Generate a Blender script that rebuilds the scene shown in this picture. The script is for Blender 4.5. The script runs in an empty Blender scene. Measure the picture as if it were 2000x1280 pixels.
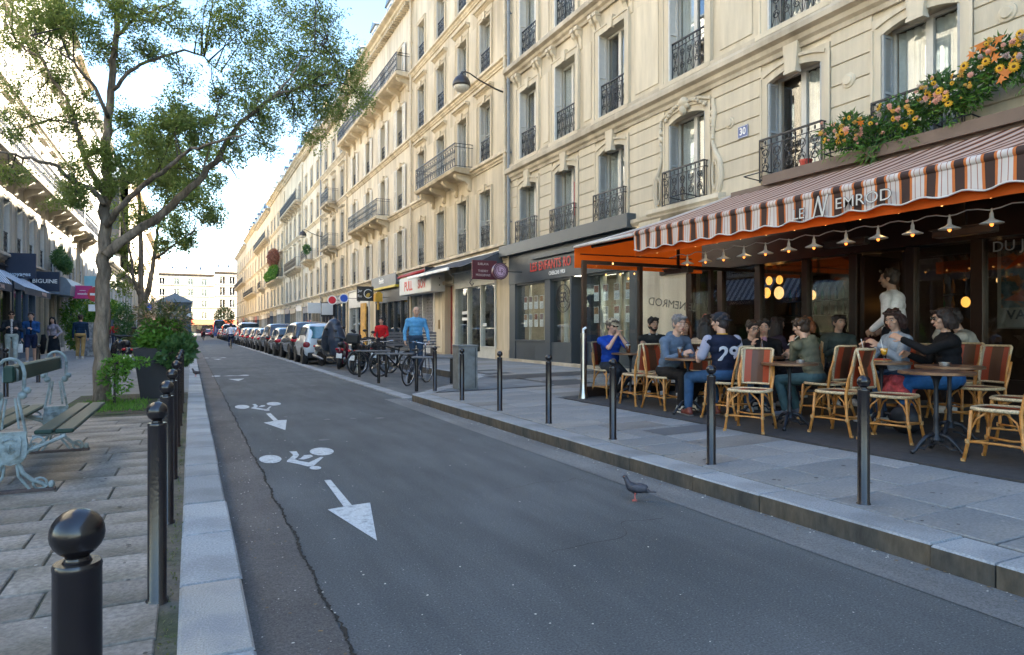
import bpy, bmesh, math, random
import numpy as np
from mathutils import Vector, Matrix, Euler
R = math.radians
PI = math.pi
scene = bpy.context.scene
COL = scene.collection
# ---------------------------------------------------------------- camera, sky, sun
cam_d = bpy.data.cameras.new('camera'); cam = bpy.data.objects.new('camera', cam_d); COL.objects.link(cam)
cam.location = (0, 0, 1.30)
cam.rotation_euler = (R(90), 0, -math.atan(628 / 1300))
cam_d.sensor_width = 36; cam_d.lens = 1300 / 2000 * 36; cam_d.shift_y = 5 / 2000
cam_d.clip_start = 0.05; cam_d.clip_end = 2000
scene.camera = cam
SUN_EL = R(33); SUN_DIR = Vector((0.74, -0.67, 0)).normalized()
world = bpy.data.worlds.new('World'); scene.world = world; world.use_nodes = True
wn = world.node_tree.nodes; wl = world.node_tree.links
sky = wn.new('ShaderNodeTexSky'); sky.sky_type = 'NISHITA'; sky.sun_disc = False
sky.sun_elevation = SUN_EL; sky.sun_rotation = math.atan2(SUN_DIR.x, SUN_DIR.y)
sky.air_density = 1.3; sky.dust_density = 0; sky.ozone_density = 3.5
bg = wn['Background']; bg.inputs['Strength'].default_value = 0.05
wl.new(sky.outputs[0], bg.inputs['Color'])
sun_d = bpy.data.lights.new('sun', 'SUN'); sun = bpy.data.objects.new('sun', sun_d); COL.objects.link(sun)
sun_d.energy = 5.0; sun_d.angle = R(0.5); sun_d.color = (1.0, 0.93, 0.80)
sd = Vector((SUN_DIR.x * math.cos(SUN_EL), SUN_DIR.y * math.cos(SUN_EL), math.sin(SUN_EL)))
sun.rotation_euler = sd.to_track_quat('Z', 'Y').to_euler()
scene.view_settings.view_transform = 'Standard'; scene.view_settings.look = 'None'
scene.view_settings.exposure = 3.68; scene.view_settings.gamma = 1.0
scene.view_settings.use_curve_mapping = False
scene.cycles.max_bounces = 7; scene.cycles.diffuse_bounces = 4; scene.cycles.glossy_bounces = 3
scene.cycles.transmission_bounces = 4; scene.cycles.transparent_max_bounces = 24
scene.cycles.sample_clamp_indirect = 6; scene.cycles.caustics_reflective = False; scene.cycles.caustics_refractive = False
scene.cycles.use_denoising = True

# ---------------------------------------------------------------- materials
_M = {}
def mat(name, col, rough=.6, var=.12, vs=3.0, bump=0.0, bs=40.0, metal=0.0, col2=None, c2s=1.5, c2t=(.45, .65), spec=.5, rnd=0.0, stretch=None, emit=0, coat=0, ecol=None):
    if name in _M: return _M[name]
    m = bpy.data.materials.new(name); m.use_nodes = True; _M[name] = m
    n = m.node_tree.nodes; l = m.node_tree.links
    b = n['Principled BSDF']
    b.inputs['Roughness'].default_value = rough; b.inputs['Metallic'].default_value = metal
    b.inputs['Specular IOR Level'].default_value = spec
    if coat: b.inputs['Coat Weight'].default_value = coat
    tc = n.new('ShaderNodeTexCoord'); mp = n.new('ShaderNodeMapping'); l.new(tc.outputs['Object'], mp.inputs[0])
    if stretch: mp.inputs['Scale'].default_value = stretch
    cur = None
    rgb = n.new('ShaderNodeRGB'); rgb.outputs[0].default_value = (*col, 1); cur = rgb.outputs[0]
    if col2:
        t = n.new('ShaderNodeTexNoise'); t.inputs['Scale'].default_value = c2s; t.inputs['Detail'].default_value = 5; l.new(mp.outputs[0], t.inputs[0])
        mr = n.new('ShaderNodeMapRange'); mr.inputs[1].default_value = c2t[0]; mr.inputs[2].default_value = c2t[1]; l.new(t.outputs[0], mr.inputs[0])
        mx = n.new('ShaderNodeMix'); mx.data_type = 'RGBA'; l.new(mr.outputs[0], mx.inputs[0]); l.new(cur, mx.inputs[6]); mx.inputs[7].default_value = (*col2, 1); cur = mx.outputs[2]
    if var or rnd:
        t = n.new('ShaderNodeTexNoise'); t.inputs['Scale'].default_value = vs; t.inputs['Detail'].default_value = 6; t.inputs['Roughness'].default_value = .65; l.new(mp.outputs[0], t.inputs[0])
        mr = n.new('ShaderNodeMapRange'); mr.inputs[1].default_value = .33; mr.inputs[2].default_value = .67
        mr.inputs[3].default_value = 1 - var; mr.inputs[4].default_value = 1 + var; l.new(t.outputs[0], mr.inputs[0])
        v = mr.outputs[0]
        if rnd:
            oi = n.new('ShaderNodeObjectInfo'); m2 = n.new('ShaderNodeMapRange'); m2.inputs[3].default_value = 1 - rnd; m2.inputs[4].default_value = 1 + rnd; l.new(oi.outputs['Random'], m2.inputs[0])
            mm = n.new('ShaderNodeMath'); mm.operation = 'MULTIPLY'; l.new(v, mm.inputs[0]); l.new(m2.outputs[0], mm.inputs[1]); v = mm.outputs[0]
        vm = n.new('ShaderNodeVectorMath'); vm.operation = 'SCALE'; l.new(cur, vm.inputs[0]); l.new(v, vm.inputs['Scale']); cur = vm.outputs[0]
    l.new(cur, b.inputs['Base Color'])
    if bump:
        t = n.new('ShaderNodeTexNoise'); t.inputs['Scale'].default_value = bs; t.inputs['Detail'].default_value = 4; l.new(mp.outputs[0], t.inputs[0])
        bm_ = n.new('ShaderNodeBump'); bm_.inputs['Strength'].default_value = bump; bm_.inputs['Distance'].default_value = .02; l.new(t.outputs[0], bm_.inputs['Height']); l.new(bm_.outputs[0], b.inputs['Normal'])
    if emit:
        b.inputs['Emission Color'].default_value = (*(ecol or col), 1); b.inputs['Emission Strength'].default_value = emit
    return m
def glass(name, tint=(1, 1, 1), refl=1.0, rough=0.0, body=0.0, bcol=(.02, .02, .02)):
    if name in _M: return _M[name]
    m = bpy.data.materials.new(name); m.use_nodes = True; _M[name] = m
    n = m.node_tree.nodes; l = m.node_tree.links; n.clear()
    o = n.new('ShaderNodeOutputMaterial'); tr = n.new('ShaderNodeBsdfTransparent'); tr.inputs[0].default_value = (*tint, 1)
    gl = n.new('ShaderNodeBsdfGlossy'); gl.inputs['Roughness'].default_value = rough
    lw = n.new('ShaderNodeLayerWeight'); lw.inputs[0].default_value = .5; fr = n.new('ShaderNodeMath'); fr.operation = 'POWER'; l.new(lw.outputs['Facing'], fr.inputs[0]); fr.inputs[1].default_value = 4.0
    ma = n.new('ShaderNodeMath'); ma.operation = 'MULTIPLY_ADD'; ma.inputs[1].default_value = .9 * refl; ma.inputs[2].default_value = .045 * refl; ma.use_clamp = True; l.new(fr.outputs[0], ma.inputs[0])
    src = tr.outputs[0]
    if body:
        d = n.new('ShaderNodeBsdfDiffuse'); d.inputs[0].default_value = (*bcol, 1); mb = n.new('ShaderNodeMixShader'); mb.inputs[0].default_value = body
        l.new(tr.outputs[0], mb.inputs[1]); l.new(d.outputs[0], mb.inputs[2]); src = mb.outputs[0]
    mx = n.new('ShaderNodeMixShader'); l.new(ma.outputs[0], mx.inputs[0]); l.new(src, mx.inputs[1]); l.new(gl.outputs[0], mx.inputs[2]); l.new(mx.outputs[0], o.inputs[0])
    return m
def leafmat(name, c1, c2, rough=.55, trans=.35):
    if name in _M: return _M[name]
    m = bpy.data.materials.new(name); m.use_nodes = True; _M[name] = m
    n = m.node_tree.nodes; l = m.node_tree.links; b = n['Principled BSDF']; b.inputs['Roughness'].default_value = rough
    g = n.new('ShaderNodeNewGeometry'); t = n.new('ShaderNodeMix'); t.data_type = 'RGBA'; t.inputs[6].default_value = (*c1, 1); t.inputs[7].default_value = (*c2, 1)
    l.new(g.outputs['Random Per Island'], t.inputs[0]); l.new(t.outputs[2], b.inputs['Base Color'])
    tl = n.new('ShaderNodeBsdfTranslucent'); l.new(t.outputs[2], tl.inputs[0]); mx = n.new('ShaderNodeMixShader'); mx.inputs[0].default_value = trans
    l.new(b.outputs[0], mx.inputs[1]); l.new(tl.outputs[0], mx.inputs[2]); l.new(mx.outputs[0], n['Material Output'].inputs[0])
    return m

# ---------------------------------------------------------------- mesh builder
class MB:
    def __init__(s): s.v = []; s.f = []; s.m = []
    def add(s, vs, fs, m=0, M=None):
        k = len(s.v)
        s.v += [tuple(M @ Vector(p)) for p in vs] if M is not None else [tuple(p) for p in vs]
        s.f += [tuple(i + k for i in f) for f in fs]; s.m += [m] * len(fs); return s
    def box(s, x0, x1, y0, y1, z0, z1, m=0, M=None):
        if x0 > x1: x0, x1 = x1, x0
        if y0 > y1: y0, y1 = y1, y0
        if z0 > z1: z0, z1 = z1, z0
        return s.add([(x0, y0, z0), (x1, y0, z0), (x1, y1, z0), (x0, y1, z0), (x0, y0, z1), (x1, y0, z1), (x1, y1, z1), (x0, y1, z1)],
                     [(3, 2, 1, 0), (4, 5, 6, 7), (0, 1, 5, 4), (1, 2, 6, 5), (2, 3, 7, 6), (3, 0, 4, 7)], m, M)
    def quad(s, a, b, c, d, m=0): return s.add([a, b, c, d], [(0, 1, 2, 3)], m)
    def tube(s, pts, r, n=6, m=0, M=None, close=True, flat=None):
        pts = [Vector(p) for p in pts]; k = len(pts)
        rr = r if isinstance(r, (list, tuple)) else [r] * k
        vs = []; fs = []; prev = None
        for i, p in enumerate(pts):
            t = (pts[min(i + 1, k - 1)] - pts[max(i - 1, 0)])
            if t.length < 1e-9: t = Vector((0, 0, 1))
            t.normalize()
            if prev is None:
                u = t.cross(Vector((0, 0, 1)));
                if u.length < .05: u = t.cross(Vector((0, 1, 0)))
            else: u = prev - t * prev.dot(t)
            u.normalize(); w = t.cross(u); prev = u
            for j in range(n):
                a = 2 * PI * (j + .5) / n
                vs.append(p + (u * math.cos(a) + w * math.sin(a) * (flat or 1)) * rr[i])
        for i in range(k - 1):
            for j in range(n):
                a = i * n + j; b = i * n + (j + 1) % n
                fs.append((a, b, b + n, a + n))
        if close: fs += [tuple(range(n))[::-1], tuple(range((k - 1) * n, k * n))]
        return s.add(vs, fs, m, M)
    def lathe(s, prof, n=16, m=0, M=None, c=(0, 0), sy=1):
        vs = []; fs = []; k = len(prof)
        for (r, z) in prof:
            for j in range(n):
                a = 2 * PI * j / n; vs.append((c[0] + r * math.cos(a), c[1] + r * sy * math.sin(a), z))
        for i in range(k - 1):
            for j in range(n):
                a = i * n + j; b = i * n + (j + 1) % n; fs.append((a, b, b + n, a + n))
        fs += [tuple(range(n))[::-1], tuple(range((k - 1) * n, k * n))]
        return s.add(vs, fs, m, M)
    def prism(s, poly, a, b, ax='x', m=0, M=None):
        # poly in the plane across axis ax: 'x' -> (y,z), 'y' -> (x,z), 'z' -> (x,y)
        k = len(poly)
        def P(p, t): return {'x': (t, p[0], p[1]), 'y': (p[0], t, p[1]), 'z': (p[0], p[1], t)}[ax]
        vs = [P(p, a) for p in poly] + [P(p, b) for p in poly]
        area = sum(poly[i][0] * poly[(i + 1) % k][1] - poly[(i + 1) % k][0] * poly[i][1] for i in range(k))
        flip = (area > 0) ^ (b < a) ^ (ax == 'y')
        fs = [tuple(range(k))[::-1], tuple(range(k, 2 * k))] + [(i, (i + 1) % k, (i + 1) % k + k, i + k) for i in range(k)]
        if not flip: fs = [f[::-1] for f in fs]
        return s.add(vs, fs, m, M)
    def ell(s, c, r, n=10, k=7, m=0, M=None):
        prof = [(math.sin(PI * i / k), -math.cos(PI * i / k)) for i in range(k + 1)]
        prof[0] = (.02, -1); prof[-1] = (.02, 1)
        T = Matrix.Translation(c) @ Matrix.Diagonal((*r, 1))
        return s.lathe(prof, n, m, (M @ T) if M is not None else T)
    def mesh(s, name, mats, smooth=False, bevel=0, ang=None):
        me = bpy.data.meshes.new(name); me.from_pydata(s.v, [], s.f)
        for q in (mats if isinstance(mats, (list, tuple)) else [mats]): me.materials.append(q)
        if any(s.m): me.polygons.foreach_set('material_index', s.m)
        if bevel:
            b = bmesh.new(); b.from_mesh(me); bmesh.ops.bevel(b, geom=list(b.edges), offset=bevel, segments=1, affect='EDGES', clamp_overlap=True); b.to_mesh(me); b.free()
        if smooth:
            me.polygons.foreach_set('use_smooth', [True] * len(me.polygons))
            if ang is not None: me.set_sharp_from_angle(angle=R(ang))
        me.update(); return me
    def obj(s, name, mats, parent=None, loc=None, smooth=False, bevel=0, ang=None, **k):
        return link(s.mesh(name, mats, smooth, bevel, ang), name, parent, loc, **k)
def link(me, name, parent=None, loc=None, rz=0, rot=None, scale=None, **k):
    o = bpy.data.objects.new(name, me); COL.objects.link(o)
    if parent: o.parent = parent
    if loc: o.location = loc
    if rot: o.rotation_euler = rot
    elif rz: o.rotation_euler = (0, 0, rz)
    if scale: o.scale = scale
    for a, b in k.items(): o[a] = b
    return o
def thing(name, label, cat, loc=(0, 0, 0), rz=0, group=None, parent=None):
    o = bpy.data.objects.new(name, None); COL.objects.link(o); o.location = loc; o.rotation_euler = (0, 0, rz); o.empty_display_size = .1
    o['label'] = label; o['category'] = cat
    if group: o['group'] = group
    return o
def dup(root, loc, rz, label=None, group=None, cat=None, scale=None):
    def cp(o, par):
        c = o.copy(); COL.objects.link(c); c.parent = par
        for ch in kids.get(o, ()): cp(ch, c)
        return c
    kids = {}
    def walk(o):
        kids[o] = list(o.children)
        for ch in kids[o]: walk(ch)
    walk(root)
    r = cp(root, None); r.location = loc; r.rotation_euler = (0, 0, rz)
    if scale: r.scale = scale
    if label: r['label'] = label
    if group: r['group'] = group
    return r
def text(body, size, m, name='lettering', parent=None, loc=(0, 0, 0), rot=(0, 0, 0), ext=.004, align='CENTER', sx=1, shear=0, bold=0, space=1):
    c = bpy.data.curves.new(name, 'FONT'); c.body = body; c.size = size; c.extrude = ext; c.align_x = align; c.align_y = 'CENTER'; c.shear = shear; c.offset = bold; c.space_character = space
    c.resolution_u = 3
    c.materials.append(m); o = bpy.data.objects.new('tmp', c); me = bpy.data.meshes.new_from_object(o); me.name = name; bpy.data.objects.remove(o)
    if not me.materials: me.materials.append(m)
    o = bpy.data.objects.new(name, me); COL.objects.link(o)
    if parent: o.parent = parent
    o.location = loc; o.rotation_euler = rot; o.scale = (sx, 1, 1); return o
def gz(x): return .13 + .019 * (x - 3.64)      # top of the right-hand pavement, which falls towards the kerb
# ---------------------------------------------------------------- ground, road, kerbs, pavements
def asphalt(name, c, c2, patch=.6, tyre=False):
    m = mat(name, c, rough=.88, var=.38, vs=95, bump=.55, bs=260, col2=c2, c2s=patch, c2t=(.38, .62), spec=.3)
    n = m.node_tree.nodes; l = m.node_tree.links; b = n['Principled BSDF']; src = b.inputs['Base Color'].links[0].from_socket
    tc = n.new('ShaderNodeTexCoord'); vo = n.new('ShaderNodeTexVoronoi'); vo.inputs['Scale'].default_value = 75; l.new(tc.outputs['Object'], vo.inputs['Vector'])
    cr = n.new('ShaderNodeMapRange'); cr.inputs[1].default_value = .12; cr.inputs[2].default_value = .32; cr.inputs[3].default_value = 1; cr.inputs[4].default_value = 0; l.new(vo.outputs['Distance'], cr.inputs[0])
    sp = n.new('ShaderNodeSeparateColor'); l.new(vo.outputs['Color'], sp.inputs[0]); pw = n.new('ShaderNodeMath'); pw.operation = 'POWER'; pw.inputs[1].default_value = 5; l.new(sp.outputs[0], pw.inputs[0])
    ml = n.new('ShaderNodeMath'); ml.operation = 'MULTIPLY'; l.new(cr.outputs[0], ml.inputs[0]); l.new(pw.outputs[0], ml.inputs[1])
    mx = n.new('ShaderNodeMix'); mx.data_type = 'RGBA'; l.new(ml.outputs[0], mx.inputs[0]); l.new(src, mx.inputs[6]); mx.inputs[7].default_value = (.30, .30, .29, 1)
    # long worn bands along the lane
    n2 = n.new('ShaderNodeTexNoise'); mp = n.new('ShaderNodeMapping'); mp.inputs['Scale'].default_value = (.9, .16, 1); l.new(tc.outputs['Object'], mp.inputs[0]); l.new(mp.outputs[0], n2.inputs[0]); n2.inputs['Detail'].default_value = 6
    m2 = n.new('ShaderNodeMapRange'); m2.inputs[1].default_value = .35; m2.inputs[2].default_value = .65; m2.inputs[3].default_value = .88; m2.inputs[4].default_value = 1.10; l.new(n2.outputs[0], m2.inputs[0])
    vm = n.new('ShaderNodeVectorMath'); vm.operation = 'SCALE'; l.new(mx.outputs[2], vm.inputs[0]); l.new(m2.outputs[0], vm.inputs['Scale']); l.new(vm.outputs[0], b.inputs['Base Color'])
    return m
M_asph = asphalt('asphalt', (.090, .096, .098), (.118, .124, .126), .5)
M_asph2 = asphalt('asphalt_gutter_brown', (.112, .102, .094), (.150, .138, .128), 1.2)
M_asph3 = asphalt('asphalt_gutter_grey', (.165, .165, .162), (.205, .205, .20), .8)
M_gran = mat('granite_kerb', (.275, .29, .30), .7, var=.3, vs=80, bump=.25, bs=120, col2=(.20, .21, .215), c2s=2.2, rnd=.2)
M_granw = mat('granite_kerb_warm', (.34, .32, .29), .75, var=.25, vs=110, bump=.35, bs=120, col2=(.25, .25, .25), c2s=3, rnd=.05)
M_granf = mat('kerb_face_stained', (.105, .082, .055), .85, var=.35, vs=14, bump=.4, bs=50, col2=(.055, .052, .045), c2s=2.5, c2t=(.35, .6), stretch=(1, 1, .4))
M_slabr = mat('paving_slab_blue_grey', (.205, .213, .215), .72, var=.24, vs=50, bump=.22, bs=90, col2=(.255, .252, .24), c2s=1.3, rnd=.15)
M_slabl = mat('paving_slab_worn', (.235, .21, .18), .78, var=.34, vs=38, bump=.2, bs=70, col2=(.13, .115, .09), c2s=2.1, c2t=(.40, .62), rnd=.22)
M_slabw = mat('paving_slab_warm_grey', (.235, .225, .205), .74, var=.2, vs=50, bump=.22, bs=90, col2=(.18, .17, .16), c2s=1.3, rnd=.2)
M_joint = mat('joint_dirt', (.105, .092, .07), .95, var=.3, vs=30, bump=.5, bs=80, col2=(.045, .055, .025), c2s=4)
M_joint2 = mat('joint_mortar', (.065, .068, .07), .9, var=.2, vs=30)
def sheet(name, x0, x1, y0, y1, z, m, z1=None):
    b = MB(); z1 = z if z1 is None else z1
    b.quad((x0, y0, z), (x1, y0, z1), (x1, y1, z1), (x0, y1, z)); o = b.obj(name, m); o['kind'] = 'structure'; return o
sheet('ground', -400, 400, -300, 700, -.03, mat('far_ground', (.10, .10, .10), .9))
sheet('road', .10, 3.70, -25, 230, 0.0, M_asph)
sheet('gutter', .21, .585, -25, 230, .004, M_asph2)
sheet('gutter', 3.27, 3.655, -25, 12.3, .004, M_asph3)
sheet('parking_bay', 3.66, 6.4, 12.2, 178, -.004, asphalt('asphalt_bay', (.10, .105, .105), (.14, .145, .145), .9))
rnd = random.Random(5)
# the open crack along the left gutter
b = MB(); pts = []
y = -2.0
while y < 40:
    pts.append((.585 + rnd.gauss(0, .004) + .008 * math.sin(y * 9) + .006 * math.sin(y * 3.1), y, .003 + .007 * rnd.random() ** 2)); y += .02 + .02 * max(0, y - 4) / 3
for i in range(len(pts) - 1):
    (xa, ya, wa), (xb, yb, wb) = pts[i], pts[i + 1]
    b.quad((xa - wa, ya, .0085), (xa + wa * 1.6, ya, .0085), (xb + wb * 1.6, yb, .0085), (xb - wb, yb, .0085))
o = b.obj('road_crack', mat('crack', (.022, .018, .014), .95)); o['kind'] = 'structure'
# hairline cracks in the asphalt
b = MB()
for (x, y, ang, L) in [(1.9, 3.4, .12, 1.2), (2.3, 4.9, .1, .8)]:
    px, py = x, y; a = ang
    for k in range(int(L / .04)):
        a += rnd.gauss(0, .35); a = ang + (a - ang) * .8; nx, ny = px + .04 * math.cos(a), py + .04 * math.sin(a); w = .0015 + .0015 * rnd.random()
        b.quad((px, py - w, .0045), (nx, ny - w, .0045), (nx, ny + w, .0045), (px, py + w, .0045)); px, py = nx, ny
o = b.obj('hairline_cracks', _M['crack']); o['kind'] = 'structure'
# small litter and chewing-gum specks
b = MB()
def speck(x, y, z, r):
    k = rnd.randint(4, 6); a0 = rnd.random() * 6; f = .5 + rnd.random() * .5
    vs = [(x + r * math.cos(a0 + 2 * PI * j / k) * rnd.uniform(.6, 1.2), y + f * r * math.sin(a0 + 2 * PI * j / k) * rnd.uniform(.6, 1.2), z) for j in range(k)]
    b.add(vs + [(p[0], p[1], z + r * .35) for p in vs], [tuple(range(k, 2 * k))] + [(j, (j + 1) % k, (j + 1) % k + k, j + k) for j in range(k)])
for k in range(190): speck(rnd.uniform(.24, .6) if rnd.random() < .7 else rnd.gauss(.75, .2), 1.8 + 9 * rnd.random() ** 1.5, .009, rnd.uniform(.002, .0065))
for k in range(70): speck(rnd.uniform(.7, 3.4), 2 + 9 * rnd.random() ** 1.3, .001, rnd.uniform(.002, .006))
for k in range(110): speck(3.635 - abs(rnd.gauss(0, .05)), 1.6 + 10.5 * rnd.random(), .006, rnd.uniform(.003, .009))
o = b.obj('litter_specks', mat('litter', (.62, .58, .5), .8, var=.3)); o['kind'] = 'stuff'; o['label'] = 'small pale crumbs and specks of litter in the gutters'
# pavements: bed below, single slabs above
def slab_bed(name, pts, zf, m):
    b = MB(); b.add([(x, y, zf(x)) for x, y in pts], [tuple(range(len(pts)))]); o = b.obj(name, m); o['kind'] = 'structure'; return o
zl = lambda x: .13
zr = lambda x: gz(x)
pavL = bpy.data.objects.new('left_pavement', None); COL.objects.link(pavL); pavL['kind'] = 'structure'
pavR = bpy.data.objects.new('right_pavement', None); COL.objects.link(pavR); pavR['kind'] = 'structure'
def brickmat(name, c, mort, bw, bh, off=.5, sc=1.0):
    m = mat(name, c, .78, var=.18, vs=12, bump=.0); n = m.node_tree.nodes; l = m.node_tree.links
    tc = n.new('ShaderNodeTexCoord'); br = n.new('ShaderNodeTexBrick'); l.new(tc.outputs['Object'], br.inputs['Vector'])
    br.inputs['Scale'].default_value = 1; br.inputs['Brick Width'].default_value = bw; br.inputs['Row Height'].default_value = bh; br.inputs['Mortar Size'].default_value = .012
    br.inputs['Color1'].default_value = (*[q * 1.12 for q in c], 1); br.inputs['Color2'].default_value = (*[q * .85 for q in c], 1); br.inputs['Mortar'].default_value = (*mort, 1)
    l.new(br.outputs[0], n['Principled BSDF'].inputs['Base Color']); return m
M_bl = brickmat('far_paving', (.20, .20, .195), (.10, .095, .085), .8, .37)
M_br = brickmat('far_paving_right', (.16, .175, .185), (.10, .105, .11), .8, .5)
b = MB()
b.add([(-80, -25, .118), (-.02, -25, .118), (-.02, 14, .118), (-80, 14, .118)], [(0, 1, 2, 3)], 0)
b.add([(-80, 14, .128), (-.02, 14, .128), (-.02, 240, .128), (-80, 240, .128)], [(0, 1, 2, 3)], 1)
b.box(-.03, .05, -25, 240, -.02, .116, 0)
b.obj('bed', [M_joint, M_bl], pavL)
b = MB()
b.add([(3.7, -25, gz(3.7) - .012), (10.4, -25, gz(10.4) - .012), (10.4, 11.9, gz(10.4) - .012), (3.7, 11.9, gz(3.7) - .012)], [(0, 1, 2, 3)], 0); b.add([(6.66, 11.9, gz(6.66) - .012), (10.4, 11.9, gz(10.4) - .012), (10.4, 18, gz(10.4) - .012), (6.66, 18, gz(6.66) - .012)], [(0, 1, 2, 3)], 0)
b.add([(6.4, 18, gz(6.4) - .002), (10.4, 18, gz(10.4) - .002), (10.4, 190, gz(10.4) - .002), (6.4, 190, gz(6.4) - .002)], [(0, 1, 2, 3)], 1)
b.obj('bed', [M_joint2, M_br], pavR)
def in_box(x0, x1, y0, y1, B): return x1 > B[0] and x0 < B[1] and y1 > B[2] and y0 < B[3]
def slab(par, x0, x1, y0, y1, zf, m, g=.005, th=.03, dz=0.0, nm='slab'):
    x0 += g; x1 -= g; y0 += g; y1 -= g; c = .006; cx, cy = (x0 + x1) / 2, (y0 + y1) / 2; zc = zf(cx)
    dxz = zf(x1) - zf(cx); tx = rnd.gauss(0, .0012); ty = rnd.gauss(0, .0012)
    j = [rnd.gauss(0, g * .35) for _ in range(8)]
    P = [(x0 + j[0], y0 + j[1]), (x1 + j[2], y0 + j[3]), (x1 + j[4], y1 + j[5]), (x0 + j[6], y1 + j[7])]
    def z(x, y): return zf(x) + dz + tx * (1 if x > cx else -1) + ty * (1 if y > cy else -1) - zc
    vs = [(p[0] - cx, p[1] - cy, z(*p) - th) for p in P] + [(p[0] - cx, p[1] - cy, z(*p) - c) for p in P] + [(p[0] - cx - c * (1 if p[0] > cx else -1), p[1] - cy - c * (1 if p[1] > cy else -1), z(*p)) for p in P]
    b = MB(); b.add(vs, [(8, 9, 10, 11)] + [(a, (a + 1) % 4, (a + 1) % 4 + 4, a + 4) for a in range(4)] + [(a + 4, (a + 1) % 4 + 4, (a + 1) % 4 + 8, a + 8) for a in range(4)])
    b.obj(nm, m, par, (cx, cy, zc))
tree_pit = (-1.75, -.55, 10.75, 14.2)
y = 1.35; row = 0; count = 0
while y < 10.7:
    h = rnd.choice((.30, .36, .40, .42)); x = -.115
    if row % 2: w0 = rnd.uniform(.3, .55)
    else: w0 = rnd.uniform(.6, .95)
    lim = -3.6 if y > 5 else -1.9 - (y * .35)
    while x > lim:
        w = w0; w0 = rnd.uniform(.62, 1.05)
        if not in_box(x - w, x, y, y + h, tree_pit) and count < 299:
            slab(pavL, x - w, x, y, y + h, zl, M_slabl, g=.006, dz=rnd.gauss(0, .0018)); count += 1
        x -= w
    y += h; row += 1
slab_bed('paving_left', [(-80, 1.35), (-3.9, 1.35), (-3.9, 10.8), (-.105, 10.8), (-.105, 14.01), (-80, 14.01)], lambda x: .123, M_bl)
y = .6; row = 0; count = 0
while y < 21.5:
    h = rnd.choice((.40, .48, .52)) if y < 9.6 else .6; x = 3.955
    w0 = rnd.uniform(.4, .8); xe = 5.55 if y < 9.6 else 9.95
    while x < xe - .05 and count < 299:
        w = min(w0, xe - x); w0 = rnd.uniform(.6, .95) if y < 9.6 else rnd.uniform(.9, 1.2)
        if xe - x - w < .25: w = xe - x
        if not (y + h > 12.1 and x < 6.75): slab(pavR, x, x + w, y, y + h, zr, M_slabr if rnd.random() < .8 else M_slabw, g=.005, dz=rnd.gauss(0, .0008)); count += 1
        x += w
    y += h; row += 1
# kerbs, one stone after another
kerbL = bpy.data.objects.new('left_kerb', None); COL.objects.link(kerbL); kerbL['kind'] = 'structure'
kerbR = bpy.data.objects.new('right_kerb', None); COL.objects.link(kerbR); kerbR['kind'] = 'structure'
def kstone(par, P, z0, z1, m, c=.012, sx=1):
    # P: four ground corners, first edge is the road face
    cx = sum(p[0] for p in P) / 4; cy = sum(p[1] for p in P) / 4
    vs = [(p[0] - cx, p[1] - cy, z0 - z1) for p in P] + [(p[0] - cx, p[1] - cy, -c) for p in P]
    def ins(p): d = Vector((cx - p[0], cy - p[1])); d.normalize(); return (p[0] - cx + c * (1 if d.x > 0 else -1), p[1] - cy + c * .5 * (1 if d.y > 0 else -1), 0)
    vs += [ins(p) for p in P]
    a = sum(P[i][0] * P[(i + 1) % 4][1] - P[(i + 1) % 4][0] * P[i][1] for i in range(4))
    fs = [(8, 9, 10, 11)] + [(i, (i + 1) % 4, (i + 1) % 4 + 4, i + 4) for i in range(4)] + [(i + 4, (i + 1) % 4 + 4, (i + 1) % 4 + 8, i + 8) for i in range(4)]
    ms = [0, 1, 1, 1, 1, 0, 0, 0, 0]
    if a < 0: fs = [f[::-1] for f in fs]
    b = MB(); b.add(vs, fs); b.m = ms; b.obj('kerb_stone', m, par, (cx, cy, z1))
y = .7
ys = [.7, 1.75, 2.98 - .31]
ys = [.6, 1.6, 2.62, 3.40, 4.22, 4.98, 5.9, 6.4, 7.35, 8.2, 8.75, 9.7, 10.6, 11.6]
while ys[-1] < 60: ys.append(ys[-1] + rnd.uniform(.85, 1.2))
for i in range(len(ys) - 1):
    g = .008; x0, x1 = -.045 + rnd.gauss(0, .0015), .22 + rnd.gauss(0, .002)
    if 2.0 < ys[i] < 2.7: M = [M_granw, M_granf]
    else: M = [M_gran, M_granf]
    kstone(kerbL, [(x1, ys[i] + g), (x1, ys[i + 1] - g), (x0, ys[i + 1] - g), (x0, ys[i] + g)], -.02, .13 + rnd.gauss(0, .002), M)
bb = MB(); bb.box(-.045, .22, 60, 230, -.02, .13); bb.obj('kerb_far', M_gran, kerbL)
ys = [-.5, .7, 1.95, 2.28, 3.5, 4.2, 5.05, 5.72, 6.9, 7.9, 9.0, 10.2, 11.72]
for i in range(len(ys) - 1):
    x0 = 3.64 + rnd.gauss(0, .004)
    kstone(kerbR, [(x0, ys[i] + .004), (x0, ys[i + 1] - .004), (3.945, ys[i + 1] - .004), (3.945, ys[i] + .004)], -.02, .131 + rnd.gauss(0, .0015), [M_gran, M_granf])
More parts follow.
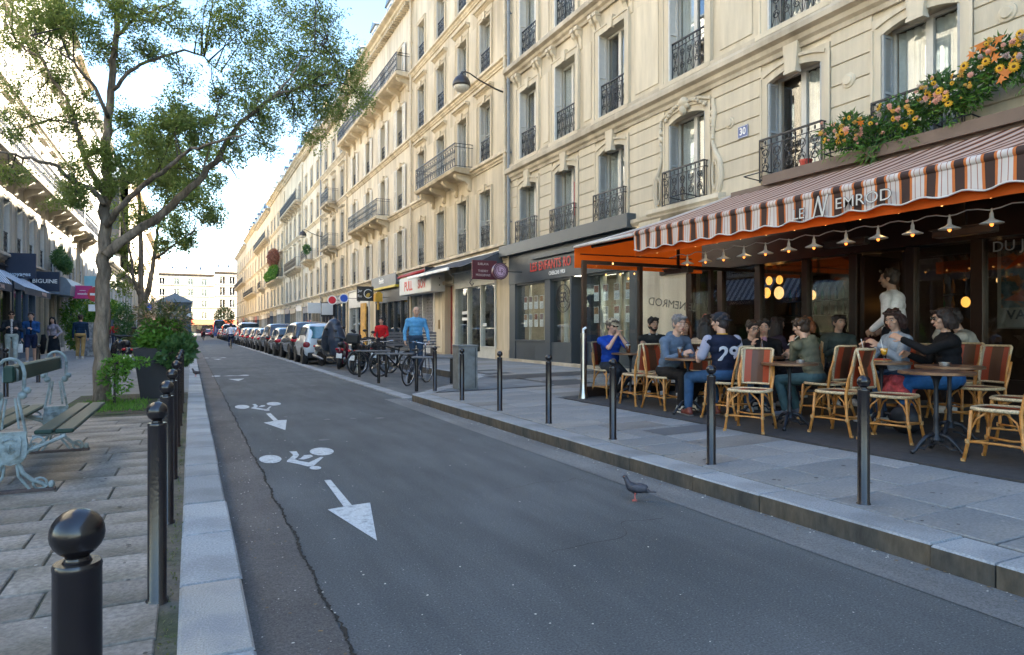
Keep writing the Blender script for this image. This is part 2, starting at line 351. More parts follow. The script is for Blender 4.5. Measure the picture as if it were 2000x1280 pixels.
# kerb turning in behind the bays, then running on along the parked cars
q = [(3.64, 11.73), (3.95, 12.0), (4.9, 13.2), (5.7, 14.3), (6.35, 15.2)]
for i in range(4):
    (xa, ya), (xb, yb) = q[i], q[i + 1]; d = Vector((xb - xa, yb - ya)).normalized(); nn = Vector((d.y, -d.x)) * .28
    kstone(kerbR, [(xb, yb), (xa, ya), (xa + nn.x, ya + nn.y), (xb + nn.x, yb + nn.y)], -.02, gz((xa + xb) / 2) + .004, [M_gran, M_granf], c=.008)
y = 15.2
while y < 70:
    h = rnd.uniform(.9, 1.3); kstone(kerbR, [(6.38, y + .004), (6.38, y + h - .004), (6.68, y + h - .004), (6.68, y + .004)], -.02, gz(6.4), [M_gran, M_granf]); y += h
bb = MB(); bb.box(6.38, 6.68, y, 190, -.02, gz(6.4)); bb.obj('kerb_far', M_gran, kerbR)
# paving wedge between the turned kerb and the slabs
b = MB(); W = [(4.0, 11.9), (4.2, 11.85), (6.7, 11.85), (6.7, 18.2), (6.66, 18.2), (6.66, 15.3), (5.9, 14.3), (5.1, 13.2)]
b.add([(x, y, gz(x) - .003) for x, y in W], [tuple(range(8))]); b.obj('bed', M_br, pavR)
# flush strip of stones along the carriageway edge of the bays
y = 12.1
while y < 60:
    h = rnd.uniform(.9, 1.2); kstone(kerbR, [(3.60, y + .004), (3.60, y + h - .004), (3.85, y + h - .004), (3.85, y + .004)], -.02, .028, [M_gran, M_gran], c=.004); y += h
# dropped plates: dark patch by the tree, inspection covers
M_cover = mat('iron_cover', (.07, .075, .08), .6, var=.2, vs=60, metal=.5, bump=.4, bs=60)
for (x, y, w, h, nm) in [(5.1, 6.0, .45, .4, 'inspection_cover'), (8.0, 14.2, 1.6, 1.1, 'cellar_hatch')]:
    b = MB(); b.add([(x - w, y - h / 2, gz(x - w) + .005), (x + w, y - h / 2, gz(x + w) + .005), (x + w, y + h / 2, gz(x + w) + .005), (x - w, y + h / 2, gz(x - w) + .005)], [(0, 1, 2, 3)])
    o = b.obj(nm, M_cover if h > 1 else mat('dark_slab', (.10, .105, .11), .75, var=.15, vs=40)); o['kind'] = 'structure'
# painted bicycle symbols and arrows
M_paint = mat('road_paint', (.47, .50, .51), .7, var=.25, vs=60, col2=(.24, .26, .27), c2s=14, c2t=(.52, .70), bump=.15, bs=150)
def G(px, py):
    s, c = math.sin(math.atan(628 / 1300)), math.cos(math.atan(628 / 1300)); r = (px - 1000) / 1300; u = (645 - py) / 1300; t = -1.3 / u
    return ((s + r * c) * t, (c - r * s) * t)
def marks(polys, ells, name, label):
    t = thing(name, label, 'road marking', (*G(*polys[0][1][0]), .004)); ox, oy = t.location.x, t.location.y
    for nm, P in polys:
        b = MB(); Q = [G(*p) for p in P]; k = len(Q)
        a = sum(Q[i][0] * Q[(i + 1) % k][1] - Q[(i + 1) % k][0] * Q[i][1] for i in range(k))
        if a < 0: Q = Q[::-1]
        b.add([(x - ox, y - oy, .001) for x, y in Q], [tuple(range(k))]); b.obj(nm, M_paint, t)
    for nm, cx, cy, rx, ry in ells:
        b = MB(); Q = [G(cx + rx * math.cos(a), cy + ry * math.sin(a)) for a in [-2 * PI * j / 20 for j in range(20)]]
        b.add([(x - ox, y - oy, .001) for x, y in Q], [tuple(range(20))]); b.obj(nm, M_paint, t)
Z = lambda L, ox=420, oy=760, s=3.764: [(ox + x / s, oy + y / s) for x, y in L]
marks([('rider', Z([(545, 463), (598, 461), (618, 488), (606, 505), (585, 520), (618, 532), (690, 544), (740, 520), (780, 502), (797, 505), (722, 572), (680, 573), (600, 553), (528, 540), (530, 530), (575, 490), (560, 474)])),
       ('arm', Z([(610, 519), (628, 513), (655, 490), (705, 487), (722, 498), (690, 512), (650, 522)]))],
      [('wheel', 528, 898, 22, 8), ('wheel', 628.5, 883, 23.5, 7.6), ('head', 616, 915, 11.5, 3.4)], 'bicycle_symbol', 'large worn white bicycle painted on the road nearest the camera')
marks([('shaft', Z([(803, 675), (850, 672), (1005, 858), (945, 868)])), ('arrow_head', Z([(828, 891), (944, 870), (1006, 859), (1140, 840), (1190, 1120)]))], [], 'lane_arrow', 'large cracked white arrow pointing down the road at the viewer')
marks([('rider', Z([(272, 115), (296, 112), (318, 128), (302, 138), (350, 147), (378, 150), (402, 131), (417, 129), (388, 158), (350, 158), (262, 144), (290, 127)])), ('arm', Z([(318, 135), (340, 122), (365, 121), (370, 128), (350, 134)]))],
      [('wheel', 473, 795.5, 14.3, 3.8), ('wheel', 534.7, 789.5, 14, 3.4), ('head', 521, 801.8, 6, 1.7)], 'bicycle_symbol', 'second white bicycle on the road, just beyond the large one')
marks([('shaft', Z([(375, 183), (408, 180), (462, 232), (432, 238)])), ('arrow_head', Z([(357, 250), (431, 239), (463, 233), (527, 229), (517, 305)]))], [], 'lane_arrow', 'second white arrow on the road, behind the large bicycle symbol')
for yy, lb in ((20.5, 'third faded white bicycle marking further up the road'), (34, 'distant faded white bicycle marking by the left gutter')):
    t = thing('bicycle_symbol', lb, 'road marking', (1.1, yy, .005))
    for nm, P in (('wheel', [(-.45 + .12 * math.cos(a), .25 * math.sin(a)) for a in [j * PI / 6 for j in range(12)]]), ('wheel', [(.3 + .12 * math.cos(a), .25 * math.sin(a)) for a in [j * PI / 6 for j in range(12)]]), ('rider', [(-.3, -.1), (.2, -.2), (.3, .1), (.1, -.05), (-.1, .1)]), ('arrow_head', [(-.2, -1.4), (0, -2.2), (.2, -1.4)])):
        b = MB(); b.add([(x, y, 0) for x, y in P], [tuple(range(len(P)))]); b.obj(nm, M_paint, t)
# ---------------------------------------------------------------- bollards
M_boll = mat('bollard_paint', (.013, .010, .012), .24, var=.35, vs=8, bump=.05, bs=60, col2=(.020, .016, .015), c2s=6, c2t=(.5, .75), spec=.6)
def bollard_proto():
    t = thing('bollard', 'x', 'bollard', (0, 0, 0))
    b = MB(); b.lathe([(.046, -.05), (.046, 0), (.0385, .010), (.0375, .755), (.0385, .762), (.036, .768)], 20); b.obj('post', M_boll, t, smooth=True, ang=40)
    b = MB(); b.lathe([(.025, .765), (.019, .775), (.0185, .780)] + [(.0425 * math.cos(a), .8175 + .0425 * math.sin(a)) for a in [R(-62 + 15 * k) for k in range(10)]] + [(.003, .860)], 24); b.obj('ball', M_boll, t, smooth=True)
    return t
B0 = bollard_proto(); used = False
words = ['second', 'third', 'fourth', 'fifth', 'sixth', 'seventh', 'eighth', 'ninth', 'tenth']
ysl = [3.27, 4.59, 5.94, 7.56, 9.19, 10.6, 12.0]
BL = [((-.177, 1.37, .13), 'nearest dark ball-topped bollard in the lower left corner, cut by the frame')]
for i, yy in enumerate(ysl): BL.append(((-.13, yy, .13), '%s dark bollard from the camera in the row along the left kerb' % words[i]))
for (x, y), lb in zip([(4.06, 2.99), (4.07, 4.45), (4.06, 5.93), (4.03, 7.29), (4.03, 8.75), (4.05, 10.29), (4.16, 11.96)],
                      ['nearest right-hand bollard, standing before the chair with the red and white woven back', 'second right-hand bollard, in front of the man in the number 29 shirt', 'third right-hand bollard, below the man in the blue t-shirt',
                       'fourth right-hand bollard, in front of the grey estate agency door', 'fifth right-hand bollard, in front of the agency window', 'sixth right-hand bollard, in front of the grey metal cabinet', 'farthest right-hand bollard, beside the bicycle rack at the kerb corner']):
    BL.append(((x, y, gz(x)), lb))
for (x, y), lb in zip([(-2.92, 14.4), (-3.07, 18.04), (-3.75, 34.29)], ['thin bollard at the left edge behind the bench, below the man in a dark jacket', 'bollard rising behind the green bench backrest', 'bollard beside the tree trunk near the no-entry sign']):
    BL.append(((x, y, .13), lb))
for loc, lb in BL:
    if not used: o = B0; o.location = loc; o['label'] = lb; used = True
    else: o = dup(B0, loc, rnd.random() * 6, lb)
    o['group'] = 'dark ball-topped bollards'
# ---------------------------------------------------------------- facades
def stone(name, c, c2=None, streak=.2):
    m = mat(name, c, .85, var=streak, vs=1.1, bump=.25, bs=26, col2=tuple(q * .86 for q in c2) if c2 else tuple(q * .8 for q in c), c2s=.9, c2t=(.45, .68), stretch=(1.6, 1.6, .22), spec=.3, rnd=.05)
    return m
S_A = stone('limestone_cream', (.62, .545, .415), (.56, .475, .345))
S_A2 = stone('limestone_band', (.49, .425, .325), (.40, .335, .24))
S_B = stone('limestone_ochre', (.60, .515, .38), (.50, .41, .28))
S_B2 = stone('limestone_ochre_trim', (.60, .505, .36), (.48, .385, .25))
S_C = stone('limestone_pale', (.61, .53, .40), (.53, .44, .32))
S_D = stone('limestone_grey_cream', (.55, .455, .315), (.47, .38, .25))
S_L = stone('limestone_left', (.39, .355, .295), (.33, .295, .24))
S_W = stone('white_render', (.66, .63, .57), (.58, .55, .50), .08)
M_iron = mat('wrought_iron', (.018, .02, .026), .45, var=.2, vs=20, metal=.2)
M_wfr = mat('window_frame_white', (.62, .60, .55), .5, var=.06, vs=8)
M_shut = mat('shutter_white', (.66, .63, .57), .6, var=.08, vs=6)
M_shutg = mat('shutter_grey', (.36, .37, .365), .55, var=.08, vs=8)
M_curt = mat('curtain_net', (.76, .75, .72), .9, var=.12, vs=5)
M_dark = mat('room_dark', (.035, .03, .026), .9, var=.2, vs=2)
M_zinc = mat('zinc_roof', (.16, .19, .22), .5, var=.15, vs=2, metal=.3, stretch=(6, 6, 1))
M_chim = mat('chimney_stack', (.42, .34, .25), .9, var=.2, vs=3)
M_pot = mat('chimney_pot', (.32, .13, .07), .9)
G_win = glass('window_glass', (.9, .93, .93), 2.3)
G_shop = glass('shop_glass', (.9, .93, .93), .75)
M_pipe = mat('drain_pipe', (.20, .22, .24), .5, var=.1, vs=6)
M_pipec = mat('drain_pipe_cream', (.56, .47, .33), .6, var=.12, vs=6)
_C = {}
def cached(key, fn):
    if key not in _C: _C[key] = fn()
    return _C[key]
def frame_mesh(w, h, bars):
    def f():
        b = MB(); t = .055; d = .05
        b.box(-w / 2, -w / 2 + t, -d, 0, 0, h); b.box(w / 2 - t, w / 2, -d, 0, 0, h)
        b.box(-w / 2 + t, w / 2 - t, -d, 0, 0, t * 1.3); b.box(-w / 2 + t, w / 2 - t, -d, 0, h - t, h)
        b.box(-.055, .055, -d, .012, t * 1.3, h - t)
        for k in range(bars):
            z = t * 1.3 + (h - 2.3 * t) * (k + 1) / (bars + 1)
            b.box(-w / 2 + t, -.055, -d + .01, -.01, z - .015, z + .015); b.box(.055, w / 2 - t, -d + .01, -.01, z - .015, z + .015)
        return b.mesh('window', M_wfr)
    return cached(('fr', w, h, bars), f)
def pane_mesh(w, h):
    def f():
        b = MB(); b.box(-w / 2, w / 2, -.004, .004, 0, h); return b.mesh('pane', G_win)
    return cached(('pn', round(w, 3), round(h, 3)), f)
def curtain_mesh(w, h, seed):
    def f():
        r = random.Random(seed); b = MB(); n = 26; open_ = r.choice((0, 0, 0, .1, .25)) ; 
        for side in (-1, 1):
            x0 = side * w / 2; x1 = side * w / 2 * open_
            if r.random() < .08: continue
            vs = []; ph = r.random() * 6
            for i in range(n + 1):
                t = i / n; x = x0 + (x1 - x0) * t; o = -.10 + .022 * math.sin(t * 26 + ph) + .012 * math.sin(t * 57)
                vs += [(x, o, .05), (x + side * -.03 * (1 - t) * 0, o, h * .97)]
            fs = [(2 * i, 2 * i + 2, 2 * i + 3, 2 * i + 1) for i in range(n)]
            b.add(vs, fs)
        if not b.v: b.box(-w / 2, w / 2, -.14, -.12, .1, h * .35)
        return b.mesh('curtain', M_curt, True)
    return cached(('cu', round(w, 2), round(h, 2), seed), f)
def scroll(b, cx, cz, r, o, n=14, turns=1.3, sgn=1, a0=0, th=.007, k=4):
    pts = [(cx + sgn * r * (1 - .75 * t / n) * math.cos(a0 + turns * 2 * PI * t / n), o, cz + r * (1 - .75 * t / n) * math.sin(a0 + turns * 2 * PI * t / n)) for t in range(n + 1)]
    b.tube(pts, th, k)
def railing_mesh(w, h, dep=0, style=0):
    def f():
        b = MB(); y = dep
        for z, t in ((h, .02), (h - .13, .009), (.05, .011)): b.box(-w / 2, w / 2, y - t, y + t, z - t * .8, z + t * .8)
        b.box(-w / 2 - .008, -w / 2 + .014, y - .012, y + .012, 0, h); b.box(w / 2 - .014, w / 2 + .008, y - .012, y + .012, 0, h)
        k = max(2, round(w / .26)); st = w / k
        for i in range(k + 1):
            x = -w / 2 + i * st
            if 0 < i < k: b.box(x - .007, x + .007, y - .007, y + .007, .05, h)
        for i in range(k):
            x = -w / 2 + (i + .5) * st; hh = h - .2
            if style == 0:
                scroll(b, x, .12 + hh * .24, st * .36, y, sgn=1, a0=PI / 2); scroll(b, x, .12 + hh * .24, st * .36, y, sgn=-1, a0=PI / 2)
                scroll(b, x, .10 + hh * .72, st * .36, y, sgn=1, a0=-PI / 2); scroll(b, x, .10 + hh * .72, st * .36, y, sgn=-1, a0=-PI / 2)
                b.ell((x, y, .10 + hh * .48), (.03, .014, .045), 6, 4)
                b.tube([(x - st * .4, y, .08), (x, y, .1 + hh * .45), (x + st * .4, y, .08)], .006, 4); b.tube([(x - st * .4, y, h - .14), (x, y, .1 + hh * .5), (x + st * .4, y, h - .14)], .006, 4)
            else:
                pts = [(x + st * .3 * math.sin(2 * PI * t / 12), y, .06 + (h - .2) * t / 12) for t in range(13)]; b.tube(pts, .008, 4)
                pts = [(x - st * .3 * math.sin(2 * PI * t / 12), y, .06 + (h - .2) * t / 12) for t in range(13)]; b.tube(pts, .008, 4)
                b.ell((x, y, h * .45), (.035, .015, .05), 6, 4)
            for q in (-.5, 0, .5): b.ell((x + q * st, y, h - .07), (.022, .012, .045), 5, 4)
        if dep > .1:
            for s in (-1, 1):
                X = s * w / 2
                for z in (h, h - .13, .05): b.box(X - .01, X + .01, 0, dep, z - .01, z + .01)
                m = max(1, round(dep / .13))
                for q in range(m): b.box(X - .006, X + .006, dep * (q + .5) / m - .006, dep * (q + .5) / m + .006, .05, h)
        return b.mesh('railing', M_iron)
    return cached(('ra', round(w, 3), round(h, 3), round(dep, 3), style), f)
def simple_railing_mesh(w, h, dep=0):
    def f():
        b = MB(); y = dep
        for z in (h, .05, h - .12): b.box(-w / 2, w / 2, y - .012, y + .012, z - .012, z + .012)
        k = max(3, round(w / .12))
        for i in range(k + 1): x = -w / 2 + w * i / k; b.box(x - .008, x + .008, y - .008, y + .008, 0.05, h)
        for i in range(0, k, 2):
            x = -w / 2 + w * (i + 1) / k; b.ell((x, y, h * .5), (.05, .012, .08), 5, 4)
        if dep > .1:
            for s in (-1, 1):
                X = s * w / 2
                for z in (h, .05): b.box(X - .01, X + .01, 0, dep, z - .012, z + .012)
                for q in range(5): b.box(X - .006, X + .006, dep * (q + .5) / 5 - .006, dep * (q + .5) / 5 + .006, .05, h)
        return b.mesh('railing', M_iron)
    return cached(('rs', round(w, 2), round(h, 2), round(dep, 2)), f)
def shutter_mesh(w, h, m, slats=True):
    def f():
        b = MB(); t = .045; z0 = 0
        b.box(0, t, 0, .035, 0, h); b.box(w - t, w, 0, .035, 0, h)
        for z in (0, h * .5 - t / 2, h - t): b.box(t, w - t, 0, .035, z, z + t)
        k = int(h / .055) if slats else 0
        for i in range(k):
            z = t + (h - 2 * t) * (i + .5) / k
            b.add([(t, .006, z - .022), (w - t, .006, z - .022), (w - t, .03, z + .016), (t, .03, z + .016)], [(0, 1, 2, 3)])
        b.box(t, w - t, -.002, .004, t, h - t)
        return b.mesh('shutter', m)
    return cached(('sh', round(w, 3), round(h, 3), m.name, slats), f)
def bar(b, prof, u0, u1, m=0):
    b.prism(prof, u0, u1, 'x', m)
def cornice_prof(z, d, h):   # z = bottom
    return [(-.02, z), (d * .25, z), (d * .32, z + h * .18), (d * .55, z + h * .3), (d * .62, z + h * .5), (d, z + h * .62), (d, z + h * .85), (d * .92, z + h), (-.02, z + h)]
def console(b, u, z, w, h, d, m=0):
    P = [(0, z - h), (d * .12, z - h), (d * .22, z - h * .86), (d * .2, z - h * .62), (d * .4, z - h * .45), (d * .8, z - h * .36), (d, z - h * .22), (d, z - .02), (0, z - .02)]
    b.prism(P, u - w / 2, u + w / 2, 'x', m); P2 = [(p[0] + (.02 if p[0] > 0 else 0), p[1]) for p in P]
    b.prism([(0, z - .1), (d + .03, z - .1), (d + .03, z - .0), (0, z - .0)], u - w / 2 - .02, u + w / 2 + .02, 'x', m)
_cseed = [0]
class Bld:
    def __init__(s, name, label, side, y0, y1, xf=None, cat='building', group=None, base=None, mats=(S_A, S_A2)):
        s.side = side; s.y0, s.y1 = y0, y1; s.W = y1 - y0
        if side == 'R': s.o = thing(name, label, cat, (10 if xf is None else xf, y0, 0), PI / 2)
        elif side == 'L': s.o = thing(name, label, cat, (-6.3 if xf is None else xf, y1, 0), -PI / 2)
        else: s.o = thing(name, label, cat, (y1, xf, 0), PI)     # 'E': faces -Y; y0,y1 are X here
        if group: s.o['group'] = group
        s.m, s.m2 = mats
    def u(s, y): return (y - s.y0) if s.side == 'R' else (s.y1 - y)
    def wall(s, zb, zt, opens, m=None, th=.4, out=0, into=None):
        # opens: (u centre, width, sill, head)
        b = into or s.wb; cur = 0
        for (uc, w, zs, zh) in sorted(opens):
            b.box(cur, uc - w / 2, out - th, out, zb, zt); 
            if zs > zb: b.box(uc - w / 2, uc + w / 2, out - th, out, zb, zs)
            if zh < zt: b.box(uc - w / 2, uc + w / 2, out - th, out, zh, zt)
            cur = uc + w / 2
        b.box(cur, s.W, out - th, out, zb, zt)
    def window(s, uc, zs, w, h, near=2, bars=0, rec=.24, seed=None, label=None):
        o = link(frame_mesh(w, h, bars), 'window', s.o, (uc, -rec, zs))
        if seed is None: _cseed[0] = (_cseed[0] + 7) % 11; seed = _cseed[0]
        if near >= 1:
            pw = w / 2 - .11
            for sg in (-1, 1): link(pane_mesh(pw + .01, h - .12), 'pane', o, (sg * (w / 4), -.03, .065))
        else: link(pane_mesh(w - .11, h - .12), 'pane', o, (0, -.03, .065))
        if near >= 1: link(curtain_mesh(round(w - .1, 2), round(h, 2), seed), 'curtain', o)
        return o
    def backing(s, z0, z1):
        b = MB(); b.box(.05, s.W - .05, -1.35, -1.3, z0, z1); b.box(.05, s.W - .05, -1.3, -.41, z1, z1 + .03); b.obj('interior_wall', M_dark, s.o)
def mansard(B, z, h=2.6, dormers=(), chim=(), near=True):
    b = MB(); W = B.W
    b.prism([(-.15, z), (-.25, z + .12), (-1.15, z + h), (-3.6, z + h + .7), (-7, z + h), (-8, z)], .02, W - .02, 'x'); B.roof = b.obj('roof', M_zinc, B.o)
    for u in dormers:
        d = MB(); d.box(u - .62, u + .62, -1.6, -.32, z + .15, z + 1.95, 0); d.prism([(u - .75, z + 1.95), (u + .75, z + 1.95), (u, z + 2.35)], -1.7, -.22, 'y', 1)
        d.box(u - .42, u + .42, -.33, -.30, z + .35, z + 1.75, 2); d.box(u - .03, u + .03, -.31, -.285, z + .35, z + 1.75, 0)
        d.obj('dormer', [M_shut, M_zinc, G_dorm], B.roof)
    for u in chim:
        d = MB(); d.box(u - .35, u + .35, -5.2, -2.0, z + h - .6, z + h + 2.0, 0)
        for k in range(6): d.lathe([(.12, z + h + 2.0), (.10, z + h + 2.45)], 6, 1, c=(u, -2.3 - k * .5))
        d.obj('chimney', [M_chim, M_pot], B.roof)
G_dorm = mat('dormer_glass', (.06, .09, .12), .1)
def pipe(B, u, z0, z1, m, r=.055, out=.12, nm='drainpipe'):
    b = MB(); b.lathe([(r, z0), (r, z1)], 10, c=(u, out))
    z = z0 + 1
    while z < z1: b.lathe([(r + .012, z), (r + .012, z + .1)], 10, c=(u, out)); b.box(u - .02, u + .02, 0, out, z + .03, z + .06); z += 2.4
    b.obj(nm, m, B.o, smooth=True, ang=40)
# ---- number 30: the cafe building ------------------------------------------------------------
A = Bld('corner_block', 'cream limestone apartment building numbered 30 above the striped cafe awning', 'R', -30, 20.82, mats=(S_A, S_A2))
uA = A.u
ccol = [19.43, 17.04, 14.62, 11.68, 8.75, 6.42, 4.1, 1.6, -.9, -3.5, -6.1, -8.7, -11.3, -14]
fl = [(4.18, 6.14), (7.02, 9.25), (10.42, 12.6), (13.6, 15.7), (16.6, 18.3)]
bands = [(3.92, 6.45), (6.45, 10.1), (10.1, 13.3), (13.3, 16.3), (16.3, 19)]
A.wb = MB()
for i, ((zs, zh), (zb, zt)) in enumerate(zip(fl, bands)):
    A.wall(zb, zt, [(uA(y), 1.2 if i else 1.22, zs, zh) for y in ccol])
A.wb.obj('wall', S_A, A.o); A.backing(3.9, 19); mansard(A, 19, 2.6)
# entresol: dressed stone courses, proud of the wall by their joints
nb = 0
edges = []
ys_ = sorted(ccol)
segs = [(ys_[k] + .78, ys_[k + 1] - .78) for k in range(len(ys_) - 1) if ys_[k] > 0] + [(19.43 + .78, 20.62)]
for (ya, yb) in segs:
    z = 4.06
    while z < 6.2:
        h = .355; b = MB(); u0, u1 = uA(ya), uA(yb); b.box(u0 - (u0 + u1) / 2, u1 - (u0 + u1) / 2, 0, .028, .012, h - .012); b.obj('stone_block', S_A, A.o, (( u0 + u1) / 2, 0, z), bevel=.006); z += h
def arch_surround(zs, zh, w, key=True, big=False):
    def f():
        b = MB(); h = zh - zs; t = .155; o = .05
        b.box(-w / 2 - t, -w / 2, 0, o, -.05, h + .0); b.box(w / 2, w / 2 + t, 0, o, -.05, h + .0)
        b.box(-w / 2 - t - .02, -w / 2 - t + .03, o, o + .02, -.05, h); b.box(w / 2 + t - .03, w / 2 + t + .02, o, o + .02, -.05, h)
        # segmental head: filler inside the opening plus moulded arch
        n = 12; rise = .13
        lo = [(-w / 2 + w * i / n, h - rise + rise * (1 - (2 * i / n - 1) ** 2)) for i in range(n + 1)]
        for i in range(n):
            (xa, za), (xb, zb) = lo[i], lo[i + 1]
            b.prism([(xa, za), (xb, zb), (xb, h + .16), (xa, h + .16)], -.05, o, 'y')
            b.prism([(xa * 1.12, za + .13), (xb * 1.12, zb + .13), (xb * 1.14, zb + .19), (xa * 1.14, za + .19)], o, o + .035, 'y')
        b.box(-w / 2 - t, -w / 2, 0, o, h, h + .16); b.box(w / 2, w / 2 + t, 0, o, h, h + .16)
        if key: b.prism([(-.12, h - .10), (.12, h - .10), (.17, h + .42), (-.17, h + .42)], .0, .13, 'y'); b.prism([(-.14, h - .14), (.14, h - .14), (.13, h - .08), (-.13, h - .08)], 0, .15, 'y')
        return b.mesh('window_surround', S_A)
    return cached(('as', zs, zh, w, key), f)
def plain_surround(w, h, m, t=.16, o=.05, ped=False, key=True):
    def f():
        b = MB()
        b.box(-w / 2 - t, -w / 2, 0, o, -.02, h); b.box(w / 2, w / 2 + t, 0, o, -.02, h); b.box(-w / 2 - t, w / 2 + t, 0, o, h, h + t)
        b.box(-w / 2 - t, -w / 2 - t + .04, o, o + .022, -.02, h + t); b.box(w / 2 + t - .04, w / 2 + t, o, o + .022, -.02, h + t); b.box(-w / 2 - t + .04, w / 2 + t - .04, o, o + .022, h + t - .04, h + t)
        b.box(-w / 2 - t - .04, w / 2 + t + .04, 0, o + .07, -.12, -.02)
        if ped: b.prism(cornice_prof(h + t + .22, .2, .16), -w / 2 - t - .12, w / 2 + t + .12, 'x'); b.box(-w / 2 - t, w / 2 + t, 0, o * .6, h + t, h + t + .22)
        if key: b.prism([(-.09, h - .02), (.09, h - .02), (.13, h + t + .1), (-.13, h + t + .1)], 0, .11, 'y')
        return b.mesh('window_surround', m)
    return cached(('ps', w, h, m.name, t, ped, key), f)
for i, (zs, zh) in enumerate(fl):
    for j, y in enumerate(ccol):
        if y < -7 and i < 5: near = 0
        else: near = 2
        w = 1.2 if i else 1.22; h = zh - zs
        if y > -4: A.window(uA(y), zs, w, h, near=1, bars=0, seed=(j * 3 + i) % 11)
        else: A.window(uA(y), zs, w, h, near=0)
        if y < -4: continue
        if i == 0:
            link(arch_surround(zs, zh, w, key=(j != 3)), 'window_surround', A.o, (uA(y), 0, zs))
            link(railing_mesh(w + .18, .80, .12), 'railing', A.o, (uA(y), .03, zs - .05))
            for sg in (-1, 1):
                o = link(shutter_mesh(.235, h - .12, M_shutg), 'shutter', A.o, (uA(y) + sg * (w / 2 - .008), -.2 + (0), zs)); o.rotation_euler = (0, 0, R(90)) if sg > 0 else (0, 0, R(90)); o.scale = (1, 1 if sg > 0 else -1, 1)
        else:
            link(plain_surround(w, h, S_A, t=.2, o=.06, key=(i == 1)), 'window_surround', A.o, (uA(y), 0, zs))
            link(railing_mesh(w, .86, 0), 'railing', A.o, (uA(y), -.05, zs + .02))
            o = link(shutter_mesh(.26, h, M_wfr, False), 'shutter', A.o, (uA(y) + (w / 2 - .006), -.2, zs)); o.rotation_euler = (0, 0, R(90))
b = MB()
bar(b, cornice_prof(6.42, .24, .42), 0, A.W); bar(b, [(0, 6.84), (.12, 6.84), (.12, 6.98), (0, 7.0)], 0, A.W)
bar(b, cornice_prof(9.86, .30, .42), 0, A.W); bar(b, cornice_prof(13.0, .22, .3), 0, A.W); bar(b, cornice_prof(18.5, .6, .6), 0, A.W)
b.obj('cornice', S_A2, A.o)
def console_mesh(w, h, d, m):
    def f():
        b = MB(); console(b, 0, 0, w, h, d); return b.mesh('console', m)
    return cached(('co', w, h, d, m.name), f)
for y in ccol[:8]:
    for d in (-.85, -.62, .62, .85): link(console_mesh(.13, .62, .17, S_A), 'console', A.o, (uA(y) + d, 0, 9.9))
# raised panels and flutes between the upper windows
for k in range(8):
    if k < 7: ym = (ccol[k] + ccol[k + 1]) / 2; wd = abs(ccol[k] - ccol[k + 1]) / 2 - 1.02
    else: continue
    for (z0, z1) in ((7.15, 9.3), (10.5, 12.6)):
        if wd > .12: b = MB(); b.box(-wd, wd, 0, .022, z0, z1); b.obj('wall_panel', S_A, A.o, (uA(ym), 0, 0), bevel=.008)
# carved frame round the middle entresol window
b = MB(); yc = uA(11.68)
for sg in (-1, 1):
    pts = [(yc + sg * x, .06, z) for x, z in [(.86, 6.2), (.9, 5.9), (.86, 5.6), (.84, 5.3), (.93, 5.05), (1.06, 4.85), (1.10, 4.5), (1.02, 4.2), (.9, 4.08)]]
    b.tube(pts, [.03, .06, .045, .04, .05, .06, .07, .06, .04], 8)
    pts = [(yc + sg * x, .08, z) for x, z in [(.93, 4.25), (1.0, 4.4), (1.0, 4.75), (.93, 4.88), (.87, 4.75), (.87, 4.4), (.93, 4.25)]]; b.tube(pts, .025, 6)
    for (x, z, r) in [(.84, 5.75, .07), (.86, 5.62, .055), (.85, 5.9, .06), (.87, 6.05, .05), (.84, 5.48, .045), (.86, 5.35, .035)]: b.ell((yc + sg * x, .06, z), (r, .06, r * 1.1), 8, 5)
    b.tube([(yc + sg * x, .07, z) for x, z in [(0.0, 6.42), (.18, 6.4), (.42, 6.36), (.62, 6.28), (.8, 6.22)]], .035, 6)
    for k in range(6): b.ell((yc + sg * (.14 + .1 * k), .1, 6.36 - .018 * k * k * .5), (.05, .05, .045), 7, 4)
b.ell((yc, .12, 6.36), (.15, .1, .13), 10, 6); b.ell((yc, .13, 6.2), (.09, .09, .13), 10, 6); b.ell((yc + .1, .1, 6.27), (.07, .07, .07), 8, 5); b.ell((yc - .1, .1, 6.27), (.07, .07, .07), 8, 5)
b.prism([(0, 3.98), (.2, 3.98), (.24, 4.04), (.22, 4.14), (0, 4.16)], yc - 1.2, yc + 1.2, 'x')
b.obj('carved_surround', S_A, A.o, smooth=True, ang=40)
for y, z in ((10.35, 5.55), (7.62, 5.5), (5.2, 5.6)):
    b = MB(); b.lathe([(.13, 0), (.12, .03), (.085, .035), (.07, .06), (.02, .06)], 14, M=Matrix.Translation((uA(y), .02, z)) @ Matrix.Rotation(-PI / 2, 4, 'X')); b.obj('rosette', S_A, A.o, smooth=True, ang=40)
pipe(A, uA(20.72), 4.0, 18.5, M_pipe, .06); pipe(A, uA(12.95), 4.0, 4.05, M_pipe)
# plinth of low sill string over the shops
b = MB(); bar(b, [(0, 3.86), (.14, 3.86), (.2, 3.94), (.2, 4.02), (0, 4.08)], 0, uA(13.6)); b.obj('string_course', S_A2, A.o)
M_blue = mat('enamel_blue', (.03, .07, .24), .3); M_whitep = mat('enamel_white', (.8, .8, .78), .4)
# red notice in a first floor window
b = MB(); b.box(-.16, .16, -.004, .004, -.5, .5); rn = b.obj('window_notice', mat('notice_red', (.5, .04, .03), .6), A.o, (uA(16.85), -.262, 5.2))
for k_, L_ in enumerate('FRE'): text(L_, .26, M_whitep, 'lettering', rn, (0, .006, .28 - .28 * k_), (PI / 2, 0, PI), ext=.002)
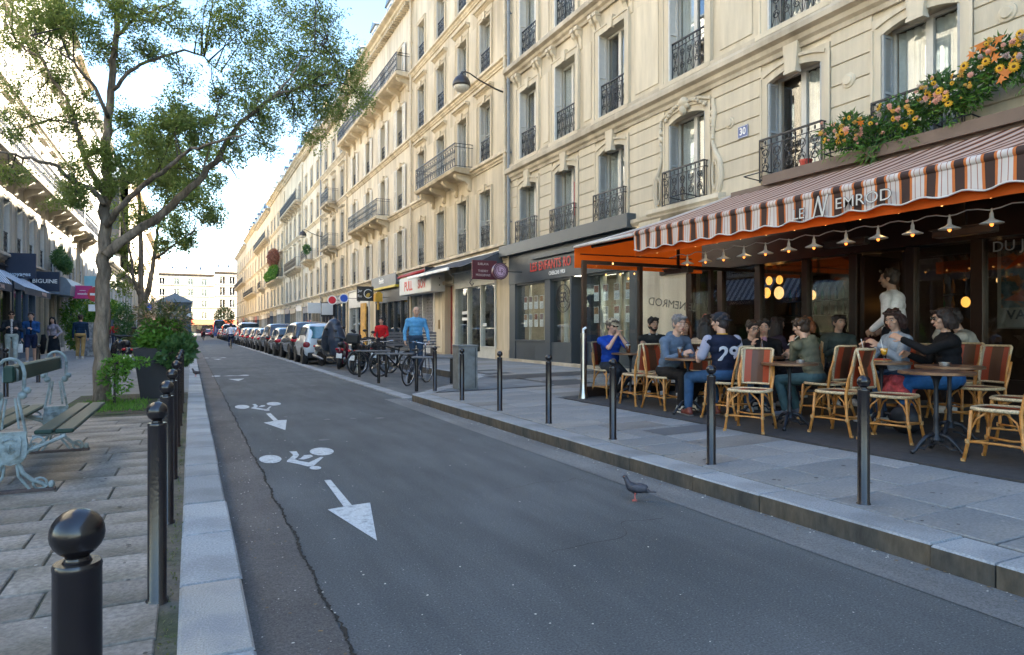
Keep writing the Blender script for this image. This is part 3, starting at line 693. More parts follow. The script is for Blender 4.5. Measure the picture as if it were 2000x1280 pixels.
# blue plaque
t = thing('house_number_plate', 'blue enamel plate with white number 30 on the cream wall', 'number plate', (9.955, 9.98, 5.27), PI / 2)
b = MB(); b.box(-.135, .135, 0, .012, -.12, .12, 0); b.obj('plate', M_blue, t, bevel=.003)
b = MB(); b.box(-.128, .128, .012, .014, -.113, -.106); b.box(-.128, .128, .012, .014, .106, .113); b.box(-.128, -.121, .012, .014, -.106, .106); b.box(.121, .128, .012, .014, -.106, .106); b.obj('border', M_whitep, t)
text('30', .2, M_whitep, 'number', t, (0, .015, 0), (PI / 2, 0, PI), ext=.002, sx=.85, bold=.004)
# ---------------------------------------------------------------- the other buildings of the street
def balcony(B, ua, ub, z, dep=.75, h=.92, cons=None, mst=None, near=True, curved=False, rail=None, cm=None):
    mst = mst or B.m2; b = MB(); w = ub - ua
    b.prism([(0, z - .26), (dep * .8, z - .2), (dep, z - .16), (dep + .05, z - .06), (dep, z - .01), (0, z)], ua, ub, 'x'); 
    b.obj('balcony', mst, B.o)
    (link((railing_mesh if near else simple_railing_mesh)(w - .06, h, dep - .03), 'railing', B.o, ((ua + ub) / 2, 0, z)))
    cons = cons or [ua + .3, ub - .3]
    for c in cons: link(console_mesh(.22, .62, dep * .8, mst), 'console', B.o, (c, 0, z - .2))
def std_building(name, label, side, y0, y1, cols, mats, near=1, floors=None, shut=False, balc=(), ttop=18.3, xf=None, wv=1.05, ground=3.95, seedo=0, dorm=True, group=None, ped=False, rust=False, panels=True, cat='building', railst=0, chim=True, skip=(), man=2.7):
    B = Bld(name, label, side, y0, y1, xf, cat, group, mats=mats); B.wb = MB()
    fl = floors or [(4.42, 6.52), (7.65, 9.85), (11.0, 13.0), (14.25, 16.1)]
    U = [B.u(y) for y in cols]; B.U = U; B.fl = fl
    for i, (zs, zh) in enumerate(fl):
        zb = ground if i == 0 else fl[i - 1][1] + .55; zt = (fl[i][1] + .55) if i < len(fl) - 1 else ttop
        B.wall(zb, zt, [(u, wv, zs, zh) for u in U])
        for j, u in enumerate(U):
            h = zh - zs
            B.window(u, zs, wv, round(h, 2), near=near, rec=.22, seed=(j * 5 + i * 3 + seedo) % 11, bars=(1 if near else 0))
            link(plain_surround(wv, round(h, 2), mats[1], t=.15, ped=(ped and i in (1, 2)), key=(i < 3)), 'window_surround', B.o, (u, 0, zs))
            inb = any(f == i and a < u < c for (f, a, c) in balc)
            if not inb: link((railing_mesh(wv, .8, 0, railst) if near else simple_railing_mesh(wv, .8, 0)), 'railing', B.o, (u, -.04, zs + .02))
            if shut:
                for sg in (-1, 1):
                    o = link(shutter_mesh(wv / 2 - .01, round(h, 2), M_shut), 'shutter', B.o, (u + sg * (wv / 2 + .0) + (0 if sg > 0 else -(wv / 2 - .01)), .055, zs))
            else:
                o = link(shutter_mesh(.22, round(h, 2), M_wfr if near else M_shut, near > 0), 'shutter', B.o, (u + (wv / 2 - .006 if side == 'R' else -wv / 2 + .04), -.2, zs)); o.rotation_euler = (0, 0, PI / 2)
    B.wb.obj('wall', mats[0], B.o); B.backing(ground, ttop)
    c = MB()
    for i, (zs, zh) in enumerate(fl):
        bar(c, cornice_prof(zs - .36, .2 if i else .26, .3), 0, B.W)
    bar(c, cornice_prof(ttop - .45, .62, .5), 0, B.W)
    c.obj('cornice', mats[1], B.o)
    if near:
        q = MB()
        k = 0
        n = int(B.W / .32)
        for i in range(n): q.box(i * .32 + .05, i * .32 + .2, .0, .34, ttop - .62, ttop - .46)
        q.obj('dentils', mats[1], B.o, kind='stuff')
    for (f, a, c_) in balc:
        balcony(B, a, c_, fl[f][0] - .02, near=near > 0, cons=[a + .35 + (c_ - a - .7) * t / max(1, round((c_ - a) / 1.9)) for t in range(max(1, round((c_ - a) / 1.9)) + 1)], dep=.8 if near else .7)
    mansard(B, ttop, man, dormers=U if dorm else (), chim=([.5, B.W - .5] if chim else ()))
    # quoin pilaster at both ends
    if panels and near:
        for i in range(len(U) - 1):
            a, c_ = sorted((U[i], U[i + 1])); wd = (c_ - a) / 2 - wv / 2 - .15 - .17
            if wd > .18:
                for (zs, zh) in fl: q = MB(); q.box(-wd, wd, 0, .02, zs + .05, zh + .05); q.obj('wall_panel', mats[0], B.o, ((a + c_) / 2, 0, 0), bevel=.006)
    return B
B1 = std_building('townhouse', 'ochre limestone townhouse with a long iron balcony over the dark retracted awning', 'R', 20.82, 32.2, [23.0, 25.35, 27.95, 30.7], (S_B, S_B2), balc=[(1, 24.15 - 20.82, 29.2 - 20.82)], ped=True)
C1 = std_building('townhouse', 'limestone building with white louvred shutters and a rounded balcony over the PULL SION shop', 'R', 32.2, 47.2, [34.2, 37.6, 41.2, 45.0], (S_C, S_B2), shut=True, balc=[(1, 36.2 - 32.2, 43.6 - 32.2), (3, .1, 14.9)], ttop=18.2)
pipe(B1, B1.u(20.98), 3.9, 18.2, M_pipec, .07, .14); pipe(B1, B1.u(32.05), .2, 18.2, M_pipec, .06, .12)
seg = [(47.2, 57.5, [49.2, 52.4, 55.6], 'pale townhouse with two small boxed balconies stacked above the shops', S_D, [(1, 3.4, 6.6), (2, 3.4, 6.6)], 17.8),
       (57.5, 68, [59.5, 62.8, 66], 'townhouse with a potted balcony just beyond the second wall lamp', S_C, [(1, 3.6, 6.6)], 18.4),
       (68, 82, [70.2, 73.6, 77, 80], 'townhouse with a red creeper hanging over its balcony', S_B, [(1, .4, 9.5), (3, 0.4, 13.5)], 18.6),
       (82, 98, [84.5, 88.5, 92.5, 96], 'townhouse with a plant-filled second floor balcony far along the parked cars', S_D, [(1, .5, 15.4)], 18.8),
       (98, 118, [101, 105.5, 110, 114.5], 'distant townhouse with a small middle balcony above the parked cars', S_C, [(1, 7, 12), (3, .5, 19.5)], 18.2),
       (118, 142, [121, 126, 131, 136, 140], 'distant yellowish townhouse near the far end of the right-hand row', S_B, [(1, 1, 23)], 18.9),
       (142, 172, [146, 152, 158, 164, 169], 'last townhouse of the right-hand row before the crossing street', S_D, [(2, 1, 29)], 18.3)]
RB = []
for k, (a, c_, cols, lb, st, bal, top) in enumerate(seg):
    RB.append(std_building('townhouse', lb, 'R', a, c_, cols, (st, S_B2 if k % 2 else S_A2), near=(1 if k < 2 else 0), balc=bal, ttop=top, seedo=k * 3, wv=1.05 if k < 3 else 1.2, ped=(k % 2 == 0), group='right-hand row of townhouses', panels=k < 2, man=2.6 + .5 * (k % 3)))
# ---- left side
M_boxd = S_L
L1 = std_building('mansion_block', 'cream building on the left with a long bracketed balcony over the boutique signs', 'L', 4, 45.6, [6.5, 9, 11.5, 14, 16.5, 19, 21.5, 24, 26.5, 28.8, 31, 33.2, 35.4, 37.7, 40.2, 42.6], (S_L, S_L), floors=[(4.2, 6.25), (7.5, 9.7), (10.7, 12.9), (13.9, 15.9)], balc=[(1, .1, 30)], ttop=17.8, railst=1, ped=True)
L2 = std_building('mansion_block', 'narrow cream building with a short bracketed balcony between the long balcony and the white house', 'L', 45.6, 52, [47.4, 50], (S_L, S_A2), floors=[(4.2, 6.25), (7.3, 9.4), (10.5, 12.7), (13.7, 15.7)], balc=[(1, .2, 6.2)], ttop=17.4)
L3 = std_building('white_house', 'white rendered house with blue-grey shutters behind the tree trunk', 'L', 52, 63, [53.6, 56, 58.5, 61], (S_W, S_W), floors=[(4.0, 6.1), (7.0, 9.3), (10.2, 12.3), (13.1, 14.8)], ttop=16.4, near=1, panels=False)
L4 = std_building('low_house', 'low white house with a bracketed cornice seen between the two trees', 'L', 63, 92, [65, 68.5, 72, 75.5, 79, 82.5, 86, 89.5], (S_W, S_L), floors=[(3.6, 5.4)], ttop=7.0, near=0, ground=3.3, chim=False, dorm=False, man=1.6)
L5 = std_building('mansion_block', 'tall sunlit yellow stone building rising behind the low white house', 'L', 92, 120, [95, 99.5, 104, 108.5, 113, 117], (S_B, S_B2), near=0, ttop=19)
L6 = std_building('mansion_block', 'farthest cream building on the left side, behind the kiosk', 'L', 120, 165, [124, 130, 136, 142, 148, 154, 160], (S_D, S_A2), near=0, ttop=17)
# ---- end of the street
S_E = stone('end_render', (.205, .18, .14)); S_E2 = stone('end_render_grey', (.175, .155, .125))
E1 = std_building('corner_house', 'pale house closing the street with a grey mansard roof of small dormers', 'E', -12.5, 5.6, [-10, -6.5, -3.2, 0, 3.2], (S_E, S_E), xf=190, near=0, floors=[(4.2, 5.9), (7.2, 8.9), (10.1, 11.8), (12.9, 14.5)], ttop=15.8, dorm=True, wv=1.2, chim=True)
E2 = std_building('corner_house', 'greyer taller house with tall windows to the right of the pale house closing the street', 'E', 5.6, 22, [7.6, 10, 12.4, 14.8, 17.2, 19.6], (S_E2, S_E), xf=192, near=0, floors=[(4.2, 6.2), (7.3, 9.4), (10.5, 12.7), (13.5, 15.5)], ttop=16.8, wv=1.3)
E3 = std_building('corner_house', 'cream house at the far end, left of the pale house and mostly behind the kiosk', 'E', -34, -12.5, [-31, -27, -23, -19, -15.5], (S_E2, S_E2), xf=189, near=0, ttop=15.2, floors=[(4.2, 5.9), (7.2, 8.9), (10.1, 11.8)], dorm=False)
# ground floors of far buildings are filled by their shops
SHOPC = [(.05, .05, .055), (.62, .60, .55), (.28, .05, .05), (.07, .11, .16), (.45, .42, .36), (.10, .16, .12), (.35, .30, .22), (.12, .10, .09)]
def shopfront(B, ua, ub, h, c, sill=.45, nm='shopfront', fascia=.55, base=.15, panes=2, rough=.45, rec=.12, z0=None, door=True, out=.08):
    z0 = gz(10) - .03 if B.side == 'R' else (.10 if z0 is None else z0)
    m = mat('shop_paint_%d_%d_%d' % tuple(int(q * 99) for q in c), c, rough, var=.08, vs=4)
    b = MB(); w = ub - ua; t = .09
    b.box(ua, ub, -.3, out, h - fascia, h); b.box(ua, ua + t, -.3, out - .02, z0, h - fascia); b.box(ub - t, ub, -.3, out - .02, z0, h - fascia)
    b.prism([(0, h), (out + .1, h), (out + .1, h + .05), (0, h + .09)], ua, ub, 'x')
    dw = .95; xs = [ua + t]; n = panes; di = panes // 2 if door else -1
    pw = (w - 2 * t) / n
    for k in range(n):
        a = ua + t + k * pw; c_ = a + pw
        if k: b.box(a - .035, a + .035, -.15, out - .04, z0, h - fascia)
        if k != di: b.box(a, c_, -.12, out - .05, z0, z0 + sill); b.box(a, c_, -.13, out - .02, z0 + sill, z0 + sill + .05)
        else: b.box(a, c_, -.12, .0, z0, z0 + .25)
    f = b.obj(nm, m, B.o)
    for k in range(n):
        a = ua + t + k * pw; zz = z0 + (sill + .05 if k != di else .25); hh = h - fascia - zz
        q = MB(); q.box(-pw / 2 + .03, pw / 2 - .03, -.006, .006, 0, hh); q.obj('pane', G_shop, f, (a + pw / 2, -.06, zz))
    q = MB(); q.box(ua, ub, -2.6, -2.55, z0, h); q.box(ua, ub, -2.6, -.3, h - .05, h); q.box(ua, ub, -2.6, -.3, z0 - .02, z0 + .02)
    q.box(ua - .001, ua + .02, -2.6, -.3, z0, h); q.box(ub - .02, ub + .001, -2.6, -.3, z0, h)
    r = random.Random(int(ua * 97) + int(h * 31)); 
    q.obj('shop_interior', mat('shop_interior_%d' % r.randint(0, 3), [(.22, .19, .15), (.30, .27, .22), (.14, .13, .12), (.35, .30, .24)][r.randint(0, 3)], .9, var=.5, vs=2.5, col2=(.07, .06, .06), c2s=2.2, c2t=(.5, .6)), f)
    return f
def pier(B, ua, ub, h, m=None, cap=True, out=.0, z0=0.0):
    b = MB(); b.box(ua, ub, -.4, out, z0, h)
    if cap: b.box(ua - .04, ub + .04, out, out + .07, h - .45, h - .2); b.box(ua - .07, ub + .07, out, out + .12, h - .2, h); b.box(ua - .02, ub + .02, out, out + .05, z0, z0 + .6)
    b.obj('pier', m or B.m, B.o)
def fill_ground(B, h=3.95, n=3, seed=0):
    r = random.Random(seed); W = B.W; w = W / n
    for k in range(n + 1):
        uc = k * w; pier(B, max(0, uc - .25), min(W, uc + .25), h, cap=True)
    for k in range(n):
        c = SHOPC[(seed * 3 + k * 5) % len(SHOPC)]; shopfront(B, k * w + .25, (k + 1) * w - .25, h - r.uniform(.1, .5), c, panes=3 if w > 4 else 2)
        b = MB(); b.box(k * w + .25, (k + 1) * w - .25, -.4, -.02, h - .52, h); b.obj('lintel', B.m, B.o)
for k, B in enumerate(RB): fill_ground(B, 3.96, max(2, round(B.W / 4.2)), k + 1)
fill_ground(L1, 3.96, 9, 11); fill_ground(L2, 3.96, 2, 3); fill_ground(L3, 3.96, 3, 4); fill_ground(L4, 3.3, 6, 5); fill_ground(L5, 3.96, 5, 6); fill_ground(L6, 3.96, 8, 7)
fill_ground(E1, 3.96, 4, 8); fill_ground(E2, 3.96, 3, 9); fill_ground(E3, 3.96, 4, 10)
# unseen south run of building A, extended to block sun: plain ground floor
b = MB(); b.box(0, A.u(.6), -.4, 0, 0, 3.9); b.obj('ground_floor_wall', S_A, A.o)
# signs, awnings and lamps that hang on the far facades
def sign_box(name, label, cat, x, y, z, w, h, c, facing='S', t=.12, txt=None, tc=(.8, .8, .8), ts=.2, rough=.5, frame=None, sub=None):
    # a box sign square to the street ('S': its face looks towards -Y)
    o = thing(name, label, cat, (x, y, z), 0)
    b = MB(); b.box(-w / 2, w / 2, -t / 2, t / 2, -h / 2, h / 2); b.obj('panel', mat('sign_%02d%02d%02d' % tuple(int(q * 99) for q in c), c, rough, var=.05), o, bevel=.008)
    if txt:
        lines = txt.split('|')
        for i, L in enumerate(lines): text(L, ts, mat('sign_ink_%02d%02d%02d' % tuple(int(q * 99) for q in tc), tc, .5), 'lettering', o, (0, -t / 2 - .003, (len(lines) - 1) * ts * .6 - i * ts * 1.2), (PI / 2, 0, 0), ext=.002, sx=.9)
    return o
def bracket(o, x0, x1, z, m=M_iron):
    b = MB(); b.box(x0, x1, -.015, .015, z - .015, z + .015); b.obj('bracket', m, o)
def disc_sign(x, y, z, r, c, label, bar_=False, group=None, pole=None):
    o = thing('round_sign', label, 'sign', (x, y, z)); 
    b = MB(); b.lathe([(r, -.015), (r, .015)], 24, M=Matrix.Rotation(PI / 2, 4, 'X')); b.obj('disc', M_whitep, o, smooth=True, ang=30)
    b = MB(); b.lathe([(r * .78, .016), (r * .78, .02)], 24, M=Matrix.Rotation(PI / 2, 4, 'X')); b.obj('face', mat('disc_%02d%02d' % (int(c[0] * 99), int(c[2] * 99)), c, .4), o)
    if bar_: b = MB(); b.box(-r * .55, r * .55, -.026, -.02, -r * .13, r * .13); b.obj('bar', M_whitep, o)
    return o
o = disc_sign(8.85, 47.0, 3.38, .33, (.55, .01, .03), 'round sign with a red centre hanging from the right-hand facades'); bracket(o, 0, 1.15, 0)
o = disc_sign(9.0, 43.8, 3.37, .31, (.02, .09, .5), 'round sign with a blue centre next to the red one'); bracket(o, 0, 1.0, 0)
o = sign_box('hanging_sign', 'black hanging sign with the letters Jar Ro and a gold leaf emblem', 'sign', 8.92, 37.6, 3.36, .95, .82, (.03, .028, .025), txt=None)
text('Jar|Ro'.split('|')[0], .22, M_whitep, 'lettering', o, (-.3, -.064, .16), (PI / 2, 0, 0), ext=.002); text('Ro', .22, M_whitep, 'lettering', o, (-.32, -.064, -.14), (PI / 2, 0, 0), ext=.002)
b = MB(); pts = [(.16 + .24 * math.cos(a), -.065, .24 * math.sin(a)) for a in [R(40 + 14 * k) for k in range(21)]]; b.tube(pts, .022, 5); b.obj('ring', M_whitep, o)
b = MB(); b.ell((.17, -.07, 0), (.1, .012, .16), 10, 6, M=Matrix.Rotation(.6, 4, 'Y')); b.obj('leaf_emblem', mat('gold_print', (.55, .36, .06), .4), o); bracket(o, .47, 1.05, .2)
o = thing('lantern_sign', 'small mustard yellow box sign beside the black hanging sign', 'sign', (9.35, 36.4, 3.12)); b = MB(); b.box(-.2, .2, -.2, .2, -.25, .15); b.prism([(-.22, .15), (.22, .15), (.08, .3), (-.08, .3)], -.2, .2, 'y'); b.box(-.05, .05, -.05, .05, -.7, -.25); b.obj('box', mat('mustard', (.62, .33, .03), .5), o); bracket(o, .2, .62, 0)
o = sign_box('hanging_sign', 'white square hanging sign, left one of the pair before the red round sign', 'sign', 8.7, 53.5, 3.02, 1.0, .82, (.62, .66, .68), txt=None, group=None) if False else sign_box('hanging_sign', 'white square hanging sign, left one of the pair before the red round sign', 'sign', 8.7, 53.5, 3.02, 1.0, .82, (.62, .66, .68)); bracket(o, .5, 1.2, .3)
o = sign_box('hanging_sign', 'white hanging sign on a black backing, right one of the pair', 'sign', 9.1, 50.2, 2.85, .8, .85, (.66, .68, .68)); b = MB(); b.box(-.44, .62, .07, .12, -.55, .5); b.obj('backing', M_iron, o); bracket(o, .4, .9, .3)
def wall_lamp(y, label, z=9.75, x=10.0, L=1.6):
    o = thing('wall_lamp', label, 'street lamp', (x, y, z))
    M_l = mat('lamp_iron', (.035, .032, .034), .4, var=.1)
    b = MB(); b.box(-.06, .0, -.05, .05, -.35, .35); b.obj('wall_plate', M_l, o)
    b = MB(); b.tube([(-.03, 0, -.05), (-.5, 0, .05), (-L * .62, 0, .25), (-L * .82, 0, .42), (-L * .92, 0, .46), (-L, 0, .42), (-L, 0, .3)], [.035, .03, .025, .022, .022, .022, .022], 8); b.obj('arm', M_l, o, smooth=True)
    b = MB(); T = Matrix.Translation((-L, 0, .05)); b.lathe([(.30, -.12), (.31, -.06), (.29, .04), (.22, .17), (.12, .24), (.06, .27), (.05, .32)], 20, M=T); b.obj('hood', M_l, o, smooth=True)
    b = MB(); b.lathe([(.03, -.3), (.16, -.27), (.25, -.2), (.28, -.12)], 20, M=T); b.obj('glass_bowl', mat('lamp_glass', (.62, .58, .5), .15, var=.15, vs=12), o, smooth=True)
    return o
wall_lamp(21.0, 'black swan-neck street lamp on the cream facade above the drainpipe', 9.6, L=1.75)
for B_ in RB[:4]: pipe(B_, B_.u(B_.y0 + .12), .2, 17.6, M_pipec if B_ is not RB[1] else M_pipe, .055, .10)
pipe(L1, L1.u(45.4), .2, 17.6, M_pipe, .06, .1); pipe(L1, L1.u(27.7), .2, 17.6, M_pipec, .06, .1)
wall_lamp(57.4, 'smaller distant street lamp on the facades above the parked cars', 9.2)
# ---------------------------------------------------------------- near shops on the right
GREY = (.048, .060, .070)
M_gshop = mat('agency_grey_paint', GREY, .42, var=.06, vs=3)
M_paper = mat('paper_card', (.84, .84, .82), .7, var=.05)
M_cream = mat('cream_paint', (.60, .57, .48), .5, var=.06, vs=3)
z9 = gz(10)
# estate agency, part of number 30
f = MB(); U = A.u
f.box(U(21.15), U(13.56), 0, .30, 3.84, 4.20); f.box(U(20.75), U(13.6), 0, .10, 2.86, 3.84); 
f.box(U(18.9), U(14.2), .10, .20, 3.55, 3.70)
f.box(U(20.75), U(20.3), -.3, .08, z9 - .03, 2.86); f.box(U(18.2), U(17.85), -.3, .08, z9 - .03, 2.86); f.box(U(16.68), U(16.6), -.3, .08, z9 - .03, 2.86); f.box(U(15.9), U(15.76), -.3, .08, z9 - .03, 2.86); f.box(U(13.75), U(13.3), -.3, .09, z9 - .03, 2.86)
f.box(U(20.3), U(18.2), -.25, .05, z9 - .03, .93); f.box(U(20.3), U(18.2), -.25, .09, .93, .98); f.box(U(17.85), U(16.68), -.2, .04, z9 - .03, .93); f.box(U(15.76), U(13.75), -.25, .05, z9 - .03, .93); f.box(U(15.76), U(13.75), -.25, .09, .93, .98)
f.box(U(20.3), U(18.2), -.25, .04, 2.80, 2.86); f.box(U(15.76), U(13.75), -.25, .04, 2.80, 2.86); f.box(U(17.85), U(16.68), -.25, .04, 2.80, 2.86)
ag = f.obj('agency_shopfront', M_gshop, A.o, bevel=.004)
for k in range(9): q = MB(); q.box(U(19.6), U(18.9), .052, .06, .35 + k * .05, .375 + k * .05); q.obj('vent_slat', M_gshop, ag)
q = MB(); q.box(U(21.15), U(12.9), .0, .22, .05, z9 + .08); q.obj('threshold', S_A2, ag)
for (ya, yb, z0, z1, o) in [(20.3, 18.2, .98, 2.8, -.05), (17.85, 16.68, .93, 2.8, -.05), (15.76, 13.75, .98, 2.8, -.05), (16.6, 15.9, .3, 2.7, -.5)]:
    q = MB(); q.box(U(ya), U(yb), o - .005, o + .005, z0, z1); q.obj('pane', G_shop, ag)
q = MB(); q.box(U(16.6), U(15.9), -.5, -.44, 2.7, 2.86); q.box(U(16.6), U(16.54), -.5, -.44, .3, 2.7); q.box(U(15.96), U(15.9), -.5, -.44, .3, 2.7); q.box(U(15.96), U(16.54), -.5, -.44, .28, .42); q.obj('door', M_gshop, ag)
q = MB(); q.box(U(20.75), U(13.3), -3.4, -3.35, 0, 3.2); q.box(U(20.75), U(13.3), -3.4, -.3, 3.1, 3.15); q.box(U(20.75), U(20.7), -3.4, -.3, 0, 3.2); q.box(U(13.35), U(13.3), -3.4, -.3, 0, 3.2); q.obj('shop_interior', mat('agency_wall', (.40, .37, .30), .9, var=.3, vs=1.5), ag)
q = MB(); q.box(U(20.75), U(13.3), -3.35, -.31, z9, z9 + .02); q.obj('shop_floor', mat('agency_floor', (.22, .17, .12), .6), ag)
for k, (ya, w) in enumerate([(19.9, .05), (19.0, .05), (17.5, .09), (17.15, .07), (15.5, .1), (14.9, .08), (14.4, .08)]):
    q = MB(); q.lathe([(w, z9), (w, 3.1)], 10, c=(U(ya), -.3 - .1 * (k % 2))); q.obj('column', M_cream, ag, smooth=True, ang=40)
M_strip = mat('agency_light', (1, .93, .75), .5, emit=.8, ecol=(1, .9, .7))
for (ya, yb) in ((20.2, 18.3), (17.8, 16.7), (15.7, 13.8)): q = MB(); q.box(U(ya), U(yb), -.42, -.34, 2.90, 2.96); q.obj('light_strip', M_strip, ag); q = MB(); q.box(U(ya) + .2, U(yb) - .2, -2.0, -1.7, 3.05, 3.09); q.obj('light_strip', M_strip, ag)
# property cards hung in the windows
pic = [(.32, .14, .10), (.42, .22, .10), (.30, .18, .16), (.25, .27, .30), (.38, .28, .2)]
k = 0
for (ys, zs) in (([19.82, 19.46, 19.08, 18.7, 18.36], (2.2, 1.62)), ([15.52, 15.07, 14.55, 14.03], (2.32, 1.72))):
    for y in ys:
        for z in zs:
            q = MB(); w = .115 if ys[0] > 18 else .12; h = .42 if ys[0] > 18 else .44
            q.box(-w, w, -.004, .004, -h / 2 - .0, h / 2, 0); q.box(-w + .015, w - .015, .004, .007, .02, h / 2 - .015, 1)
            for r_ in range(5): q.box(-w + .02, w - .03 - .02 * (r_ % 3), .004, .006, -h / 2 + .03 + r_ * .032, -h / 2 + .04 + r_ * .032, 2)
            q.obj('property_card', [M_paper, mat('card_photo_%d' % (k % 5), pic[k % 5], .6, var=.6, vs=25), mat('card_ink', (.3, .3, .32), .8)], ag, (U(y), -.085, z)); k += 1
M_red = mat('sign_red', (.55, .025, .02), .4)
text('LES ENFANTS RO', .40, M_red, 'sign_letters', ag, (U(17.82), .125, 3.30), (PI / 2, 0, PI), ext=.006, sx=.80, bold=.004, space=1.05)
text('CHERCHE-MIDI', .17, M_whitep, 'sign_letters', ag, (U(17.38), .115, 3.03), (PI / 2, 0, PI), ext=.004, sx=.85, bold=.002)
def ring_logo(parent, u, o, z, r, m, letter='R', ls=.3, nm='window_emblem'):
    b = MB()
    for rr, th in ((r, .012), (r * .93, .006), (r * .68, .008)):
        b.tube([(rr * math.cos(a), 0, rr * math.sin(a)) for a in [2 * PI * k / 28 for k in range(29)]], th, 4)
    for k in range(22):
        a = 2 * PI * k / 22; b.box(-.006, .006, -.002, .002, r * .73, r * .88, 0, Matrix.Rotation(a, 4, 'Y'))
    e = b.obj(nm, m, parent, (u, o, z)); return e
M_ink = mat('ink_dark', (.02, .02, .022), .5)
ring_logo(ag, U(17.25), -.035, 2.25, .42, M_ink); text('ER', .42, M_ink, 'sign_letters', ag, (U(17.25), -.03, 2.27), (PI / 2, 0, PI), ext=.002, bold=.01)
# stone pier next to the cafe
pier(A, U(13.3), U(12.35), 3.9, S_A, True, .06)
# ---- ground floor of the ochre house
UB = B1.u
pier(B1, UB(20.86), UB(21.95), 3.95, S_B2, True, .02)
bs = shopfront(B1, UB(21.98), UB(26.1), 3.62, (.60, .575, .50), sill=.42, fascia=.62, panes=3, rough=.5)
q = MB(); q.box(UB(21.9), UB(26.1), -.4, -.02, 3.6, 3.96); q.obj('lintel', B1.m, B1.o)
for (y, z, t_) in [(25.2, 2.0, 'w'), (25.2, 1.75, 'w'), (23.3, 1.5, 'w')]:
    q = MB(); q.box(-.3, .3, -.002, .002, -.06, .06); q.obj('window_sticker', M_paper, bs, (UB(y), -.05, z))
# carved doorway with a red door
q = MB(); 
for (ya, yb) in ((26.15, 26.35), (27.3, 28.6)): q.box(UB(ya), UB(yb), -.4, .06, 0, 3.95)
q.box(UB(26.35), UB(27.3), -.4, .06, 3.2, 3.95); q.box(UB(26.1), UB(28.65), .06, .16, 3.25, 3.4); q.box(UB(26.1), UB(28.65), .06, .22, 3.8, 3.95)
q.box(UB(27.5), UB(28.4), .06, .09, .3, 3.1); q.obj('door_surround', S_B2, B1.o, bevel=.01)
for y in (26.2, 28.5):
    link(console_mesh(.2, .6, .22, S_B2), 'console', B1.o, (UB(y), .06, 3.85))
M_rdoor = mat('red_door_paint', (.22, .018, .015), .4, var=.1)
q = MB(); q.box(UB(26.35), UB(27.3), -.3, -.22, z9 - .05, 3.2); dr = q.obj('door', M_rdoor, B1.o)
for z in (.5, 1.5, 2.4): q = MB(); q.box(-.35, .35, -.22, -.19, 0, .75); q.obj('door_panel', M_rdoor, dr, (UB(26.82), 0, z), bevel=.01)
q = MB(); q.box(UB(27.85), UB(27.98), .09, .13, 1.35, 1.75); q.obj('intercom', mat('brass', (.30, .20, .09), .4, metal=.8), B1.o)
# PULL SION
def lattice_grille(B, ua, ub, z0, z1, out, m, nm='security_grille', cell=.17):
    b = MB(); n = int((ub - ua) / cell); k = int((z1 - z0) / (cell * 1.5))
    for i in range(n):
        for j in range(k):
            x0 = ua + (ub - ua) * i / n; x1 = ua + (ub - ua) * (i + 1) / n; a = z0 + (z1 - z0) * j / k; c = z0 + (z1 - z0) * (j + 1) / k
            b.tube([(x0, out, a), (x1, out, c)], .011, 3, close=False); b.tube([(x1, out, a), (x0, out, c)], .011, 3, close=False)
    return b.obj(nm, m, B.o, kind='stuff')
M_steel = mat('grille_steel', (.40, .37, .36), .45, metal=.6, var=.15)
ps = shopfront(B1, UB(28.75), UB(32.1), 3.4, (.60, .58, .53), sill=.9, fascia=.35, panes=2, door=False)
lattice_grille(B1, UB(28.95), UB(31.3), z9, 3.0, .03, M_steel)
q = MB(); q.box(UB(28.6), UB(32.15), -.4, -.02, 3.38, 3.96); q.obj('lintel', B1.m, B1.o)
sg_ = MB(); sg_.box(UB(27.3), UB(32.05), .0, .70, 2.98, 3.80); sgb = sg_.obj('sign_box', mat('pull_white', (.66, .65, .62), .5, var=.05), B1.o, bevel=.02)
M_prd = mat('pull_red', (.62, .06, .04), .5)
text('PULL', .62, M_prd, 'sign_letters', sgb, (UB(30.55), .705, 3.36), (PI / 2, 0, PI), ext=.004, sx=.95, bold=.014)
text('SION', .56, M_prd, 'sign_letters', sgb, (UB(28.55), .705, 3.36), (PI / 2, 0, PI), ext=.004, sx=.82, bold=.014)
for z in (3.25, 3.55): q = MB(); q.ell((UB(27.3) - .005, .3, z), (.01, .03, .03), 8, 5); q.obj('vent', M_iron, sgb)
# retracted dark awning over the ochre house's shops, with white front bar
aw = thing('awning', 'dark grey folding awning with a white front bar over the beige shop', 'awning', (10, 20.9, 0), PI / 2)
M_can = mat('canvas_charcoal', (.06, .065, .075), .85, var=.15, vs=4, bump=.1, bs=200)
q = MB(); ua, ub = .3, 8.4
n = 14
for i in range(n):
    a = ua + (ub - ua) * i / n; c = ua + (ub - ua) * (i + 1) / n; s1 = .03 * math.sin(i * 1.7); s2 = .03 * math.sin((i + 1) * 1.7)
    q.add([(a, .12, 4.12 + s1 * .3), (c, .12, 4.12 + s2 * .3), (c, 1.05, 3.66 + s2), (a, 1.05, 3.66 + s1)], [(0, 3, 2, 1)])
q.obj('canvas', M_can, aw)
q = MB(); q.box(3.2, 8.45, 1.03, 1.12, 3.60, 3.72); q.obj('front_bar', M_whitep, aw, bevel=.01)
q = MB(); q.box(.2, 8.4, .0, .14, 4.05, 4.22); q.obj('cassette', M_whitep, aw, bevel=.01)
for u_ in (.5, 3.3, 8.2): q = MB(); q.tube([(u_, .1, 4.0), (u_ + .1, .6, 3.75), (u_, 1.05, 3.66)], .022, 6); q.obj('arm', M_iron, aw)
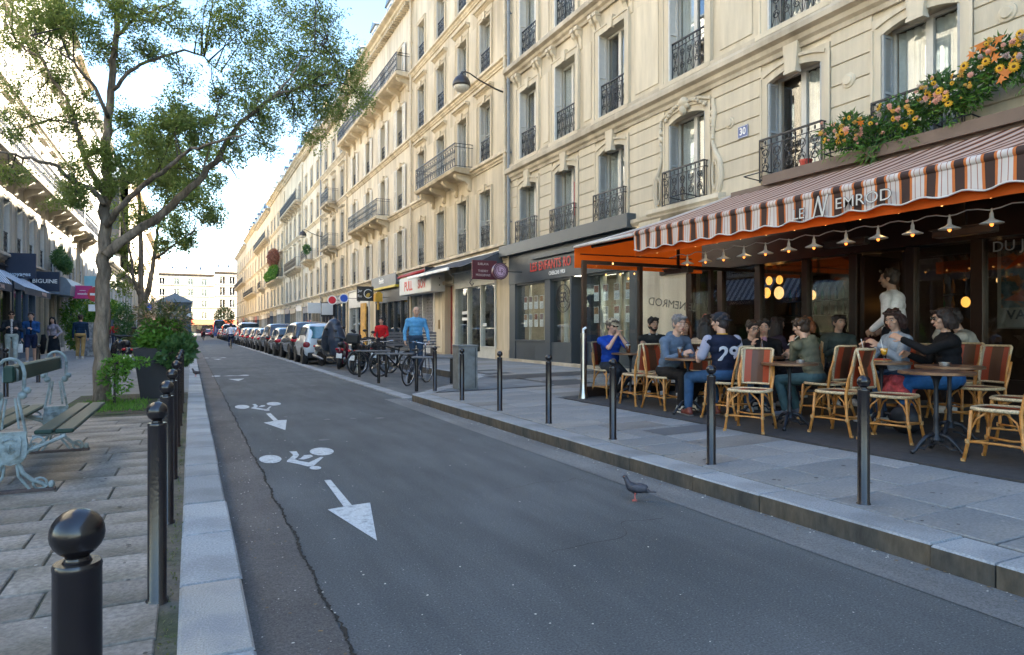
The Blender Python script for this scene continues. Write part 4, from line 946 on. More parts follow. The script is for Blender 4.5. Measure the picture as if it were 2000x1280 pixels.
q = MB(); q.add([(.3, .12, 4.1), (.3, 1.05, 3.66), (.3, .5, 3.6), (.3, .12, 3.5)], [(0, 1, 2, 3)]); q.obj('side_flap', M_can, aw)
ra = thing('awning', 'red rolled-up awning squeezed between the grey sign and the white PULL SION sign', 'awning', (10, 28.4, 0), PI / 2)
M_rc = mat('canvas_red', (.36, .015, .02), .7)
q = MB(); q.tube([(0, .55, 3.95), (4.4, .55, 3.93)], .05, 10); q.tube([(0, .42, 4.02), (4.4, .42, 4.0)], .06, 10); q.obj('rolled_canvas', M_rc, ra, smooth=True); q = MB(); q.box(0, 4.4, .0, .3, 4.0, 4.14); q.box(-.05, .02, .0, .6, 3.88, 4.12); q.obj('cassette', M_iron, ra)
# Maroon sign and round LR sign hanging between the two houses
ms = thing('hanging_sign', 'maroon shop sign with two lines of pale capitals under the dark awning', 'sign', (9.05, 21.0, 3.42), 0)
q = MB(); q.box(-.42, .50, -.03, .03, -.38, .27); q.obj('panel', mat('maroon', (.11, .022, .03), .45), ms, bevel=.006)
for i, L in enumerate(('SUBLAVA', 'THIERRY', 'MOULIEVAIS')): text(L, .115, mat('sign_cream', (.62, .52, .46), .5), 'lettering', ms, (-.02, -.034, (.14, -.10, -.24)[i]), (PI / 2, 0, 0), ext=.002, sx=.85)
q = MB(); q.box(.45, 1.0, -.015, .015, .18, .21); q.tube([(-.42, 0, -.38), (-.5, 0, -.5), (-.42, 0, -.62), (-.36, 0, -.52)], .02, 6); q.obj('bracket', M_iron, ms)
lr = thing('round_sign', 'round pink and maroon sign with the letters LR beside the maroon sign', 'sign', (9.1, 19.75, 3.22), 0)
q = MB(); q.lathe([(.27, -.07), (.27, .07)], 28, M=Matrix.Rotation(PI / 2, 4, 'X')); q.obj('rim', mat('sign_rim', (.10, .03, .045), .4), lr, smooth=True, ang=30)
q = MB(); q.lathe([(.235, .071), (.235, .075)], 28, M=Matrix.Rotation(PI / 2, 4, 'X')); q.obj('face', mat('sign_pink', (.62, .40, .50), .5), lr)
M_mar = _M['sign_rim']; e = ring_logo(lr, 0, -.078, 0, .215, M_mar, nm='ring_print')
text('L', .2, M_mar, 'lettering', lr, (-.055, -.08, .03), (PI / 2, 0, 0), ext=.002); text('R', .2, M_mar, 'lettering', lr, (.055, -.08, -.02), (PI / 2, 0, 0), ext=.002)
q = MB(); q.box(.27, .9, -.012, .012, -.012, .012); q.obj('bracket', M_iron, lr)
# shops under the shuttered building
UC = C1.u
pier(C1, UC(32.25), UC(32.6), 3.95, S_B2); gsf = shopfront(C1, UC(32.7), UC(39.3), 3.85, (.05, .055, .06), fascia=1.0, panes=5, sill=.3)
q = MB(); q.box(UC(34.2), UC(39.4), .09, .28, 3.72, 4.34); gs = q.obj('sign_board', mat('sign_grey', (.13, .14, .15), .5), C1.o)
text('Parkdst', .42, M_whitep, 'sign_letters', gs, (UC(37.1), .285, 4.05), (PI / 2, 0, PI), ext=.003, sx=.8, bold=.008)
q = MB(); q.box(UC(34.2), UC(39.4), .1, .30, 3.60, 3.72); q.obj('yellow_strip', mat('sign_yellow', (.62, .46, .03), .5), gs)
pier(C1, UC(39.5), UC(40.9), 3.95, S_B2); ws = shopfront(C1, UC(41), UC(46.6), 3.9, (.64, .62, .57), fascia=1.1, panes=3, sill=.3)
text('Paul', .75, M_ink, 'sign_letters', ws, (UC(43.6), .085, 3.35), (PI / 2, 0, PI), ext=.004, sx=.7, shear=.3, bold=.01)
pier(C1, UC(46.65), UC(47.15), 3.95, S_B2)
q = MB(); q.box(UC(41.3), UC(42.6), .12, .2, gz(10), 3.0); q.obj('yellow_panel', mat('mustard2', (.55, .30, .05), .6, var=.3, vs=4), ws)
# signs and awnings on the left side
M_navy = mat('navy_canvas', (.018, .028, .055), .7, var=.1)
def lbox(name, label, x, y, z, w, h, t, m, txt, tsz, tm, cat='sign', group=None, dz=0):
    o = thing(name, label, cat, (x, y, z), 0)
    q = MB(); q.box(-w / 2, w / 2, -t / 2, t / 2, -h / 2, h / 2); q.obj('panel', m, o, bevel=.01)
    for i, L in enumerate(txt): text(L, tsz, tm, 'lettering', o, (0, -t / 2 - .004, dz + (len(txt) - 1) * tsz * .6 - i * tsz * 1.15), (PI / 2, 0, 0), ext=.003, bold=.004)
    return o
lbox('hanging_sign', 'navy square sign reading voyages at the left edge above the striped awning', -5.75, 30.6, 3.72, .95, .95, .1, M_navy, ['voyages'], .2, mat('pale_blue_ink', (.45, .55, .66), .5), dz=-.32)
lbox('shop_sign', 'navy sign reading BIGUINE above the dark framed shop window', -5.7, 35.0, 3.42, 1.05, .85, .25, M_navy, ['BIGUINE'], .24, M_whitep)
o = lbox('hanging_sign', 'pink rectangular sign on the left pavement beside the no-entry sign', -5.0, 40.5, 3.25, .85, .68, .08, mat('pink_sign', (.48, .02, .16), .5), ['~~~', 'mondo'], .15, M_whitep, dz=0)
q = MB(); q.box(-1.3, -.42, -.02, .02, .1, .14); q.obj('bracket', M_iron, o)
ls = thing('awning', 'blue and white striped awning over the shop at the left edge', 'awning', (-6.3, 31.8, 0), -PI / 2)
def stripes_mat(name, cols, period, axis=0, rough=.8):
    m = bpy.data.materials.new(name); m.use_nodes = True; _M[name] = m; n = m.node_tree.nodes; l = m.node_tree.links
    tc = n.new('ShaderNodeTexCoord'); sx = n.new('ShaderNodeSeparateXYZ'); l.new(tc.outputs['Object'], sx.inputs[0])
    mm = n.new('ShaderNodeMath'); mm.operation = 'MULTIPLY'; mm.inputs[1].default_value = 1 / period; l.new(sx.outputs[axis], mm.inputs[0])
    fr = n.new('ShaderNodeMath'); fr.operation = 'FRACT'; l.new(mm.outputs[0], fr.inputs[0])
    cr = n.new('ShaderNodeValToRGB'); cr.color_ramp.interpolation = 'CONSTANT'; e = cr.color_ramp.elements
    e[0].position = 0; e[0].color = (*cols[0][1], 1); e[1].position = cols[1][0]; e[1].color = (*cols[1][1], 1)
    for p, c in cols[2:]: x = e.new(p); x.color = (*c, 1)
    l.new(fr.outputs[0], cr.inputs[0]); 
    t = n.new('ShaderNodeTexNoise'); t.inputs['Scale'].default_value = 5; l.new(tc.outputs['Object'], t.inputs[0]); mr = n.new('ShaderNodeMapRange'); mr.inputs[3].default_value = .8; mr.inputs[4].default_value = 1.15; l.new(t.outputs[0], mr.inputs[0])
    vm = n.new('ShaderNodeVectorMath'); vm.operation = 'SCALE'; l.new(cr.outputs[0], vm.inputs[0]); l.new(mr.outputs[0], vm.inputs['Scale'])
    l.new(vm.outputs[0], n['Principled BSDF'].inputs['Base Color']); n['Principled BSDF'].inputs['Roughness'].default_value = rough
    return m
M_bw = stripes_mat('blue_white_canvas', [(0, (.60, .64, .68)), (.5, (.06, .13, .22))], .36)
q = MB(); q.add([(0, .1, 3.5), (4.6, .1, 3.5), (4.6, 1.3, 2.75), (0, 1.3, 2.75)], [(0, 3, 2, 1)]); q.obj('canvas', M_bw, ls); q = MB(); q.add([(0, 1.3, 2.75), (4.6, 1.3, 2.75), (4.6, 1.3, 2.52), (0, 1.3, 2.52)], [(0, 3, 2, 1)]); q.obj('valance', mat('valance_dark', (.05, .05, .06), .8), ls)
text('PRANAKE', .2, mat('peach_ink', (.62, .42, .36), .6), 'lettering', ls, (1.3, 1.305, 2.63), (PI / 2, 0, PI), ext=.002)
for (y_, w_, lb) in ((27, 3.5, 'steep blue and white striped awning reflected in the cafe window, the widest'), (22.9, 1.5, 'narrow blue and white striped awning, middle one of the reflected three'), (21.1, 1.5, 'narrow blue and white striped awning, last of the reflected three')):
    ls2 = thing('awning', lb, 'awning', (-6.3, y_, 0), -PI / 2)
    q = MB(); q.add([(0, .1, 4.05), (w_, .1, 4.05), (w_, 1.0, 2.8), (0, 1.0, 2.8)], [(0, 3, 2, 1)]); q.obj('canvas', M_bw, ls2); q = MB(); q.add([(0, 1.0, 2.8), (w_, 1.0, 2.8), (w_, 1.0, 2.55), (0, 1.0, 2.55)], [(0, 3, 2, 1)]); q.obj('valance', _M['valance_dark'], ls2)
    text('FRANCE CANAL' if w_ > 2 else 'FRANCE', .2, _M['peach_ink'], 'lettering', ls2, (w_ / 2, 1.005, 2.67), (PI / 2, 0, PI), ext=.002)
ac = thing('awning', 'rounded grey awning hood over the shop beyond the BIGUINE sign', 'awning', (-6.3, 43.2, 0), -PI / 2)
q = MB(); q.prism([(0, 3.1), (.95, 3.0), (1.0, 3.5), (.8, 3.85), (.3, 4.0), (0, 4.0)], 0, 4.2, 'x'); q.obj('hood', mat('hood_grey', (.16, .20, .24), .5), ac)
# no-entry sign and blue sign on poles
ne = thing('no_entry_sign', 'red no-entry sign on a dark pole half hidden by the tree trunk', 'sign', (-3.75, 34.6, .13))
q = MB(); q.lathe([(.04, 0), (.04, 3.35)], 10); q.obj('pole', M_iron, ne)
q = MB(); q.lathe([(.34, -.015), (.34, .015)], 24, M=Matrix.Translation((0, -.07, 2.75)) @ Matrix.Rotation(PI / 2, 4, 'X')); q.obj('disc', mat('no_entry_red', (.50, .02, .03), .4), ne)
q = MB(); q.box(-.24, .24, -.10, -.088, 2.70, 2.80); q.obj('bar', M_whitep, ne); q = MB(); q.box(-.3, .3, -.08, -.05, 2.0, 2.3); q.obj('sub_panel', M_whitep, ne)
q = MB(); q.box(-.45, .0, -.08, -.05, 3.12, 3.55); q.obj('cyan_panel', mat('cyan_panel', (.18, .42, .5), .5), ne)
bsn = thing('round_sign', 'small round blue sign on a pole between the trees and the kiosk', 'sign', (-3.2, 62, .13)); q = MB(); q.lathe([(.04, 0), (.04, 3.3)], 8); q.obj('pole', M_iron, bsn)
q = MB(); q.lathe([(.36, -.02), (.36, .02)], 20, M=Matrix.Translation((0, -.06, 3.05)) @ Matrix.Rotation(PI / 2, 4, 'X')); q.obj('disc', mat('sign_blue', (.02, .08, .4), .4), bsn)
# kiosk at the end of the plaza
ki = thing('kiosk', 'dark blue-grey pavilion with a low pitched roof at the far end of the left pavement', 'kiosk', (-1.75, 92, .13))
M_kio = mat('kiosk_paint', (.055, .075, .09), .5, var=.1)
ki.scale = (.62, .8, 1); q = MB(); q.box(-3.0, -1.4, 0, 6, 0, 2.4); q.box(1.4, 3.0, 0, 6, 0, 2.4); q.box(-3.0, 3.0, 5.6, 6, 0, 2.4); q.box(-3.0, 3.0, 0, 6, 2.4, 4.6); q.obj('wall', M_kio, ki)
q = MB(); q.prism([(-3.25, 4.6), (3.25, 4.6), (3.25, 4.75), (0, 5.7), (-3.25, 4.75)], -.35, 6.3, 'y'); q.obj('roof', mat('kiosk_roof', (.22, .24, .25), .6), ki)
q = MB(); q.box(-3.2, 3.2, -.25, 0, 2.55, 2.75); q.obj('ledge', mat('kiosk_trim', (.26, .27, .27), .6), ki)
for x in (-2.5, 2.5): q = MB(); q.box(-.4, .4, -.04, -.0, 0, .6); q.obj('white_panel', M_whitep, ki, (x, 0, 2.85))
q = MB(); q.box(-1.7, 1.7, -.03, -.0, 2.85, 3.5); q.obj('window', G_dorm, ki)
q = MB(); q.box(-1.35, 1.35, 2.4, 2.5, 0, 2.35); q.obj('interior_display', mat('kiosk_display', (.5, .46, .36), .8, var=.6, vs=3), ki)
# red cafe awning at the very end
ra2 = thing('awning', 'long red awning of the cafe at the foot of the far corner houses', 'awning', (-12, 189.8, 0)); q = MB(); q.prism([(-2.2, 2.7), (-2.2, 3.2), (0, 3.9), (0, 3.6)], 0, 26, 'x'); q.obj('canvas', mat('far_red', (.55, .08, .03), .7), ra2)
# ---------------------------------------------------------------- cafe
M_brown = mat('cafe_brown_paint', (.022, .012, .009), .35, var=.15, vs=4)
M_brown2 = mat('cafe_brown_gloss', (.045, .022, .014), .3, var=.15, vs=4)
cf = thing('cafe_facade', 'dark brown glazed cafe front with open door under the striped awning', 'cafe facade', (9.8, -3.0, 0), PI / 2)
V = lambda y: y + 3.0
fl_z = .30
q = MB()
muls = [(11.45, 11.28), (10.5, 10.36), (9.5, 9.36), (8.40, 8.28), (7.46, 7.32), (6.50, 6.36), (5.56, 5.40), (3.9, 3.76), (2.2, 2.06)]
for a, c in muls: q.box(V(a), V(c), -.10, .04, z9 - .05, 2.62)
q.box(V(-3), V(12.3), -.3, .10, 2.55, 3.05); q.box(V(-3), V(12.3), -.35, -.15, 3.05, 3.95)
q.obj('frame', M_brown2, cf, bevel=.004)
q = MB(); q.box(V(12.33), V(11.45), -.35, .05, z9 - .05, 2.55); q.obj('end_pier', S_A, cf)
segs = [(11.28, 10.5), (10.36, 9.5), (9.36, 8.40), (8.28, 7.46), (6.36, 5.56), (5.40, 3.9), (3.76, 2.2), (2.06, .5)]
G_cafe = glass('cafe_glass', (.78, .8, .8), 1.9)
for i, (a, c) in enumerate(segs):
    q = MB(); q.box(V(a), V(c), -.04, .0, z9 - .05, .58); q.box(V(a), V(c), -.05, .02, .58, .64); q.obj('stall_riser', M_brown, cf)
    q = MB(); q.box(V(a), V(c), -.035, -.02, .64, 2.55); q.obj('pane', G_cafe, cf)
# door with lattice, left of the glazed bays; a red round sticker
q = MB(); q.box(V(7.30), V(7.22), -.9, -.02, fl_z, 2.5); q.box(V(6.58), V(6.50), -.9, -.02, fl_z, 2.5); q.obj('open_door', M_brown2, cf)
q = MB(); q.box(V(7.32), V(6.5), -.5, .25, z9 - .05, fl_z); q.obj('door_step', mat('step_stone', (.12, .11, .10), .8), cf)
q = MB(); q.box(-.16, .16, .02, .03, -.002, .002); 
q = MB(); q.lathe([(.1, 0), (.1, .004)], 16, M=Matrix.Translation((V(10.9), -.01, 1.55)) @ Matrix.Rotation(-PI / 2, 4, 'X')); q.obj('sticker', mat('sticker_red', (.35, .06, .05), .6), cf)
q = MB(); q.box(V(10.75), V(11.05), -.015, -.01, 1.1, 1.35); q.obj('sticker', mat('sticker_green', (.25, .38, .2), .6), cf)
# interior room
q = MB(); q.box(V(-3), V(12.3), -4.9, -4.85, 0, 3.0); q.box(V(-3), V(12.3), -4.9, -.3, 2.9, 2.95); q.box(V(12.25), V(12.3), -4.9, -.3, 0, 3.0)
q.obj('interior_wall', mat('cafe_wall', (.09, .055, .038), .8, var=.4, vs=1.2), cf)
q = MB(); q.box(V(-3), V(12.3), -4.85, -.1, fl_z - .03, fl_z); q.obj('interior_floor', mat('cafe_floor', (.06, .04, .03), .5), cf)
bar_ = thing('bar_counter', 'dark bar counter with bottles behind the cafe glass', 'bar', (12.6, 10.0, fl_z), PI / 2)
q = MB(); q.box(-2, 2.4, 0, .6, 0, 1.1); q.box(-2.05, 2.45, -.03, .66, 1.1, 1.15); q.obj('counter', M_brown2, bar_)
for z in (1.35, 1.7): q = MB(); q.box(-2, 2.4, -1.2, -.9, z, z + .03); q.obj('shelf', M_brown2, bar_)
bc = [(.25, .3, .32), (.3, .12, .03), (.05, .16, .06), (.4, .4, .38)]
def bottle_mesh(i):
    b = MB(); b.lathe([(.035, 0), (.036, .17), (.013, .22), (.012, .29)], 8); return b.mesh('bottle', mat('bottle_%d' % i, bc[i], .15), True)
bm4 = [bottle_mesh(i) for i in range(4)]
for z in (1.38, 1.73):
    for k in range(22): link(bm4[rnd.randint(0, 3)], 'bottle', bar_, (-1.9 + .19 * k, -1.05, z))
M_amb = mat('lamp_amber', (1, .55, .16), .5, emit=.22, ecol=(1, .42, .07))
M_amb2 = mat('lamp_cream', (1, .72, .38), .5, emit=.2, ecol=(1, .55, .2))
lamps_in = [(11.2, 10.48, 2.36, .07), (11.2, 10.2, 2.36, .07), (11.15, 10.5, 2.10, .085), (11.1, 10.12, 2.08, .10), (11.2, 9.38, 2.0, .075), (11.6, 8.25, 1.9, .06), (12.2, 9.1, 2.2, .05), (11.2, 6.45, 1.75, .065), (12.6, 8.9, 2.1, .05), (12.4, 6.6, 2.15, .04)]
for k, (x, y, z, r) in enumerate(lamps_in):
    o = thing('pendant_lamp', ['upper left glowing amber lamp of the cluster behind the cafe glass', 'upper right glowing amber lamp of the cluster behind the cafe glass', 'lower left amber lamp of the cluster behind the cafe glass', 'large pale glowing lamp, lower right of the cluster behind the glass', 'single oval glowing lamp behind the pane left of the open door', 'glowing lamp seen through the open door beside the waiter', 'small dim lamp deep in the cafe behind the cluster', 'pear-shaped amber lamp behind the glass above the two women', 'small lamp deep in the cafe near the door', 'faint high lamp deep inside the cafe to the right of the door'][k], 'lamp', (x, y, z))
    q = MB(); q.ell((0, 0, 0), (r, r, r * 1.35), 12, 8); q.obj('bulb', M_amb if k in (0, 1, 2, 5, 7) else M_amb2, o, smooth=True); q = MB(); q.lathe([(.004, r), (.004, 2.88 - z)], 5); q.obj('cord', M_iron, o)
M_curtd = mat('cafe_menu', (.28, .26, .23), .8, var=.4, vs=10)
po = thing('poster', 'colourful framed poster reading VAUVERT at the right edge of the cafe front', 'poster', (9.90, 4.78, 1.90), PI / 2)
q = MB(); q.box(-.50, .50, 0, .02, -.58, .58, 0); q.box(-.45, .45, .02, .022, -.30, .53, 1); q.obj('sheet', [mat('poster_paper', (.42, .36, .30), .6), mat('poster_art', (.12, .16, .17), .6, var=.5, vs=14, col2=(.42, .16, .06), c2s=7, c2t=(.52, .6))], po)
q = MB(); q.add([(-.4, .026, .5), (.1, .026, .5), (.42, .026, .2), (.0, .026, .38)], [(0, 1, 2, 3)]); q.add([(-.1, .026, -.25), (.42, .026, -.2), (-.3, .026, .2), (-.38, .026, .12)], [(0, 1, 2, 3)]); q.obj('red_ribbon', mat('poster_red', (.50, .09, .03), .6), po)
text('VAUVERT', .17, M_ink, 'lettering', po, (0, .024, -.40), (PI / 2, 0, PI), ext=.001, sx=1.05, bold=.004)
text('DU JOUR', .2, mat('chalk', (.5, .5, .48), .8), 'window_lettering', cf, (V(4.9), -.012, 2.42), (PI / 2, 0, PI), ext=.001)
# terrace floor
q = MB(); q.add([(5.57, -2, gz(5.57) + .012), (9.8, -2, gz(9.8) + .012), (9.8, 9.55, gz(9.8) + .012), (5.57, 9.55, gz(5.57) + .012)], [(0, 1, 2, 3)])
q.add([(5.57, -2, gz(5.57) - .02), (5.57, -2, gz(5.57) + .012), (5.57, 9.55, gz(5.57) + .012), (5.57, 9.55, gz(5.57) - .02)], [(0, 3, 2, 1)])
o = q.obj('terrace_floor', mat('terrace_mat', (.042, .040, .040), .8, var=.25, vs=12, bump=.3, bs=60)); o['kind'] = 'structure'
# ---- awning
OR = (.92, .16, .010); WH = (.60, .53, .48); BR = (.045, .020, .014); OT = (.55, .15, .03); LN = (.34, .13, .09)
M_str = stripes_mat('awning_stripes', [(0, WH), (.07, LN), (.10, WH), (.20, OT), (.31, BR), (.62, OT), (.73, WH), (.86, LN), (.89, WH)], .245)
M_or = mat('awning_orange', OR, .7, var=.05, vs=4)
_bn = M_or.node_tree.nodes['Principled BSDF']; _tl = M_or.node_tree.nodes.new('ShaderNodeBsdfTranslucent'); _tl.inputs[0].default_value = (.9, .13, .01, 1); _mx = M_or.node_tree.nodes.new('ShaderNodeMixShader'); _mx.inputs[0].default_value = .6
M_or.node_tree.links.new(_bn.outputs[0], _mx.inputs[1]); M_or.node_tree.links.new(_tl.outputs[0], _mx.inputs[2]); M_or.node_tree.links.new(_mx.outputs[0], M_or.node_tree.nodes['Material Output'].inputs[0])
M_under = mat('awning_underside_shade', (.07, .016, .008), .8, var=.2, vs=3)
caw = thing('cafe_awning', 'long cafe awning striped cream, orange and brown, lettered LE NEMROD', 'awning', (6.1, 0, 0), 0)
xb, zb_, zf_ = 3.72, 4.0, 2.76
Y0, Y1 = -1.5, 10.1
def roofz(x, y): t = x / xb; return zf_ + (zb_ - zf_) * t - .07 * math.sin(PI * t) + .012 * math.sin(y * 5.1) * math.sin(PI * t)
b = MB(); nx, ny = 8, 90
for i in range(nx + 1):
    for j in range(ny + 1): x = xb * i / nx; y = Y0 + (Y1 - Y0) * j / ny; b.v.append((x, y, roofz(x, y)))
for i in range(nx):
    for j in range(ny): k = i * (ny + 1) + j; b.f.append((k, k + ny + 1, k + ny + 2, k + 1)); b.m.append(0)
M_strY = stripes_mat('awning_stripes_y', [(0, WH), (.07, LN), (.10, WH), (.20, OT), (.29, BR), (.63, OT), (.73, WH), (.86, LN), (.89, WH)], .245, axis=1)
WD = (.50, .39, .33); M_strR = stripes_mat('awning_top_dull', [(0, WD), (.2, (.50, .16, .04)), (.31, BR), (.66, (.50, .16, .04)), (.76, WD)], .245, axis=1)  # top stripes in duller, browner tones than the valance
b.obj('roof_fabric', M_strR, caw, smooth=True)
b2 = MB(); b2.v = [(x, y, z - .012) for x, y, z in b.v]; b2.f = [f[::-1] for f in b.f]; b2.m = b.m[:]; b2.obj('underside_shade', M_under, caw, smooth=True)  # added dark sheet, its colour stands in for the unlit underside
def valance(y0, y1, x, ztop, zbot, m, nm, amp=.012, scal=.0, per=.37, wob=.01, n=160):
    b = MB(); k = 5
    for j in range(n + 1):
        y = y0 + (y1 - y0) * j / n
        sc = scal * abs(math.sin(PI * y / per)) if scal else 0
        for i in range(k):
            t = i / (k - 1); b.v.append((x + amp * math.sin(y * 9.3 + 1) * t + wob * math.sin(y * 23) * t * t, y, ztop + (zbot + sc * 0 + (scal * (.5 - .5 * math.cos(2 * PI * y / per))) - ztop) * t))
    for j in range(n):
        for i in range(k - 1): a = j * k + i; b.f.append((a, a + 1, a + k + 1, a + k)); b.m.append(0)
    o = b.obj(nm, m, caw, smooth=True); return b
vb = valance(Y0, 8.3, -.035, zf_ - .005, 2.485, M_strY, 'striped_valance', scal=.035)
# cream piping along the scalloped hem
k = 5; pts = [vb.v[j * k + 4] for j in range(161)]
b = MB(); b.tube([(p[0] - .004, p[1], p[2]) for p in pts], .009, 5); b.obj('piping', mat('piping_cream', (.6, .55, .5), .7), caw, smooth=True)
valance(Y0, 8.35, .03, zf_ - .1, 2.425, M_or, 'orange_valance', amp=.005)
b = MB(); b.tube([(-.01, Y0, zf_ + .0), (-.01, 8.3, zf_ + .0)], .045, 10); b.obj('front_roll', M_strY, caw, smooth=True)
b = MB(); b.tube([(-.0, 8.3, zf_ + .0), (-.0, 10.1, zf_ + .0)], .025, 8); b.obj('front_bar', mat('piping_cream', (0, 0, 0)), caw, smooth=True)
# orange end flap
b = MB(); n = 12
for i in range(n):
    xa, xc = 2.9 * i / n, 2.9 * (i + 1) / n
    b.add([(xa, 10.1, 2.40), (xc, 10.1, 2.40 + 0), (xc, 10.1, roofz(xc, 10.1)), (xa, 10.1, roofz(xa, 10.1))], [(0, 1, 2, 3)])
b.obj('end_flap', M_or, caw)
b = MB(); b.tube([(xb * i / 10, 10.11, roofz(xb * i / 10, 10.1) + .01) for i in range(11)], .016, 6); b.obj('flap_piping', _M['piping_cream'], caw)
b = MB(); b.tube([(.1, 10.05, 2.64), (2.6, 10.05, 2.66)], .012, 6); b.obj('flap_rod', mat('rod_red', (.25, .03, .01), .5), caw)
for y in (1.0, 5.2, 9.6): b = MB(); b.tube([(3.6, y, 3.75), (1.8, y + .3, 3.1), (.05, y, 2.72)], .028, 6); b.obj('folding_arm', M_brown2, caw)
M_let = mat('awning_letter', (.62, .58, .52), .6)
LT = [('LE', .13, 5.22, 2.57, 1, 0), ('N', .27, 4.97, 2.60, .62, .45), ('EMROD', .13, 4.45, 2.60, 1.12, 0)]
for s_, sz, y, z, sx_, sh in LT:
    text(s_, sz * 1.25, M_ink2 if 'M_ink2' in globals() else mat('awning_letter_edge', (.10, .06, .05), .6), 'lettering_edge', caw, (-.078, y, z), (PI / 2, 0, -PI / 2), ext=.001, sx=sx_, shear=sh, bold=.0035)
    text(s_, sz * 1.25, M_let, 'lettering', caw, (-.082, y, z), (PI / 2, 0, -PI / 2), ext=.001, sx=sx_, shear=sh, bold=-.001)
b = MB(); b.box(3.55, 3.88, -1.5, 10.0, 3.86, 4.02); b.obj('cassette', mat('taupe_casing', (.14, .095, .075), .5), caw)
# taupe board and planter with flowers above the awning
pl = thing('flower_planter', 'long window planter overflowing with artificial leaves and flowers above the awning', 'planter', (9.6, 0, 0), 0)
b = MB(); b.box(-.05, .38, -1.5, 9.1, 3.98, 4.16); b.obj('planter_box', mat('taupe_casing', (0, 0, 0)), pl)
for y in (9.0, 7.2, 5.4, 11.2):
    b = MB(); b.tube([(.35, y, 4.18), (-.1, y, 4.22), (-.1, y + .5, 4.22), (.35, y + .5, 4.18)], .012, 5); b.obj('iron_hook', M_iron, pl)
def leaves(n, fn, lm, ln=.09, wd=.04, seed=1, smooth=False, curl=.25, nm='foliage', parent=None, loc=None, kind='stuff', norm=None):
    r = np.random.default_rng(seed); P, D = fn(n, r)            # positions, directions (n,3)
    n = len(P); L = ln * r.uniform(.6, 1.3, (n, 1)); Wd = wd * r.uniform(.7, 1.25, (n, 1))
    D = D / np.maximum(np.linalg.norm(D, axis=1, keepdims=True), 1e-6)
    up = r.normal(size=(n, 3)); side = np.cross(D, up); side /= np.maximum(np.linalg.norm(side, axis=1, keepdims=True), 1e-6); nr = np.cross(side, D)
    mid = P + D * L * .45 + nr * L * curl * .3; tip = P + D * L
    V_ = np.stack([P, mid + side * Wd * .5, tip, mid - side * Wd * .5], 1).reshape(-1, 3)
    me = bpy.data.meshes.new(nm); me.vertices.add(4 * n); me.vertices.foreach_set('co', V_.astype(np.float32).ravel())
    me.loops.add(4 * n); me.loops.foreach_set('vertex_index', np.arange(4 * n, dtype=np.int32)); me.polygons.add(n)
    me.polygons.foreach_set('loop_start', np.arange(0, 4 * n, 4, dtype=np.int32)); me.polygons.foreach_set('loop_total', np.full(n, 4, dtype=np.int32))
    me.update(calc_edges=True); me.materials.append(lm); me.validate()
    o = link(me, nm, parent, loc)
    if kind: o['kind'] = kind
    return o
def blobs(cs):
    # positions spread through several ellipsoidal clumps: (centre, radius, weight)
    C = np.array([c[0] for c in cs], float); Rr = np.array([c[1] for c in cs], float); w = np.array([c[2] if len(c) > 2 else 1 for c in cs], float); w /= w.sum()
    def f(n, r):
        k = r.choice(len(cs), n, p=w); d = r.normal(size=(n, 3)); d /= np.linalg.norm(d, axis=1, keepdims=True); rad = r.uniform(.25, 1, (n, 1)) ** .5
        P = C[k] + d * rad * Rr[k]; D = d + r.normal(size=(n, 3)) * .8; return P, D
    return f
LF1 = leafmat('leaf_dark_green', (.045, .12, .035), (.10, .20, .06)); LF2 = leafmat('leaf_fresh_green', (.07, .19, .02), (.15, .32, .04)); LF3 = leafmat('leaf_olive', (.08, .10, .03), (.16, .17, .06))
cl = []
for k in range(44):
    y = 7.55 - k * .155 - .0; z = 4.42 + .10 * math.sin(k * 1.3) + rnd.uniform(-.1, .12) + (.22 if y < 6.2 else 0) + (.12 if y < 5.4 else 0)
    cl.append(((rnd.uniform(-.1, .2), y, z), (.22, .22, rnd.uniform(.2, .34)), 1))
leaves(5200, blobs(cl), LF1, .12, .045, 3, parent=pl); leaves(3600, blobs([(c[0], c[1], 1) for c in cl[::2]]), LF2, .10, .022, 4, parent=pl, nm='fern_foliage')
leaves(1500, blobs([((c[0][0] - .12, c[0][1], c[0][2] - .25), (.1, .15, .2), 1) for c in cl[::2]]), LF2, .12, .018, 6, parent=pl, nm='trailing_foliage')
leaves(1200, blobs([(c[0], c[1], 1) for c in cl[1::3]]), LF3, .10, .04, 5, parent=pl, nm='olive_foliage')
def flower_mesh(kind, c1, c2, r):
    b = MB(); n = 13 if kind == 'sun' else 9
    lay = 2 if kind == 'sun' else 3
    for L_ in range(lay):
        for k in range(n):
            a = 2 * PI * (k + .5 * L_) / n; rr = r * (1 - .22 * L_); h = .012 * L_ + (.0 if kind == 'sun' else .02 * L_)
            ca, sa = math.cos(a), math.sin(a); w = rr * .22
            b.add([(0, h, 0), (rr * .55 * ca - w * sa, h + .02, rr * .55 * sa + w * ca), (rr * ca, h + .005, rr * sa), (rr * .55 * ca + w * sa, h + .02, rr * .55 * sa - w * ca)], [(0, 1, 2, 3)], 0)
    b.ell((0, .03, 0), (r * .28, .02, r * .28), 8, 5, 1)
    return b.mesh('flower', [c1, c2])
FM = [flower_mesh('sun', mat('petal_yellow', (.75, .42, .02), .6), mat('flower_core', (.10, .05, .01), .8), .085), flower_mesh('rose', mat('petal_peach', (.70, .34, .24), .6), mat('petal_peach_core', (.5, .2, .12), .8), .075),
      flower_mesh('rose', mat('petal_amber', (.66, .36, .06), .6), mat('flower_core2', (.4, .2, .03), .8), .06), flower_mesh('rose', mat('petal_dust', (.42, .32, .28), .7), mat('flower_core3', (.3, .2, .2), .8), .07)]
